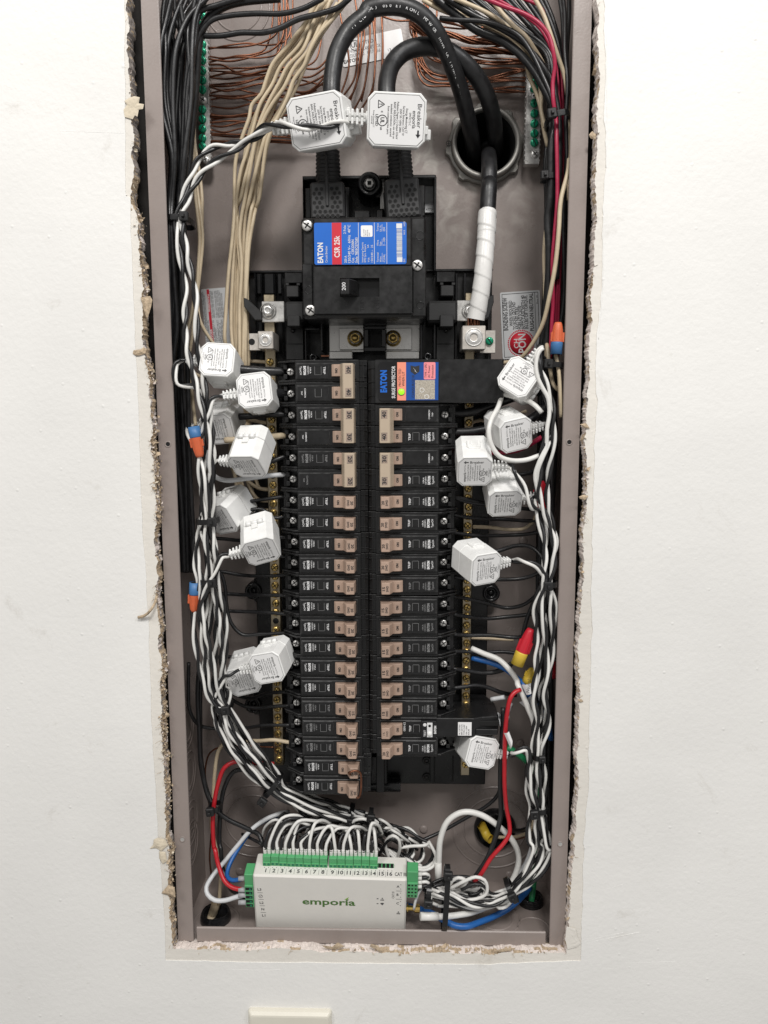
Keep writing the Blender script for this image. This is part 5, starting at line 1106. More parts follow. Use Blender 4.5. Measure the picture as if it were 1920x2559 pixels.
# ================================================================ BARE COPPER
G = 'bare copper ground wires'
def cu(label, *p, r=.92, grp=G): return wire(path(*p), r, 'copper', label, grp, 'ground_wire', 7, wob=.25)
LBL = 'bare copper wire running from the left ground bar towards the middle'
for p in ([(560, 300, 84), (750, 295, 84), (900, 265, 82), (980, 215, 80), (1010, 130, 80), (1000, -20, 80)], [(560, 372, 84), (700, 385, 84), (850, 350, 82), (960, 310, 80), (1020, 240, 80), (1030, 100, 80), (1025, -20, 80)],
          [(560, 432, 86), (700, 430, 86), (850, 425, 84), (970, 395, 82), (1035, 300, 82), (1045, 120, 82), (1047, -20, 82)], [(560, 405, 82), (650, 410, 80), (720, 450, 80), (800, 465, 80), (900, 450, 80), (1000, 430, 80), (1100, 420, 82), (1240, 430, 82), (1330, 340, 82)],
          [(560, 485, 82), (680, 460, 80), (800, 470, 80), (950, 440, 80), (1100, 480, 82), (1200, 482, 82), (1320, 400, 82)], [(560, 540, 82), (680, 540, 80), (800, 515, 80), (900, 480, 80), (1000, 455, 82), (1070, 390, 84), (1065, 100, 84), (1050, -20, 84)],
          [(560, 545, 80), (660, 572, 78), (760, 555, 78), (860, 530, 78), (950, 520, 80), (1100, 540, 80), (1220, 510, 80), (1330, 440, 80)], [(560, 598, 82), (700, 620, 80), (820, 605, 80), (900, 590, 80), (1000, 560, 80), (1180, 575, 80), (1310, 460, 80)],
          [(560, 600, 84), (720, 604, 84), (860, 598, 84), (1060, 612, 82), (1180, 585, 82), (1320, 490, 82)], [(560, 725, 82), (700, 730, 82), (800, 715, 82), (1060, 690, 82), (1120, 690, 82)], [(560, 738, 84), (720, 736, 84), (810, 722, 84), (1060, 702, 84), (1120, 700, 84)],
          [(560, 772, 82), (700, 760, 82), (800, 766, 82), (960, 740, 82), (1080, 718, 82)], [(560, 786, 84), (640, 796, 82), (760, 770, 82), (900, 760, 82), (1080, 750, 82)], [(560, 840, 82), (800, 850, 80), (1000, 860, 82), (1090, 866, 82)], [(560, 885, 82), (700, 890, 80), (930, 880, 82), (1100, 886, 82)], [(560, 895, 84), (760, 900, 84), (930, 893, 84), (1110, 902, 84)]):
    cu(LBL, 'A', *p)
rc = random.Random(77)
for k in range(13):
    y = 300+k*46+rc.uniform(-12, 12); x2 = rc.uniform(900, 1330); pts = [(560, y, 86)]
    for q_ in range(1, 5): pts.append((560+(x2-560)*q_/4, y+rc.uniform(-26, 22)-q_*(8 if k < 6 else 1), 85-rc.uniform(0, 4)))
    if k < 5: pts += [(x2+40, y-160, 84), (x2+rc.uniform(20, 70), -20, 84)]
    else: pts.append((x2+90, y-30+rc.uniform(-40, 40), 86))
    cu(LBL, 'A', *pts, r=.8)
for k in range(10):
    y = 150+k*44+rc.uniform(-14, 14); x1 = rc.uniform(300, 460); pts = [(x1, -20 if k < 5 else y-140, 84), (x1+rc.uniform(-10, 30), y-60, 84)]
    for q_ in range(1, 5): pts.append((x1+60+(1060-x1-60)*q_/4, y+rc.uniform(-24, 24)+q_*6, 86-rc.uniform(0, 4)))
    cu('bare copper wire running from the middle to the right ground bar', 'B', *pts, r=.8)
LBC = 'bare copper wire hanging down between the two service cables'
for p in (['B', (25, 20, 84), (20, 150, 82), (30, 240, 80), (15, 330, 80), (0, 450, 82), 'A', (1440, 660, 84)], ['B', (50, 60, 82), (62, 200, 80), (58, 330, 80), (40, 480, 82), (8, 640, 84)], ['B', (95, 60, 82), (92, 200, 82), (100, 320, 80), (90, 470, 82), (75, 640, 84)], ['B', (138, 60, 82), (142, 300, 82), (136, 470, 82), (130, 640, 84)],
          ['A', (1375, -20, 82), (1392, 120, 80), (1420, 240, 80), (1440, 420, 82), (1380, 620, 84)], ['A', (1478, -20, 80), (1500, 160, 78), (1492, 350, 78), (1470, 500, 80), (1395, 615, 84)], ['A', (1528, -20, 80), (1522, 200, 78), (1505, 400, 78), (1478, 560, 80), (1420, 650, 84)],
          ['A', (1545, -20, 80), (1572, 160, 78), (1556, 400, 78), (1525, 580, 80), (1460, 710, 84)], ['A', (1585, 80, 82), (1602, 300, 80), (1585, 560, 80), (1510, 700, 84)], ['A', (1640, 30, 82), (1655, 300, 80), (1640, 520, 82), (1600, 690, 84)]): cu(LBC, *p)
LBR = 'bare copper wire running from the middle to the right ground bar'
for p in ([(310, 110, 80), (340, 250, 80), (370, 480, 80), (420, 536, 78), (560, 541, 80), (700, 560, 82), (900, 562, 84), (1070, 582, 85)], [(325, 120, 82), (365, 300, 82), (390, 470, 82), (450, 516, 82), (600, 522, 82), (800, 500, 84), (1070, 512, 85)], [(340, 120, 82), (360, 250, 80), (380, 340, 80), (430, 440, 80), (520, 482, 82), (700, 495, 82), (850, 490, 84), (1040, 440, 85)],
          [(140, 104, 70), (230, 130, 70), (340, 130, 72), (560, 140, 78), (640, 166, 80), (740, 192, 84)], [(350, 360, 82), (400, 430, 80), (470, 492, 80), (600, 500, 82)], [(430, 330, 82), (500, 384, 80), (700, 392, 82), (830, 406, 82), (1060, 394, 85)], [(700, 372, 82), (900, 396, 84), (1060, 402, 86)], [(780, 500, 84), (950, 452, 84), (1060, 436, 86)], [(820, 560, 84), (1000, 545, 85), (1070, 556, 86)], [(820, 575, 84), (960, 578, 85), (1070, 570, 86)], [(480, 0, 84), (480, 120, 82), (420, 200, 80), (380, 300, 80), (400, 420, 80), (480, 470, 80), (620, 480, 82)]): cu(LBR, 'B', *p)
for (p, nn) in ((['B', (300, 100, 78), (420, 180, 76), (560, 218, 76), (700, 256, 76), (830, 262, 78), (960, 282, 82), (1060, 300, 85)], 6), (['B', (320, 160, 80), (440, 230, 80), (570, 298, 78), (700, 322, 78), (850, 318, 80), (1060, 335, 85)], 5)):
    q = spline(path(*p), 1.5)
    for k in range(nn):
        pts = []
        for j, v in enumerate(q):
            a = j*1.5/13+6.283*k/nn; rr_ = 2.0 if k else .1
            t_ = (q[min(j+1, len(q)-1)]-q[max(j-1, 0)]).normalized(); n1 = Vector((-t_.z, 0, t_.x)).normalized(); n2 = t_.cross(n1); pts.append(v+(n1*math.cos(a)+n2*math.sin(a))*rr_)
        wire(pts, .95, 'copper', 'bare copper strand of the twisted bunch leading to the right ground bar', 'twisted copper bunch', 'ground_wire', 6, raw=True)
# ================================================================ CREAM WIRES
def cw(label, *p, r=1.7, grp=None, m='wcream', wob=.3): return wire(path(*p), r, m, label, grp, 'wire', 9, wob=wob)
LC = 'cream wire in the loose bundle sweeping down to the left neutral bar'; GC = 'cream neutral wires on the left'
ends = [(855, 180), (858, 320), (862, 600), (862, 665), (862, 735), (866, 800), (862, 1060), (862, 1140), (866, 1205), (864, 700), (864, 770), (862, 900)]
tops = ([(1250, -10, 30), (1180, 120, 34), (1060, 280, 38), (960, 400, 40), (920, 500, 42), (890, 590, 44), (830, 660, 46), (815, 740, 46), (775, 850, 48), (730, 1000, 50), (718, 1258, 52)],
        [(1275, -10, 32), (1200, 130, 34), (1130, 280, 36), (1010, 420, 40), (960, 530, 42), (880, 660, 42), (840, 800, 44), (800, 950, 46), (757, 1080, 48), (733, 1258, 52)],
        [(1300, -10, 26), (1230, 110, 30), (1150, 310, 32), (1050, 420, 36), (1000, 520, 38), (930, 650, 40), (870, 800, 42), (835, 960, 44), (790, 1120, 46), (757, 1258, 50)],
        [(1330, -10, 28), (1250, 180, 28), (1180, 320, 30), (1090, 430, 34), (1030, 550, 36), (960, 650, 38), (900, 760, 40), (850, 900, 42), (820, 1050, 44), (783, 1258, 48)],
        [(1370, 20, 24), (1280, 170, 26), (1200, 290, 28), (1170, 390, 30), (1100, 490, 34), (1060, 600, 36), (1000, 720, 38), (920, 850, 40), (880, 980, 42), (850, 1100, 44), (812, 1258, 48)],
        [(1445, -10, 20), (1350, 110, 24), (1250, 220, 26), (1190, 330, 28), (1160, 410, 30), (1090, 510, 34), (1050, 620, 36), (990, 740, 38), (930, 870, 40), (910, 960, 42), (872, 1258, 48)],
        [(1310, -10, 34), (1220, 180, 36), (1100, 350, 40), (1040, 470, 42), (985, 580, 44), (930, 690, 46), (890, 800, 46), (860, 1000, 50), (846, 1258, 54)],
        [(1230, -10, 40), (1150, 180, 42), (1020, 360, 44), (940, 480, 46), (900, 620, 48), (840, 760, 50), (800, 900, 52), (772, 1080, 54), (720, 1258, 56)],
        [(1420, 0, 36), (1300, 170, 38), (1220, 280, 40), (1120, 440, 42), (1070, 560, 44), (1010, 680, 46), (940, 800, 48), (890, 920, 50), (840, 1120, 52), (800, 1258, 56)])
tops = tops+([(1340, -10, 44), (1215, 210, 46), (1080, 400, 48), (1015, 560, 50), (955, 700, 52), (905, 830, 54), (875, 1000, 56), (862, 1258, 58)], [(1290, -10, 46), (1140, 240, 48), (985, 440, 50), (925, 580, 52), (862, 720, 54), (812, 900, 56), (790, 1080, 58), (742, 1258, 60)], [(1400, -10, 42), (1330, 110, 42), (1180, 380, 46), (1120, 520, 48), (1030, 700, 50), (965, 800, 52), (930, 900, 54), (890, 1100, 56), (835, 1258, 60)])
mids = ([(716, 300), (700, 500), (688, 620), (668, 900), (660, 1090)], [(726, 350), (708, 700), (702, 1000), (720, 1258)], [(735, 250), (728, 450), (722, 700), (722, 1000), (738, 1258)], [(764, 300), (752, 420), (768, 600), (752, 900), (750, 1258)], [(788, 300), (778, 450), (775, 700), (768, 1000), (765, 1258)], [(840, 290), (825, 400), (800, 600), (790, 1000), (788, 1258)], [(830, 250), (800, 450), (790, 700), (792, 1000), (796, 1258)], [(722, 330), (758, 560), (795, 700), (800, 1000), (802, 1258)], [(800, 250), (770, 420), (745, 700), (735, 1000), (735, 1258)], [(845, 300), (815, 480), (800, 700), (780, 1000), (775, 1258)], [(738, 300), (742, 480), (760, 700), (758, 1000), (752, 1258)], [(820, 300), (790, 480), (730, 720), (712, 1000), (710, 1258)])
for k in range(12):
    e = ends[k]; Y0 = 50+k % 3*4
    p = ['A']+tops[k]+['C']+[(x, y, Y0) for x, y in mids[k]]
    xe = {0: 560, 1: 600, 2: 640, 3: 655, 4: 690, 5: 715, 6: 730, 7: 620, 8: 672, 9: 700, 10: 640, 11: 668}[k]
    if e[1] > 300: p += ['E', (xe, 300, 62), (xe+6, e[1]-190 if e[1] > 560 else 420, 64), (xe+50, e[1]-50, 62), (e[0]-60, e[1]-6, 58), (e[0]+4, e[1], 56)]
    else: p += ['E', (xe+30, 120, 60), (xe+90, e[1]-18, 58), (e[0]-40, e[1]-4, 56), (e[0]+4, e[1], 55)]
    cw(LC, *p, grp=GC)
for k, (p, y) in enumerate((([(640, 640), (660, 930)], 1060), ([(690, 700), (716, 1000)], 1140), ([(610, 900), (700, 1080)], 1210))): cw('cream wire dropping behind the clamps to the left neutral bar', 'E', (p[0][0], 560, 66), (p[0][0], p[0][1], 66), (p[1][0], p[1][1], 64), (790, y-12, 58), (866, y, 56), grp='short cream wires behind the clamps')
LV = 'cream wire running straight down beside the black bundle on the left'
for p in (['A', (395, 60, 60), (410, 400, 58), (430, 650, 56), (455, 950, 54), (475, 1258, 54), 'C', (482, 250, 54), (500, 450, 54), (492, 650, 54), (490, 850, 54), (505, 960, 52), (575, 1085, 56), 'E', (590, 180, 60), (620, 420, 62)], ['A', (410, 60, 64), (430, 500, 62), (460, 900, 60), (495, 1258, 58), 'C', (508, 300, 56), (518, 450, 56), (505, 620, 56), (480, 850, 56), (455, 1050, 56), (440, 1258, 56), 'E', (420, 300, 50)], ['A', (470, 640, 66), (470, 900, 64), (500, 1100, 60), (515, 1258, 58), 'C', (515, 250, 58), (510, 500, 58), (470, 800, 58), (430, 1000, 58), (330, 1180, 50), 'E', (310, 300, 45), (345, 500, 30), (360, 620, 20)]): cw(LV, *p, grp='cream wires beside the left bundle', r=1.6)
# ================================================================ BLACK BUNDLE, LEFT
LB = 'black wire in the thick bundle hugging the left side of the panel'; GB = 'black bundle on the left'
rb = random.Random(11)
for k in range(22):
    f = k/21; xt = 250+f*200; Yk = 8+rb.random()*44
    tx = rb.uniform(340, 560) if k > 5 else xt+rb.uniform(0, 60)
    x5 = 300+f*95+rb.uniform(-10, 10); x8 = 318+f*75+rb.uniform(-10, 10); x13 = 392+f*42
    cw(LB, 'A', (tx, -15, Yk+8), ((tx+xt)/2+rb.uniform(-15, 15), 110, Yk+4), (xt+15+rb.uniform(-25, 25), 300, Yk), (xt*.75+x5*.25+rb.uniform(-20, 20), 620, Yk), (x5+15, 1000, Yk), (x5, 1258, Yk+3), 'C', (x5+rb.uniform(-8, 8), 345, Yk), (x8+rb.uniform(-14, 14), 700, Yk+2), (x8+rb.uniform(-10, 10), 1000, Yk+5),
       'P', (x13+30+rb.uniform(-6, 6), 900, Yk+8), (x13+34+rb.uniform(-8, 8), 1080, Yk+12), (x13+42+rb.uniform(-5, 8), 1260, Yk+16), (x13+48+rb.uniform(-4, 6), 1430, Yk+20), grp=GB, m='wblack', r=rb.uniform(1.7, 2.3), wob=.5)
cw('upper of two black wires crossing the cream bundle into the left side', 'A', (1275, -12, 20), (1150, 52, 24), (1020, 84, 26), (850, 84, 26), (680, 98, 26), (580, 125, 26), (505, 210, 26), (470, 320, 26), (458, 430, 24), (462, 560, 22), (425, 700, 22), (405, 900, 22), (385, 1258, 24), 'C', (345, 400, 26), (355, 800, 28), (345, 1200, 30), m='wblack', r=2.2)
cw('lower of two black wires crossing the cream bundle into the left side', 'A', (1450, -15, 14), (1380, 45, 18), (1260, 86, 22), (1120, 122, 24), (1000, 180, 26), (900, 206, 26), (760, 206, 28), (640, 224, 30), (540, 226, 30), (450, 228, 30), (400, 300, 30), (375, 450, 28), (350, 800, 26), (330, 1258, 26), m='wblack', r=2.3)
for k, p in enumerate(([(1010, -12, 30), (760, 12, 30), (650, 45, 30), (565, 110, 30), (515, 200, 30), (492, 310, 30), (484, 430, 32), (470, 600, 34), (440, 900, 36), (415, 1258, 36)], [(900, -15, 36), (700, 25, 36), (600, 60, 36), (530, 150, 36), (490, 260, 36), (470, 400, 36), (440, 700, 36), (420, 1000, 38), (400, 1258, 38)], [(780, -18, 24), (620, 30, 24), (500, 70, 22), (440, 130, 20), (425, 210, 18), (440, 420, 18), (455, 540, 18), (430, 680, 18), (395, 1000, 20), (360, 1258, 22)])):
    cw('thick black wire curving off the top edge into the left bundle, %s' % ('uppermost', 'in the middle', 'nearest the viewer')[k], 'A', *p, m='wblack', r=(3.4, 3.0, 2.4)[k])
# ================================================================ CLAMP LEADS, LEFT
def bundle(cen, offs, spread): return [c+Vector(((offs[0]*math.cos(.25*k)-offs[1]*math.sin(.25*k))*spread[k], (offs[0]*math.sin(.25*k)+offs[1]*math.cos(.25*k))*spread[k]*.75, 0)) for k, c in enumerate(cen)]
CEN = path('C', (400, 345, 8), (425, 560, 6), (455, 760, 6), (450, 950, 4), (440, 1100, 2), 'E', (330, 180, 0), (355, 360, -2), (395, 560, -4), (415, 780, -4), (418, 980, -2), (425, 1180, 0), 'G', (430, 165, 0), (420, 330, 0), (435, 480, 0), (445, 585, 0), (455, 740, 2), (465, 900, 4), (478, 1060, 6), (485, 1230, 10), 'I', (520, 230, 14), (552, 290, 14), (600, 420, 18), (670, 545, 20), (740, 640, 22), (830, 760, 26), (905, 845, 30), (1010, 905, 34), (1130, 955, 38), (1270, 1010, 44), (1420, 1050, 48))
SPR = [.8, .9, 1, 1.2, 1.2, 1.3, 1.2, 1.1, 1.1, 1.1, .9, .75, 1.1, 1.1, .8, 1.2, 1.35, 1.35, 1.2, 1.0, .85, 1.2, 1.35, 1.35, 1.2, .9, 1.2, 1.5, 1.7, 1.4]
offs = [(0, -7), (-7, -3), (7, -2), (-3, 5), (4, 6), (-9, 4), (10, -6), (2, -11), (-6, -9), (9, 5)]
NMS = {'L1': 'uppermost left clamp', 'L2': 'left clamp on the thick top breaker wire', 'L3': 'half hidden clamp by the orange connector', 'L4': 'steeply tipped clamp on the cream wire', 'L5': 'clamp crossed by a cable tie', 'L6': 'tipped clamp below the tied one', 'L7': 'lowest whole clamp on the left', 'L8': 'mostly hidden lowest left clamp', 'R1': 'uppermost right clamp turned on its corner', 'R2': 'right clamp inside the white loop', 'R3': 'right clamp closest to the breakers', 'R4': 'right clamp behind the closest one', 'R5': 'right clamp hanging alone', 'R6': 'lowest right clamp'}
LT = 'lead of a left clamp twisting down in the black and white bundle'; GT = 'clamp leads in the left bundle'
SVA = path('Q', (748, 402, -4), (640, 425, -17.5), 'A', (1300, 792, -17.5), (1170, 802, -17.5), (1060, 790, -16), (980, 780, -8), (890, 808, 4), (805, 878, 10), (735, 935, 12), (620, 1000, 12), (545, 1055, 12), (480, 1140, 10), (425, 1258, 8))
SVB = path('Q', (10, 445, -6), (-25, 455, 2), 'A', (880, 850, 10), (790, 886, 14), (690, 908, 16), (575, 930, 16), (495, 1000, 14), (450, 1100, 12), (400, 1230, 10))
twist(SVA+bundle(CEN, offs[0], SPR), 1.6, 'lead of the right service clamp, twisting across to the left bundle', None, 44, 0)
twist(SVB+bundle(CEN, offs[1], SPR), 1.55, 'lead of the left service clamp, twisting down to the left bundle', None, 46, 1.5)
for key, k0, oi, mid in (('L1', 6, 2, [('E', 225, 190, 0), ('E', 228, 330, -2)]), ('L2', 8, 3, [('E', 470, 440, -8), ('E', 440, 570, -8)]), ('L3', 9, 5, [('E', 330, 720, 4)]), ('L4', 11, 6, [('E', 470, 930, -4), ('E', 450, 1060, -4)]), ('L5', 13, 8, [('G', 395, 250, 4)]), ('L6', 15, 9, [('G', 540, 415, -8), ('G', 490, 530, -8)]), ('L7', 20, 7, [('G', 600, 1240, -2), ('I', 560, 90, 2)]), ('L8', 21, 4, [('I', 585, 180, 16), ('I', 580, 330, 14)])):
    f = CL[key]; st = [f(30, 8, 0), f(34, 8, 0)]
    pts = st+[at(*m) for m in mid]+bundle(CEN, offs[oi], SPR)[k0:]
    twist(pts, 1.42, 'lead of the '+NMS[key]+', in the left bundle', GT, 42+oi*2, oi*1.3)
# ================================================================ ROUND THE MONITOR
def P3(c, x, y, Y): return at(c, x, y, Y)
rm = random.Random(21)
MX = [(250, 60), (330, 130), (420, 190), (540, 210), (660, 250), (760, 280), (850, 310), (930, 340), (1010, 370), (1100, 400), (1200, 430), (1300, 460), (1400, 500)]
# the mass of pairs lying along the back above the monitor
for k in range(11):
    y0 = rm.uniform(-60, 70)
    pts = []
    i0 = rm.choice((0, 0, 1, 2, 4)); i1 = rm.choice((9, 10, 11, 12, 12))
    for i in range(i0, i1+1): pts.append(P3('X', MX[i][0]+rm.uniform(-25, 25), MX[i][1]+y0+rm.uniform(-28, 28), 56+rm.uniform(-16, 14)))
    x, y = MX[i1]
    if k % 2 == 0: pts += [P3('X', x+120+rm.uniform(-30, 30), y+70+rm.uniform(-30, 20), 54), P3('X', x+150+rm.uniform(-40, 10), y+170, 50), P3('X', x+60, y+230, 46), P3('X', x-80, y+150+rm.uniform(-30, 30), 48), P3('X', x-230, y+70, 56)]
    twist(pts, 1.4, 'clamp lead in the tangle behind the monitor', 'tangled clamp leads behind the monitor', rm.uniform(36, 60), k*1.7)
GL = 'short leads looping into the terminal row'
for k, pt in enumerate(FT):
    j = k//2; blk = k % 2 == 0
    x = 60+j*72+(0 if blk else 30); yb = 545+j*3.2; sg = rm.choice((1, 1, 1, .6)) if j < 8 else rm.choice((1, .4, -.3, -.6)) if j < 11 else rm.choice((.5, -.25, .3))
    hgt = rm.uniform(9, 17) if blk else rm.uniform(11, 26)
    run = rm.uniform(7, 30)*sg if blk else rm.uniform(9, 26)*sg
    if (j, blk) in ((0, False), (2, False), (1, True)): hgt, run = 27-j, 30
    up_ = Vector((rm.uniform(-.6, 1.2)*sg, rm.uniform(-.5, 1), 5.5))
    a1 = pt+up_; pk = pt+Vector((run*.40, rm.uniform(1, 7), hgt)); tg = pt+Vector((run*.85, rm.uniform(7, 14), hgt*rm.uniform(.75, 1.0))); en = pt+Vector((run*1.2+rm.uniform(0, 5), 24, hgt*rm.uniform(.1, .6)))
    wire([pt-Vector((0, 0, 1.5)), pt, a1, pk, tg, en], 1.5, 'wblack' if blk else 'wwhite', ('black' if blk else 'white')+' lead looping out of the terminal row on top of the monitor', ('black ' if blk else 'white ')+GL, 'wire', 8)
for k in range(12):
    x, y = 180+k*68+rm.uniform(-30, 30), rm.uniform(330, 470); c = 'wblack' if k % 3 else 'wwhite'; pts = []
    ph = rm.uniform(0, 6); w2, h2 = rm.uniform(60, 130), rm.uniform(35, 80)
    for q_ in range(rm.randint(6, 11)): a_ = ph+q_*.55; pts.append(P3('X', x+w2*math.cos(a_)+q_*6, y+h2*math.sin(a_), 58+8*math.sin(a_*.7)))
    wire(pts, 1.5, c, ('black' if c == 'wblack' else 'white')+' lead curling in the tangle behind the terminal row', ('black ' if c == 'wblack' else 'white ')+'curls behind the terminal row', 'wire', 8)
for k in range(22):
    x, y = 70+k*44+rm.uniform(-25, 25), rm.uniform(330, 500); c = 'wblack' if k % 4 else 'wwhite'; L_ = rm.uniform(90, 240)*rm.choice((1, 1, -1)); h_ = rm.uniform(30, 110)
    pts = [P3('X', x, y+60, 50), P3('X', x+L_*.15, y-h_*.4, 42+rm.uniform(-6, 6)), P3('X', x+L_*.5, y-h_, 40+rm.uniform(-8, 8)), P3('X', x+L_*.85, y-h_*.5+rm.uniform(-20, 20), 46), P3('X', x+L_, y+rm.uniform(20, 70), 56)]
    wire(pts, 1.35, c, ('black' if c == 'wblack' else 'white')+' lead arching through the tangle over the terminal row', ('black ' if c == 'wblack' else 'white ')+'arches over the terminal row', 'wire', 8)
for lab, p in (('white wire making a tall loop above terminal twelve', [(800, 500, 40), (800, 400, 36), (830, 330, 34), (890, 300, 32), (960, 305, 32), (1005, 340, 34), (990, 400, 44), (930, 360, 50)]), ('white wire in a small curl above terminal ten', [(790, 350, 44), (720, 355, 40), (695, 385, 40), (720, 420, 40), (790, 420, 44)]), ('white wire loop standing right of the terminal row', [(1150, 640, 44), (1120, 540, 42), (1130, 480, 40), (1180, 445, 38), (1225, 465, 38), (1245, 540, 40), (1220, 640, 46)]), ('white wire bridging across to the right of the loop', [(1240, 550, 42), (1340, 535, 42), (1470, 525, 42), (1500, 500, 46)]), ('white wire curving down the right side of the tangle to the monitor', [(1490, 490, 46), (1530, 560, 42), (1560, 640, 38), (1530, 710, 34), (1450, 745, 30), (1390, 735, 30)]), ('white wire across the back of the monitor corner', [(1290, 640, 40), (1340, 670, 36), (1400, 715, 32), (1470, 720, 34), (1540, 670, 40)])):
    wire(path('X', *p), 1.6, 'wwhite', lab, None, 'wire', 8)
for lab, p in (('black wire crossing the loop right of the terminal row', [(1060, 620, 42), (1090, 560, 40), (1140, 490, 38), (1190, 470, 37), (1240, 500, 40), (1290, 590, 46)]), ('black wire arching over the right end of the tangle', [(1180, 375, 54), (1250, 375, 52), (1330, 410, 50), (1420, 470, 48), (1500, 510, 46), (1530, 590, 44), (1500, 680, 42), (1430, 720, 40)]), ('black wire leading away from the terminal row to the left', [(60, 545, 34), (50, 520, 34), (-20, 480, 40), (-120, 430, 50)])):
    wire(path('X', *p), 1.5, 'wblack', lab, None, 'wire', 8)
# service terminal leads and the coil at the right
for k, (y, c) in enumerate(((418, 'wwhite'), (455, 'wblack'), (498, 'wwhite'), (540, 'wblack'))):
    a = at('V', 575, y, 4); 
    m2 = MB(); m2.tube([a, at('V', 618, y, 4)], 2.0, 10); tag(m2.build('ferrule', 'ferrule'), 'white ferrule in the right terminal of the monitor', 'ferrule', 'ferrules in the right terminal')
    wire(path('V', (612, y, 4), (660, y-4, 4), (690, y+(16 if k % 2 == 0 else -22), 6), (672, y+(52 if k % 2 == 0 else -8), 10), (640, y+40, 14)), 1.5, c, ('white' if c == 'wwhite' else 'black')+' short lead bending back from the %s part of the right terminal' % ('upper' if k < 2 else 'lower'), None, 'wire', 8)
GCo = 'coil of clamp leads beside the monitor'
for k in range(7):
    w2, h2, cx, cy, Yc = rm.uniform(150, 230), rm.uniform(40, 85), 655+rm.uniform(-25, 35), 640+rm.uniform(-45, 40), 14+k*4
    pts = []; ph = rm.uniform(0, 6)
    for j in range(15): a = ph+j*.48; pts.append(P3('L', cx+w2*math.cos(a)+8*math.sin(3*a), cy+h2*math.sin(a)*1.0-18*math.cos(a)+rm.uniform(-6, 6), Yc+4*math.sin(a*1.5)))
    c = 'wwhite' if k % 2 == 0 else 'wblack'
    wire(pts, 1.55, c, ('white' if c == 'wwhite' else 'black')+' wire wound in the tied coil right of the monitor', ('white ' if c == 'wwhite' else 'black ')+GCo, 'wire', 8)
for k, (c, p) in enumerate((('wwhite', [(480, 610, 10), (560, 640, 8), (640, 690, 8), (740, 740, 8), (850, 750, 10), (960, 720, 12), (1050, 690, 14)]), ('wblack', [(470, 630, 12), (560, 665, 10), (650, 720, 10), (760, 750, 10), (870, 735, 12), (1000, 660, 14), (1060, 625, 14)]), ('wwhite', [(610, 600, 6), (640, 555, 4), (680, 535, 4), (740, 560, 6), (700, 600, 8)]), ('wwhite', [(620, 610, 6), (720, 560, 3), (800, 530, 2), (860, 550, 2), (880, 600, 3), (870, 650, 4), (810, 680, 5), (740, 690, 6)]), ('wwhite', [(500, 660, 10), (620, 690, 8), (700, 725, 8), (800, 745, 8)]), ('wblack', [(700, 620, 6), (790, 580, 5), (850, 590, 5), (900, 640, 8), (960, 650, 12), (1050, 615, 14)]), ('wwhite', [(840, 590, 6), (890, 640, 8), (940, 660, 10), (1010, 640, 12), (1060, 610, 14)]), ('wwhite', [(860, 700, 8), (920, 705, 8), (960, 745, 8), (1010, 735, 10), (1055, 690, 12)]))):
    wire(path('L', *p), 1.6, c, ('white' if c == 'wwhite' else 'black')+' wire wound in the tied coil right of the monitor', ('white ' if c == 'wwhite' else 'black ')+GCo, 'wire', 8)
# ================================================================ CLAMP LEADS, RIGHT
CER = path('F', (1255, 110, 4), (1270, 300, 0), (1300, 460, -2), (1300, 640, -4), (1285, 820, -2), (1250, 960, 0), (1240, 1120, 2), 'H', (1265, 120, 2), (1310, 290, 0), (1310, 450, -2), (1288, 600, -4), (1260, 740, 0), (1275, 900, 2), (1275, 1060, 4), (1265, 1210, 4), 'J', (1240, 210, 6), (1260, 380, 8), (1235, 520, 8), (1228, 625, 8), (1225, 760, 10), (1235, 890, 12), (1240, 985, 12), (1250, 1120, 14), (1262, 1230, 14), 'L', (1265, 300, 14), (1235, 400, 14), (1170, 500, 12), (1095, 580, 12), (1050, 618, 12), (960, 665, 12), (860, 690, 12), (740, 690, 10), (600, 650, 10), (490, 620, 12))
SPR2 = [.7, .9, .9, 1, 1, 1.1, 1.1, 1, 1, .9, .6, 1.1, 1.2, 1.2, 1.2, 1.2, 1.2, .9, .7, 1.1, 1.1, .7, 1.1, 1.2, 1.1, 1, .9, .8, .6, .8, 1, 1.2, 1, .7]
LR_ = 'lead of a right clamp twisting down in the black and white bundle'; GR = 'clamp leads in the right bundle'
offr = [(0, -6), (-6, 0), (6, 0), (0, 6), (-8, -7), (8, -8)]
for key, k0, oi, mid in (('R1', 2, 0, [('B', 1225, 1120, -4), ('F', 1225, 140, -6)]), ('R2', 4, 1, [('F', 1320, 680, -4)]), ('R3', 7, 2, [('F', 1060, 930, -10), ('F', 1130, 1040, -10), ('F', 1190, 1180, -8)]), ('R4', 7, 3, [('F', 1200, 1130, 2)]), ('R5', 11, 4, [('H', 1150, 455, -8), ('H', 1230, 490, -8)]), ('R6', 19, 5, [('J', 1080, 605, -4), ('J', 1150, 585, -4)])):
    f = CL[key]; pts = [f(30, 8, 0), f(35, 8, 0)]+[at(*m) for m in mid if m[0] != 'B']+bundle(CER, offr[oi], SPR2)[k0:]
    twist(pts, 1.45, 'lead of the '+NMS[key]+', in the right bundle', GR, 44+oi*3, oi*1.1)
cw('white wire looping up beside the uppermost right clamp', 'F', (1265, 80, -8), (1235, 110, -8), (1215, 190, -8), (1225, 280, -8), (1262, 360, -8), (1300, 430, -8), (1310, 540, -8), (1295, 640, -8), (1290, 760, -6), (1240, 870, -6), (1212, 960, -4), (1230, 1080, -2), (1250, 1200, 0), m='wwhite', r=1.8)
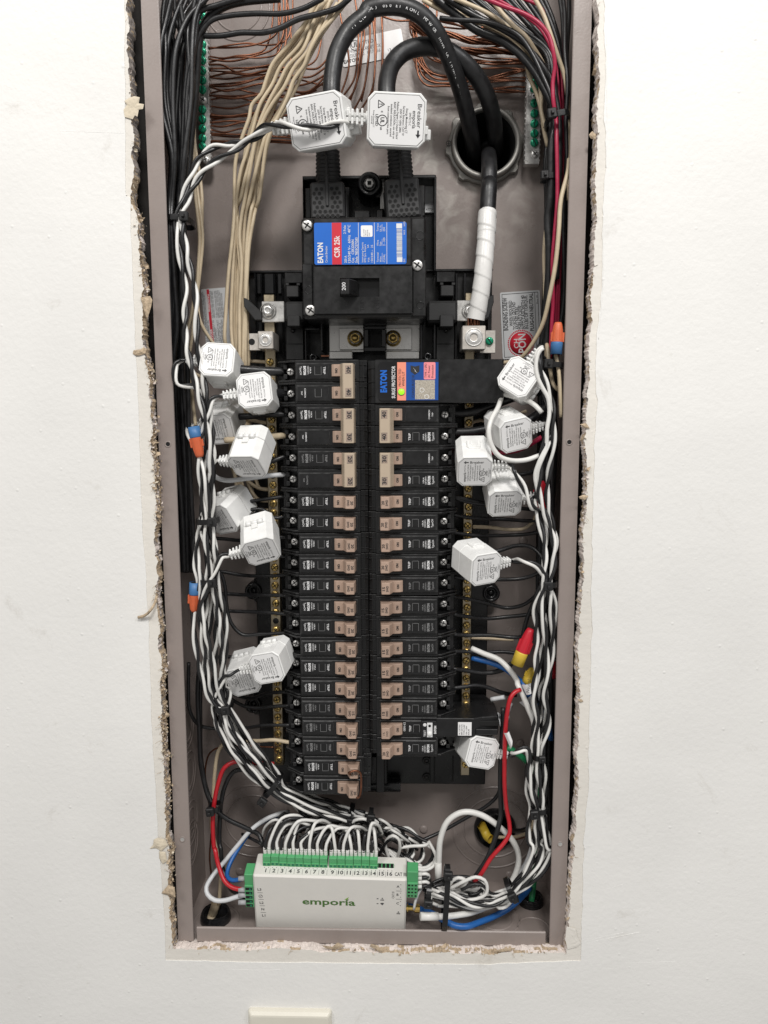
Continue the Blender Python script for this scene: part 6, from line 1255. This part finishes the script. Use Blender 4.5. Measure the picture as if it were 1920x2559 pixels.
cw('black wire beside the white one at the uppermost right clamp', 'F', (1235, 60, 2), (1250, 180, 0), (1258, 330, -4), (1290, 450, -6), (1325, 560, -6), (1290, 690, -4), (1250, 820, -2), (1220, 980, 0), (1215, 1120, 2), m='wblack', r=1.8)
cw('white wire making a big loop round the second right clamp', 'F', (980, 420, 20), (950, 500, 0), (905, 580, -10), (888, 660, -14), (905, 750, -14), (960, 830, -12), (1050, 860, -8), (1150, 855, -4), (1240, 825, 0), m='wwhite', r=2.1)
cw('white wire arching over the second right clamp', 'F', (970, 395, 22), (1050, 415, 12), (1150, 440, 6), (1220, 485, 0), (1260, 530, -2), m='wwhite', r=2.1)
# ================================================================ BLACK BUNDLE, RIGHT
LRB = 'black wire in the bundle hugging the right side of the panel'; GRB = 'black bundle on the right'
for k in range(18):
    f = k/17; Yk = 10+rb.random()*46; xt = 560+f*760+rb.uniform(-30, 30); xm = 1185+f*125
    yb = 300-f*260
    cw(LRB, 'B', (xt, -15, Yk+14), ((xt*.55+xm*.45), 90+yb*.3, Yk+10), (xm-30*(1-f)-10, 330, Yk+4), (xm+rb.uniform(-8, 8), 520, Yk), (xm+rb.uniform(-15, 15), 760, Yk), (xm-15+rb.uniform(-15, 15), 1050, Yk), 'D', (xm-15+rb.uniform(-10, 10), 200, Yk+2), (xm-22+rb.uniform(-15, 15), 560, Yk+4), (xm-35+rb.uniform(-15, 15), 900, Yk+6), 'F', (1230+f*120+rb.uniform(-10, 10), 220, Yk+8), (1240+f*100+rb.uniform(-15, 15), 700, Yk+12), (1235+f*100, 1100, Yk+14), 'H', (1235+f*100+rb.uniform(-10, 10), 400, Yk+16), (1225+f*110, 900, Yk+18), 'J', (1215+f*110, 200, Yk+20), (1215+f*100+rb.uniform(-10, 10), 700, Yk+22), (1225+f*90, 1230, Yk+24), grp=GRB, m='wblack', r=rb.uniform(1.6, 2.2), wob=.6)
for k, p in enumerate((['B', (470, -15, 40), (600, 92, 40), (740, 192, 40), (880, 250, 38), (1000, 335, 34), (1090, 440, 30), (1160, 560, 26), (1215, 680, 22), (1225, 780, 22), (1205, 900, 22), (1195, 1258, 24), 'D', (1180, 300, 26), (1190, 520, 26), (1182, 900, 28), (1172, 1200, 32)], ['B', (540, -15, 34), (700, 88, 34), (900, 185, 32), (1040, 275, 30), (1130, 390, 28), (1200, 500, 26), (1235, 640, 26), (1250, 780, 26), (1250, 1100, 28), 'D', (1240, 300, 30), (1235, 700, 32)])):
    cw('thick black wire crossing the upper right corner, %s' % ('lower one by the conduit', 'upper one'), *p, m='wblack', r=(3.5, 2.7)[k]) if 0 else wire(path(*p), (3.5, 2.7)[k], 'wblack', 'thick black wire crossing the upper right corner, %s' % ('nearer the conduit hole' if k == 0 else 'farther from the conduit'), None, 'wire', 12)
cw('thin glossy black wire from behind the service cable to the upper right tie', 'B', (500, 115, 34), (620, 126, 30), (760, 132, 28), (900, 168, 26), (1010, 232, 24), (1090, 350, 22), (1150, 480, 20), (1195, 590, 18), (1230, 720, 16), m='wblack', r=2.0)
LCR = 'cream wire crossing the upper right corner'; GCR = 'cream wires in the upper right corner'
for p in ([(395, 0, 44), (500, 58, 44), (650, 112, 42), (800, 162, 42), (950, 245, 42), (1030, 345, 44), (1060, 470, 46), (1110, 590, 46), (1140, 700, 44), (1160, 830, 44), (1182, 920, 44)], [(590, -12, 30), (780, 72, 30), (880, 132, 30), (960, 205, 32), (1060, 335, 36), (1120, 470, 40), (1140, 600, 42), (1140, 690, 42), (1165, 800, 40)], [(820, -12, 24), (890, 80, 24), (960, 160, 24), (1040, 232, 26), (1100, 320, 28), (1152, 410, 30), (1180, 520, 30)], [(1095, -15, 14), (1150, 90, 14), (1192, 205, 14), (1232, 325, 16), (1290, 500, 20), (1310, 700, 20), (1310, 1000, 18), (1312, 1258, 16)], [(430, -15, 46), (560, 60, 48), (700, 105, 48), (850, 190, 48), (960, 270, 50), (1010, 340, 52)]): cw(LCR, 'B', *p, grp=GCR, r=1.8)
wire(path('B', (765, -18, 16), (900, 38, 14), (1040, 90, 12), (1130, 150, 10), (1190, 232, 10), (1215, 330, 10), (1226, 410, 12), (1212, 520, 14), (1216, 640, 14), (1232, 740, 16), (1236, 880, 14), (1240, 1100, 14), (1240, 1258, 14), 'D', (1225, 400, 14), (1210, 600, 16), (1214, 800, 18), (1205, 1000, 20), (1195, 1200, 24)), 1.75, 'wpink', 'crimson wire running from the top down the right bundle', None, 'wire', 10)
for k, (xa, dy) in enumerate(((840, 0), (1010, -30))):
    cw('thin dark red wire among the black ones in the upper right corner', 'B', (xa, -15, 34), (xa+130, 60+dy*.3, 34), (1140+k*40, 190, 32), (1225+k*30, 380, 32), (1250+k*22, 620, 32), (1262+k*18, 900, 32), (1262+k*16, 1200, 34), 'D', (1255+k*12, 400, 34), (1235+k*14, 800, 36), (1225+k*16, 1200, 38), m='wpink', r=1.3, grp='thin dark red wires in the right bundle')
cw('cream wire crossing the right bundle down to the bonding sticker', 'D', (1315, -60, 8), (1308, 20, 8), (1265, 200, 6), (1250, 400, 6), (1228, 600, 8), (1190, 800, 12), (1140, 1000, 22), (1020, 1188, 40), (940, 1220, 56), (880, 1225, 60), r=1.9)
cw('cream wire straight down left of the crimson one', 'D', (1172, 380, 40), (1160, 520, 40), (1162, 700, 38), (1162, 800, 36), (1168, 1220, 34), 'F', (1290, 60, 24), (1310, 210, 16), (1340, 340, 14), (1372, 370, 14), r=1.8)
cw('cream wire bent along the right flange under the orange connector', 'F', (1350, 120, 6), (1372, 240, 4), (1385, 400, 4), (1392, 560, 6), r=1.7)
# ================================================================ BREAKER FEEDS
def feed(label, *p, r=1.75, m='wblack'): return wire(path(*p), r, m, label, None, 'wire', 9)
feed('thick black wire from the uppermost left clamp to the first breaker', 'E', (380, 215, 20), (500, 205, 20), (620, 225, 22), (780, 238, 26), (880, 244, 28), (975, 246, 32), r=4.0)
feed('thick black wire through the second clamp to the tied 40 amp breaker', 'E', (600, 400, 12), (760, 395, 12), (890, 396, 20), (985, 398, 32), r=4.2)
feed('black wire passing behind the clamps to the upper 30 amp pole', 'E', (420, 545, 40), (600, 556, 36), (740, 553, 32), (860, 540, 30), (985, 543, 34), r=3.2)
feed('cream wire through the tipped clamp to the lower 30 amp pole', 'E', (560, 720, 16), (740, 712, 14), (810, 702, 16), (900, 694, 24), (985, 686, 34), r=2.9, m='wcream')
feed('black wire under the tipped clamp to the tied 20 amp breaker', 'E', (640, 930, 24), (800, 905, 26), (860, 876, 28), (985, 828, 34), r=2.4)
feed('pale wire curving under the tipped clamp to the lower 20 amp pole', 'E', (430, 790, 24), (452, 900, 22), (490, 968, 22), (560, 996, 22), (700, 986, 24), (850, 966, 28), (985, 956, 34), r=2.2, m='wgrey')
EF = [(6, 'E', [(420, 1150, 34), (600, 1150, 30), (670, 1150, 30), (850, 1126, 32), (985, 1106, 34)]), (7, 'G', [(600, 120, 30), (700, 100, 28), (820, 92, 30), (900, 150, 32), (985, 136, 34)]), (8, 'G', [(460, 290, 44), (560, 296, 44), (670, 306, 42), (880, 286, 36), (1000, 284, 34)]), (9, 'G', [(540, 400, 44), (760, 390, 40), (900, 410, 36), (1000, 420, 34)]), (10, 'G', [(470, 515, 50), (540, 522, 50), (700, 548, 46), (850, 552, 40), (1000, 542, 34)]), (11, 'G', [(420, 660, 50), (540, 672, 50), (700, 682, 46), (860, 684, 40), (1000, 686, 34)]), (12, 'G', [(450, 780, 52), (560, 792, 50), (750, 800, 46), (880, 806, 40), (1005, 818, 34)]),
      (13, 'G', [(480, 480, 40), (535, 540, 40), (560, 620, 40), (572, 760, 40), (605, 880, 40), (680, 956, 40), (800, 954, 40), (1000, 946, 34)]), (14, 'G', [(420, 1112, 52), (560, 1112, 50), (740, 1104, 46), (900, 1100, 40), (1010, 1092, 34)]), (15, 'I', [(600, 120, 50), (760, 80, 46), (900, 66, 40), (1010, 70, 34)]), (16, 'I', [(560, 220, 44), (620, 252, 44), (700, 292, 44), (800, 302, 42), (900, 292, 38), (1010, 284, 34)]), (16.4, 'I', [(600, 200, 52), (740, 236, 50), (850, 202, 44), (985, 190, 34)]), (17, 'I', [(310, -10, 30), (308, 160, 34), (320, 330, 40), (390, 424, 48), (520, 446, 52), (700, 441, 48), (820, 424, 42), (1010, 420, 34)])]
for i, c, p in EF: feed('black wire feeding the left column breaker, %s row' % (ORD[int(i)] if i == int(i) else 'the extra one beside the sixteenth'), c, *p)
feed('cream wire rising from the lower left and turning to the left breakers', 'K', (520, 720, 36), (528, 480, 36), 'I', (468, 1120, 40), (478, 960, 42), (490, 750, 44), (520, 590, 46), (570, 535, 46), (640, 528, 46), (800, 530, 42), (900, 524, 38), (1010, 541, 34), r=1.9, m='wcream')
feed('thin bare copper wire along the lower left up to the neutral bar', 'K', (468, 530, 60), (455, 400, 62), (468, 140, 64), 'I', (440, 900, 66), (425, 720, 66), (460, 610, 66), (560, 565, 66), (750, 566, 62), (900, 574, 58), r=.9, m='copper')
feed('thick black wire behind the bundle low on the left', 'I', (720, 690, 50), (700, 720, 46), (620, 742, 44), (565, 830, 42), (535, 950, 42), (524, 1100, 40), (524, 1250, 38), 'K', (530, 330, 36), (545, 470, 34), (595, 602, 22), (650, 650, 10), (700, 700, 8), r=2.2)
feed('red wire bowing down the lower left to the monitor', 'I', (900, 690, 40), (800, 686, 38), (715, 684, 36), (640, 672, 34), (560, 712, 32), (512, 830, 30), (484, 980, 28), (476, 1100, 26), (486, 1270, 24), 'K', (492, 340, 22), (510, 430, 18), (560, 560, 10), (620, 606, 6), (690, 618, 5), r=2.15, m='wred')
feed('greyish white wire curving up from the monitor on the left and round behind the bundle', 'K', (690, 655, 5), (640, 668, 6), (560, 692, 6), (490, 690, 6), (440, 650, 8), (432, 600, 12), (470, 530, 20), (560, 420, 30), (650, 310, 36), (740, 206, 40), (840, 132, 44), (940, 92, 48), (1000, 80, 56), r=2.2, m='wgrey')
feed('blue wire bent behind the red one at the left terminal', 'K', (690, 540, 8), (640, 552, 10), (600, 550, 12), (575, 520, 18), (590, 450, 26), (650, 340, 36), (760, 190, 46), (860, 130, 50), (960, 100, 56), r=2.1, m='wblue')
feed('black wire slanting down behind the left side of the monitor', 'I', (385, -10, 30), (372, 200, 34), (382, 450, 38), (400, 740, 42), (465, 960, 36), (560, 1060, 36), (700, 1130, 38), (800, 1185, 40), 'K', (820, 310, 34), r=2.2)
feed('black wire beside it dropping to the left tie', 'I', (410, -10, 34), (392, 180, 36), (390, 400, 40), (396, 650, 42), (430, 850, 40), (480, 985, 34), r=2.0)
for y, m2 in ((540, 'ferruleg'), (618, 'ferruleg'), (655, 'ferruleg'), (705, 'ferruleg')):
    m1 = MB(); m1.tube([at('K', 655, y, 5), at('K', 706, y, 5)], 2.3, 10); tag(m1.build('ferrule', m2), 'grey ferrule in the left terminal of the monitor', 'ferrule', 'ferrules in the left terminal')
ER = [(2, 'F', [(640, 532, 36), (740, 530, 34), (860, 500, 34), (1000, 446, 34), (1140, 400, 36), (1260, 380, 40)], 4.0, 'wblack'), (3, 'F', [(640, 664, 36), (760, 662, 34), (900, 640, 30), (1060, 630, 22), (1160, 585, 24), (1270, 500, 34), (1330, 440, 40)], 4.0, 'wblack'), (4, 'F', [(640, 815, 36), (700, 802, 34), (800, 800, 30), (950, 804, 32), (1080, 790, 36), (1180, 745, 38), (1270, 690, 44)], 2.3, 'wpink'), (5, 'F', [(645, 960, 36), (780, 945, 24), (1000, 960, 34), (1120, 955, 38), (1200, 935, 42), (1220, 920, 44)], 2.0, 'wblack'),
      (6, 'F', [(650, 1118, 36), (760, 1148, 40), (870, 1162, 42), (1020, 1180, 46), (1200, 1200, 52)], 1.8, 'wblack'), (6.5, 'H', [(645, 2, 36), (780, 30, 40), (900, 52, 46), (1100, 70, 54)], 1.8, 'wblack'), (7, 'H', [(640, 128, 36), (780, 150, 42), (1000, 160, 50), (1160, 170, 54), (1300, 165, 50)], 1.8, 'wblack'), (8, 'H', [(640, 252, 36), (780, 270, 42), (950, 272, 48), (1150, 262, 48), (1290, 236, 40)], 1.8, 'wblack'), (9, 'H', [(640, 392, 36), (740, 388, 30), (860, 390, 26), (960, 376, 28), (1080, 342, 34), (1180, 350, 34), (1250, 410, 28), (1285, 520, 18)], 1.9, 'wblack'), (10, 'H', [(640, 556, 36), (720, 566, 36), (980, 576, 36), (1130, 566, 36), (1230, 530, 30), (1290, 470, 24)], 1.8, 'wblack'),
      (11, 'H', [(640, 690, 36), (720, 704, 42), (870, 738, 48), (1020, 772, 50), (1130, 750, 46), (1220, 680, 36), (1265, 600, 26)], 1.8, 'wblack'), (12, 'H', [(640, 815, 36), (740, 832, 42), (870, 846, 48), (1000, 836, 50), (1200, 812, 46), (1290, 790, 44)], 1.9, 'wblack'), (13, 'H', [(640, 955, 36), (740, 962, 42), (900, 962, 46), (1060, 976, 46), (1118, 970, 42), (1135, 920, 38), (1160, 830, 36), (1220, 690, 30)], 1.9, 'wblack'), (14, 'H', [(640, 1072, 36), (740, 1074, 42), (860, 1082, 46), (1000, 1076, 48), (1120, 1095, 48)], 1.8, 'wblack'), (15, 'H', [(640, 1192, 36), (740, 1206, 42), (840, 1220, 46), (940, 1210, 48), (1060, 1150, 46), (1120, 1130, 44)], 1.9, 'wblack'), (15.5, 'J', [(640, 30, 36), (740, 46, 42), (850, 62, 46), (960, 50, 48), (1040, 10, 46), (1080, -60, 44)], 1.9, 'wblack'), (16, 'J', [(640, 164, 36), (720, 156, 38), (800, 146, 42), (880, 158, 44), (980, 196, 46), (1080, 215, 50)], 2.0, 'wblack')]
for i, c, p, r_, m2 in ER: wire(path(c, *p), r_, m2, '%s wire feeding the right column breaker, %s row' % ('crimson' if m2 == 'wpink' else 'black', (ORD[int(i)] if i == int(i) else 'just below the '+ORD[int(i)])), None, 'wire', 10)
feed('cream wire from the right neutral bar bending up under the fourth clamp', 'H', (780, 212, 54), (900, 216, 56), (1050, 232, 58), (1140, 222, 58), (1200, 170, 54), (1225, 100, 50), r=1.8, m='wcream')
feed('short cream wire at the right neutral bar above the red connector', 'H', (770, 978, 54), (900, 985, 56), (1060, 992, 58), r=1.7, m='wcream')
feed('cream wire end at the top of the right neutral bar', 'F', (770, 600, 54), (830, 582, 54), (920, 596, 56), (1040, 560, 62), (1150, 520, 66), r=1.7, m='wcream')
feed('thick white wire slanting from the right neutral bar to the printed tag', 'H', (772, 1052, 44), (860, 1090, 38), (960, 1130, 32), (1040, 1208, 26), (1085, 1273, 22), 'J', (1090, 140, 14), (1120, 200, 12), (1160, 300, 12), (1200, 400, 14), (1215, 600, 20), r=2.6, m='wwhite')
feed('thick blue wire slanting under the white one', 'H', (774, 1118, 48), (900, 1150, 42), (1010, 1196, 36), (1100, 1272, 28), 'J', (1130, 140, 20), (1180, 240, 22), (1290, 380, 26), (1320, 520, 30), r=2.7, m='wblue')
feed('red wire arching down the lower right to the bottom', 'J', (1110, 176, 10), (1075, 190, 8), (1042, 230, 6), (1022, 310, 6), (1006, 450, 8), (1000, 650, 12), (1000, 850, 16), (1014, 1000, 20), (1034, 1110, 20), (1034, 1170, 18), (1000, 1230, 16), (940, 1300, 14), 'L', (905, 400, 14), (830, 520, 14), (790, 560, 20), r=2.05, m='wred')
feed('black wire running down behind the red one', 'J', (990, 300, 30), (988, 400, 28), (976, 600, 28), (970, 850, 30), (974, 1050, 30), 'L', (965, 150, 28), (935, 260, 26), (880, 400, 22), (800, 525, 20), r=2.4)
feed('thin black wire curving left behind the white loop', 'L', (980, -110, 60), (940, -20, 62), (860, 50, 64), (740, 118, 66), (560, 218, 66), (400, 290, 60), r=1.8)
feed('thick white cable looping above the coil to the gold connector', 'V', (610, 840, 0), (700, 840, 2), (850, 842, 4), (1000, 824, 8), (1120, 800, 14), 'L', (960, 690, 26), (1020, 610, 34), (1075, 510, 36), (1098, 400, 36), (1062, 290, 34), (960, 180, 32), (830, 98, 32), (710, 82, 32), (610, 140, 32), (558, 260, 32), (545, 420, 32), (540, 600, 34), (560, 700, 40), r=2.9, m='wwhite')
mb = MB(); mb.tube([at('V', 604, 840, -1), at('V', 780, 840, 2)], 3.7, 18); tag(mb.build('cable_sleeve', 'wwhite'), 'white sleeve on the cable at the gold connector', 'sleeve')
mb = MB(); mb.tube([at('L', 541, 430, 31.5), at('L', 541, 590, 33)], 3.35, 18); tag(mb.build('cable_sleeve', 'ferrule'), 'white printed sleeve on the upright end of the cable loop', 'sleeve')
feed('blue wire bowing along the box floor right of the monitor', 'V', (420, 720, 30), (600, 768, 20), (740, 822, 10), (860, 890, 4), (960, 935, 0), (1060, 942, 0), (1180, 905, 8), (1340, 840, 20), (1500, 750, 30), (1640, 620, 42), 'L', (1175, 600, 50), r=2.9, m='wblue')
feed('greyish wire rising along the right edge of the white loop', 'L', (1240, 180, 40), (1200, 290, 40), (1160, 410, 40), (1105, 500, 40), (1060, 570, 36), r=2.4, m='wgrey')
feed('green wire dropping into the floor bushing', 'J', (1015, 572, 30), (1080, 612, 30), (1150, 668, 32), (1210, 730, 40), (1240, 1000, 56), 'L', (1215, 430, 60), (1200, 580, 58), (1185, 700, 50), r=3.0, m='wgreen')
feed('pale thin wire hanging from the right terminal to the connector', 'V', (612, 560, 8), (580, 620, 8), (552, 700, 8), (540, 770, 8), r=1.3, m='wgrey')
feed('black and dull wire leaving the large bushing to the right', 'J', (960, 1160, 96), (1040, 1150, 88), (1120, 1148, 70), (1190, 1110, 50), (1215, 1050, 40), r=2.2)
feed('cream wire leaving the large bushing to the right', 'J', (950, 1195, 96), (1040, 1198, 88), (1110, 1185, 70), (1180, 1150, 50), (1205, 1080, 42), r=1.8, m='wcream')
feed('short bare copper wire below the cream one at the large bushing', 'J', (980, 1210, 92), (1060, 1210, 84), (1120, 1200, 74), (1160, 1185, 66), r=1.0, m='copper')
mb = MB(); q = [at('J', 840, 1110, 90), at('J', 860, 1150, 90), at('J', 880, 1190, 86), at('J', 905, 1210, 82)]; mb.tube(spline(q, 1.5), 4.6, 12, False, None)
tag(mb.build('cable_jacket', 'nutyellow'), 'cut yellow cable jacket inside the large lower right bushing', 'cable jacket')
q = spline([Vector((pbush.x-5, pbush.y, -2)), at('K', 470, 800, 36), at('K', 490, 740, 34), at('K', 496, 705, 33)], 2); mb = MB(); mb.tube(q, 4.2, 14, False, [4.4-.2*(k % 3 == 0) for k in range(len(q))]); tag(mb.build('cable_jacket', 'wcream'), 'cut cream cable jacket standing in the lower left bushing', 'cable jacket')
# grey pigtail leads of the test button breaker
for k, p in enumerate(([(118, 0), (124, -2), (130, 6)], [(118, 2), (126, 4), (134, 16)], [(117, -4), (126, -8), (132, 2)])):
    o = Vector((CX, 0, rz(17))); wire([o+Vector((112, 30+k*10, p[0][1]-2)), o+Vector((p[0][0]+3, 30+k*10, p[0][1])), o+Vector((p[1][0]+1, 28+k*9, p[1][1]-4)), o+Vector((p[2][0]-1, 30+k*6, p[2][1]-1))], 2.2, 'wgrey', 'pale pigtail at the outer end of the test button breaker', 'pigtails of the test button breaker', 'wire', 10)
feed('short white wire above the test button breaker', 'T', (1310, 192, 40), (1380, 180, 38), (1445, 168, 36), r=2.2, m='wgrey')
# ================================================================ WIRE CONNECTORS
def nut(label, c, p0, p1, Y, rbase, cb, cc, fr=.42):
    a = at(c, *p0, Y); b = at(c, *p1, Y); d = b-a; L = d.length
    t = thing('wire_connector', label, 'wire connector', a); t.rotation_euler = Vector((0, 0, 1)).rotation_difference(d).to_euler()
    mb = MB(); mb.lathe([(rbase*.8, 0), (rbase, 0), (rbase*1.02, L*fr*.9), (rbase*.96, L*fr), (.01, L*fr)], 20, ax='z'); mb.mi = 1; mb.lathe([(rbase*.8, .3), (.01, .3)], 16, ax='z'); mb.build('collar', [cb, 'dark'], t)
    mb = MB(); prof = [(rbase*.98, L*fr), (rbase*.95, L*(fr+.08)), (rbase*.84, L*.72), (rbase*.72, L*.92), (rbase*.55, L*.99), (.01, L)]; mb.lathe(prof, 20, ax='z')
    for k in range(10):
        a_ = k*.6283; mb.T = Matrix.Rotation(a_, 4, 'Z'); mb.prism([(rbase*.70, L*(fr+.06)), (rbase*1.02, L*(fr+.06)), (rbase*.88, L*.74), (rbase*.74, L*.90), (rbase*.5, L*.9)], -.35, .35, 'y')
    mb.T = None
    for s in (-1, 1): mb.box(s*rbase*.95-.8, s*rbase*.95+1.2 if s > 0 else s*rbase*.95+.8, -1.2, 1.2, L*fr, L*(fr+.3), .3)
    mb.build('cap', cc, t)
nut('blue and orange wire connector leaning beside the left clamps', 'E', (344, 625), (388, 838), -9, 5.0, 'nutblue', 'nutorange', .36)
nut('blue and red wire connector upright in the lower left bundle', 'G', (352, 596), (346, 800), 2, 4.7, 'nutblue', 'nutorange', .42)
nut('blue and orange wire connector beside the bonding sticker, pointing up', 'D', (1232, 1170), (1246, 968), 2, 4.9, 'nutblue', 'nutorange', .38)
nut('yellow and red wire connector pointing up in the lower right', 'H', (1085, 1165), (1185, 915), 8, 5.7, 'nutyellow', 'nutred', .36)
nut('red wire connector half hidden behind the right bundle', 'F', (1255, 1190), (1245, 1000), 26, 6.0, 'nutred', 'nutred', .4)
nut('yellow connector partly hidden behind the right bundle, below the red one', 'J', (1155, 130), (1200, 30), 22, 5.2, 'nutyellow', 'nutyellow', .4)
nut('dark red connector deep behind the lower right bundle', 'H', (1340, 1250), (1320, 1130), 40, 5.4, 'nutred', 'nutred', .4)
# ================================================================ CABLE TIES
def tie(label, c, x, y, Y, w_, d_, roll, head, wd=4.6, hs=1.0):
    o = at(c, x, y, Y); t = thing('cable_tie', label, 'cable tie', o); t.rotation_euler = (0, R(-roll), 0)
    n = 28; mb = MB(); vs = []; rings = ((1.0, -wd/2), (1.0, wd/2), (.86, wd/2), (.86, -wd/2))
    for k, (s, z) in enumerate(rings):
        for i in range(n): a = 6.28318*i/n; e = 1.15; ca, sa = math.cos(a), math.sin(a); f_ = 1-(1-s)*(w_*.0+1); vs.append(((w_-(0 if s == 1 else 1.2))*math.copysign(abs(ca)**.75, ca), (d_-(0 if s == 1 else 1.2))*math.copysign(abs(sa)**.75, sa), z))
    mb.add(vs, [(k*n+i, k*n+(i+1) % n, ((k+1) % 4)*n+(i+1) % n, ((k+1) % 4)*n+i) for k in range(4) for i in range(n)], False); mb.build('band', 'black', t)
    hx = head*w_; mb = MB(); mb.box(hx-3.8*hs, hx+3.8*hs, -d_-3.6*hs, -d_+1.6, -3.9*hs, 3.9*hs, .8); mb.mi = 1; mb.box(hx-1.4, hx+1.4, -d_-3.7*hs, -d_-3.0*hs, -1.6, 1.6); mb.mi = 0; mb.box(hx-1.2, hx+1.2, -d_-6*hs, -d_-3*hs, -1.2, 1.2, .3); mb.build('head', ['blackmatte', 'dark'], t)
tie('black cable tie round the upper left bundle above the stickers', 'C', 383, 342, 22, 11, 19, -2, .78)
tie('black cable tie round the upper right bundle beside the ground bar', 'B', 1238, 760, 22, 9.5, 18, 10, -.85)
tie('small black cable tie on the right below the ground bar', 'D', 1185, 62, 26, 7, 8, 4, -.7, hs=.9)
tie('black cable tie on the right just under the orange connector', 'F', 1322, 205, 18, 9.5, 18, -4, -.65)
tie('black cable tie pulled tight across the tied left clamp', 'G', 443, 168, 4, 9.5, 13, 3, .75)
tie('black cable tie on the left bundle level with the blue and red connector', 'G', 460, 582, 4, 8.2, 11, 4, .55)
tie('black cable tie on the left bundle under the lowest left clamps', 'I', 548, 287, 16, 9, 12, 8, .6)
tie('black cable tie where the left bundle turns under the breakers', 'I', 893, 830, 30, 13, 13, 52, -1.02)
tie('black cable tie joining the red and black wires at the lower left', 'I', 492, 985, 28, 6, 8, 6, -.4)
tie('black cable tie gathering the right bundle below the hanging clamp', 'H', 1300, 600, 4, 7.5, 11, 2, -.3)
tie('black cable tie on the right bundle beside the green wire', 'J', 1232, 626, 9, 6.2, 9, 4, .3, hs=.8)
tie('black cable tie on the right bundle beside the large bushing', 'J', 1238, 988, 14, 8, 11, 6, -.8)
tie('black cable tie standing tall round the coil beside the monitor', 'L', 590, 660, 6, 6, 40, 90, 0) if 0 else None
tie('black cable tie on the tangle above terminal eleven', 'X', 820, 275, 50, 11, 14, 80, .2)
tie('black cable tie on the tangle above terminal fourteen', 'X', 985, 345, 46, 15, 14, 84, 1.0)
tie('black cable tie where the right bundle meets the coil', 'L', 1045, 620, 10, 11, 11, 118, .1)
tie('black cable tie at the left end of the coil by the terminal', 'L', 470, 640, 8, 12, 12, 85, -.2)
tie('long black cable tie standing round the coil and the white cable', 'L', 592, 672, 6, 32, 12, 87, .95, wd=5)
# ================================================================ TAGS ON WIRES
def flag(name, label, c, quad, Y, m, texts, ink='ink'):
    q = [at(c, x, y, Yq) for (x, y), Yq in zip(quad, Y)]; o = q[3]; t = thing(name, label, 'wire tag', o)
    mb = MB(); N_ = 8; vs = []
    for k in range(N_+1):
        f = k/N_; a = q[0].lerp(q[1], f); b = q[3].lerp(q[2], f); bu = Vector((0, -2.2*math.sin(math.pi*f), 0)); vs += [a+bu-o, b+bu-o]
    b0 = len(vs); vs += [v+Vector((0, .5, 0)) for v in vs[:b0]]
    mb.add(vs, [(2*k, 2*k+2, 2*k+3, 2*k+1) for k in range(N_)]+[(b0+2*k, b0+2*k+1, b0+2*k+3, b0+2*k+2) for k in range(N_)]); mb.build('sheet', m, t)
    for s, f, h, rgt in texts:
        mb = MB(); ex = (q[2]-q[1]).normalized() if rgt else (q[1]-q[0]).normalized(); ey = (q[1]-q[0]).normalized() if rgt else (q[0]-q[3]).normalized()
        mb.text(s, q[0].lerp(q[2], f)-o+Vector((0, -3.0, 0)), ex, ey, h, align='c'); mb.build('printed_text', ink, t)
flag('wire_tag', 'white tag printed neutral round the white and blue wires', 'J', [(1118, 142), (1190, 128), (1196, 192), (1150, 212)], (8, 4, 4, 8), 'paper', [])
mb = MB(); t = bpy.data.objects[[o.name for o in bpy.data.objects if o.name.startswith('wire_tag')][-1]]; o = at('J', 1150, 212, 8); mb.text('Neutral', at('J', 1170, 196, 1)-o, (.10, 0, 1), (-1, 0, .1), 3.0, 12); mb.build('printed_text', 'ink', t)
flag('wire_tag', 'pale folded tag below the neutral tag', 'J', [(1100, 262), (1185, 215), (1195, 285), (1140, 300)], (20, 18, 18, 20), 'silver', [])
flag('wire_tag', 'white tag folded round the red wire on the lower right', 'J', [(995, 475), (1030, 465), (1055, 530), (1042, 585)], (4, 2, 2, 4), 'paper', [])
# cable print as a part of the service cable
c1txt.v = [v for v in c1txt.v]; 
me = c1txt.build('printed_text', 'whiteink', org=Vector((0, 0, 0))); me.parent = c1; me.location = -c1.location
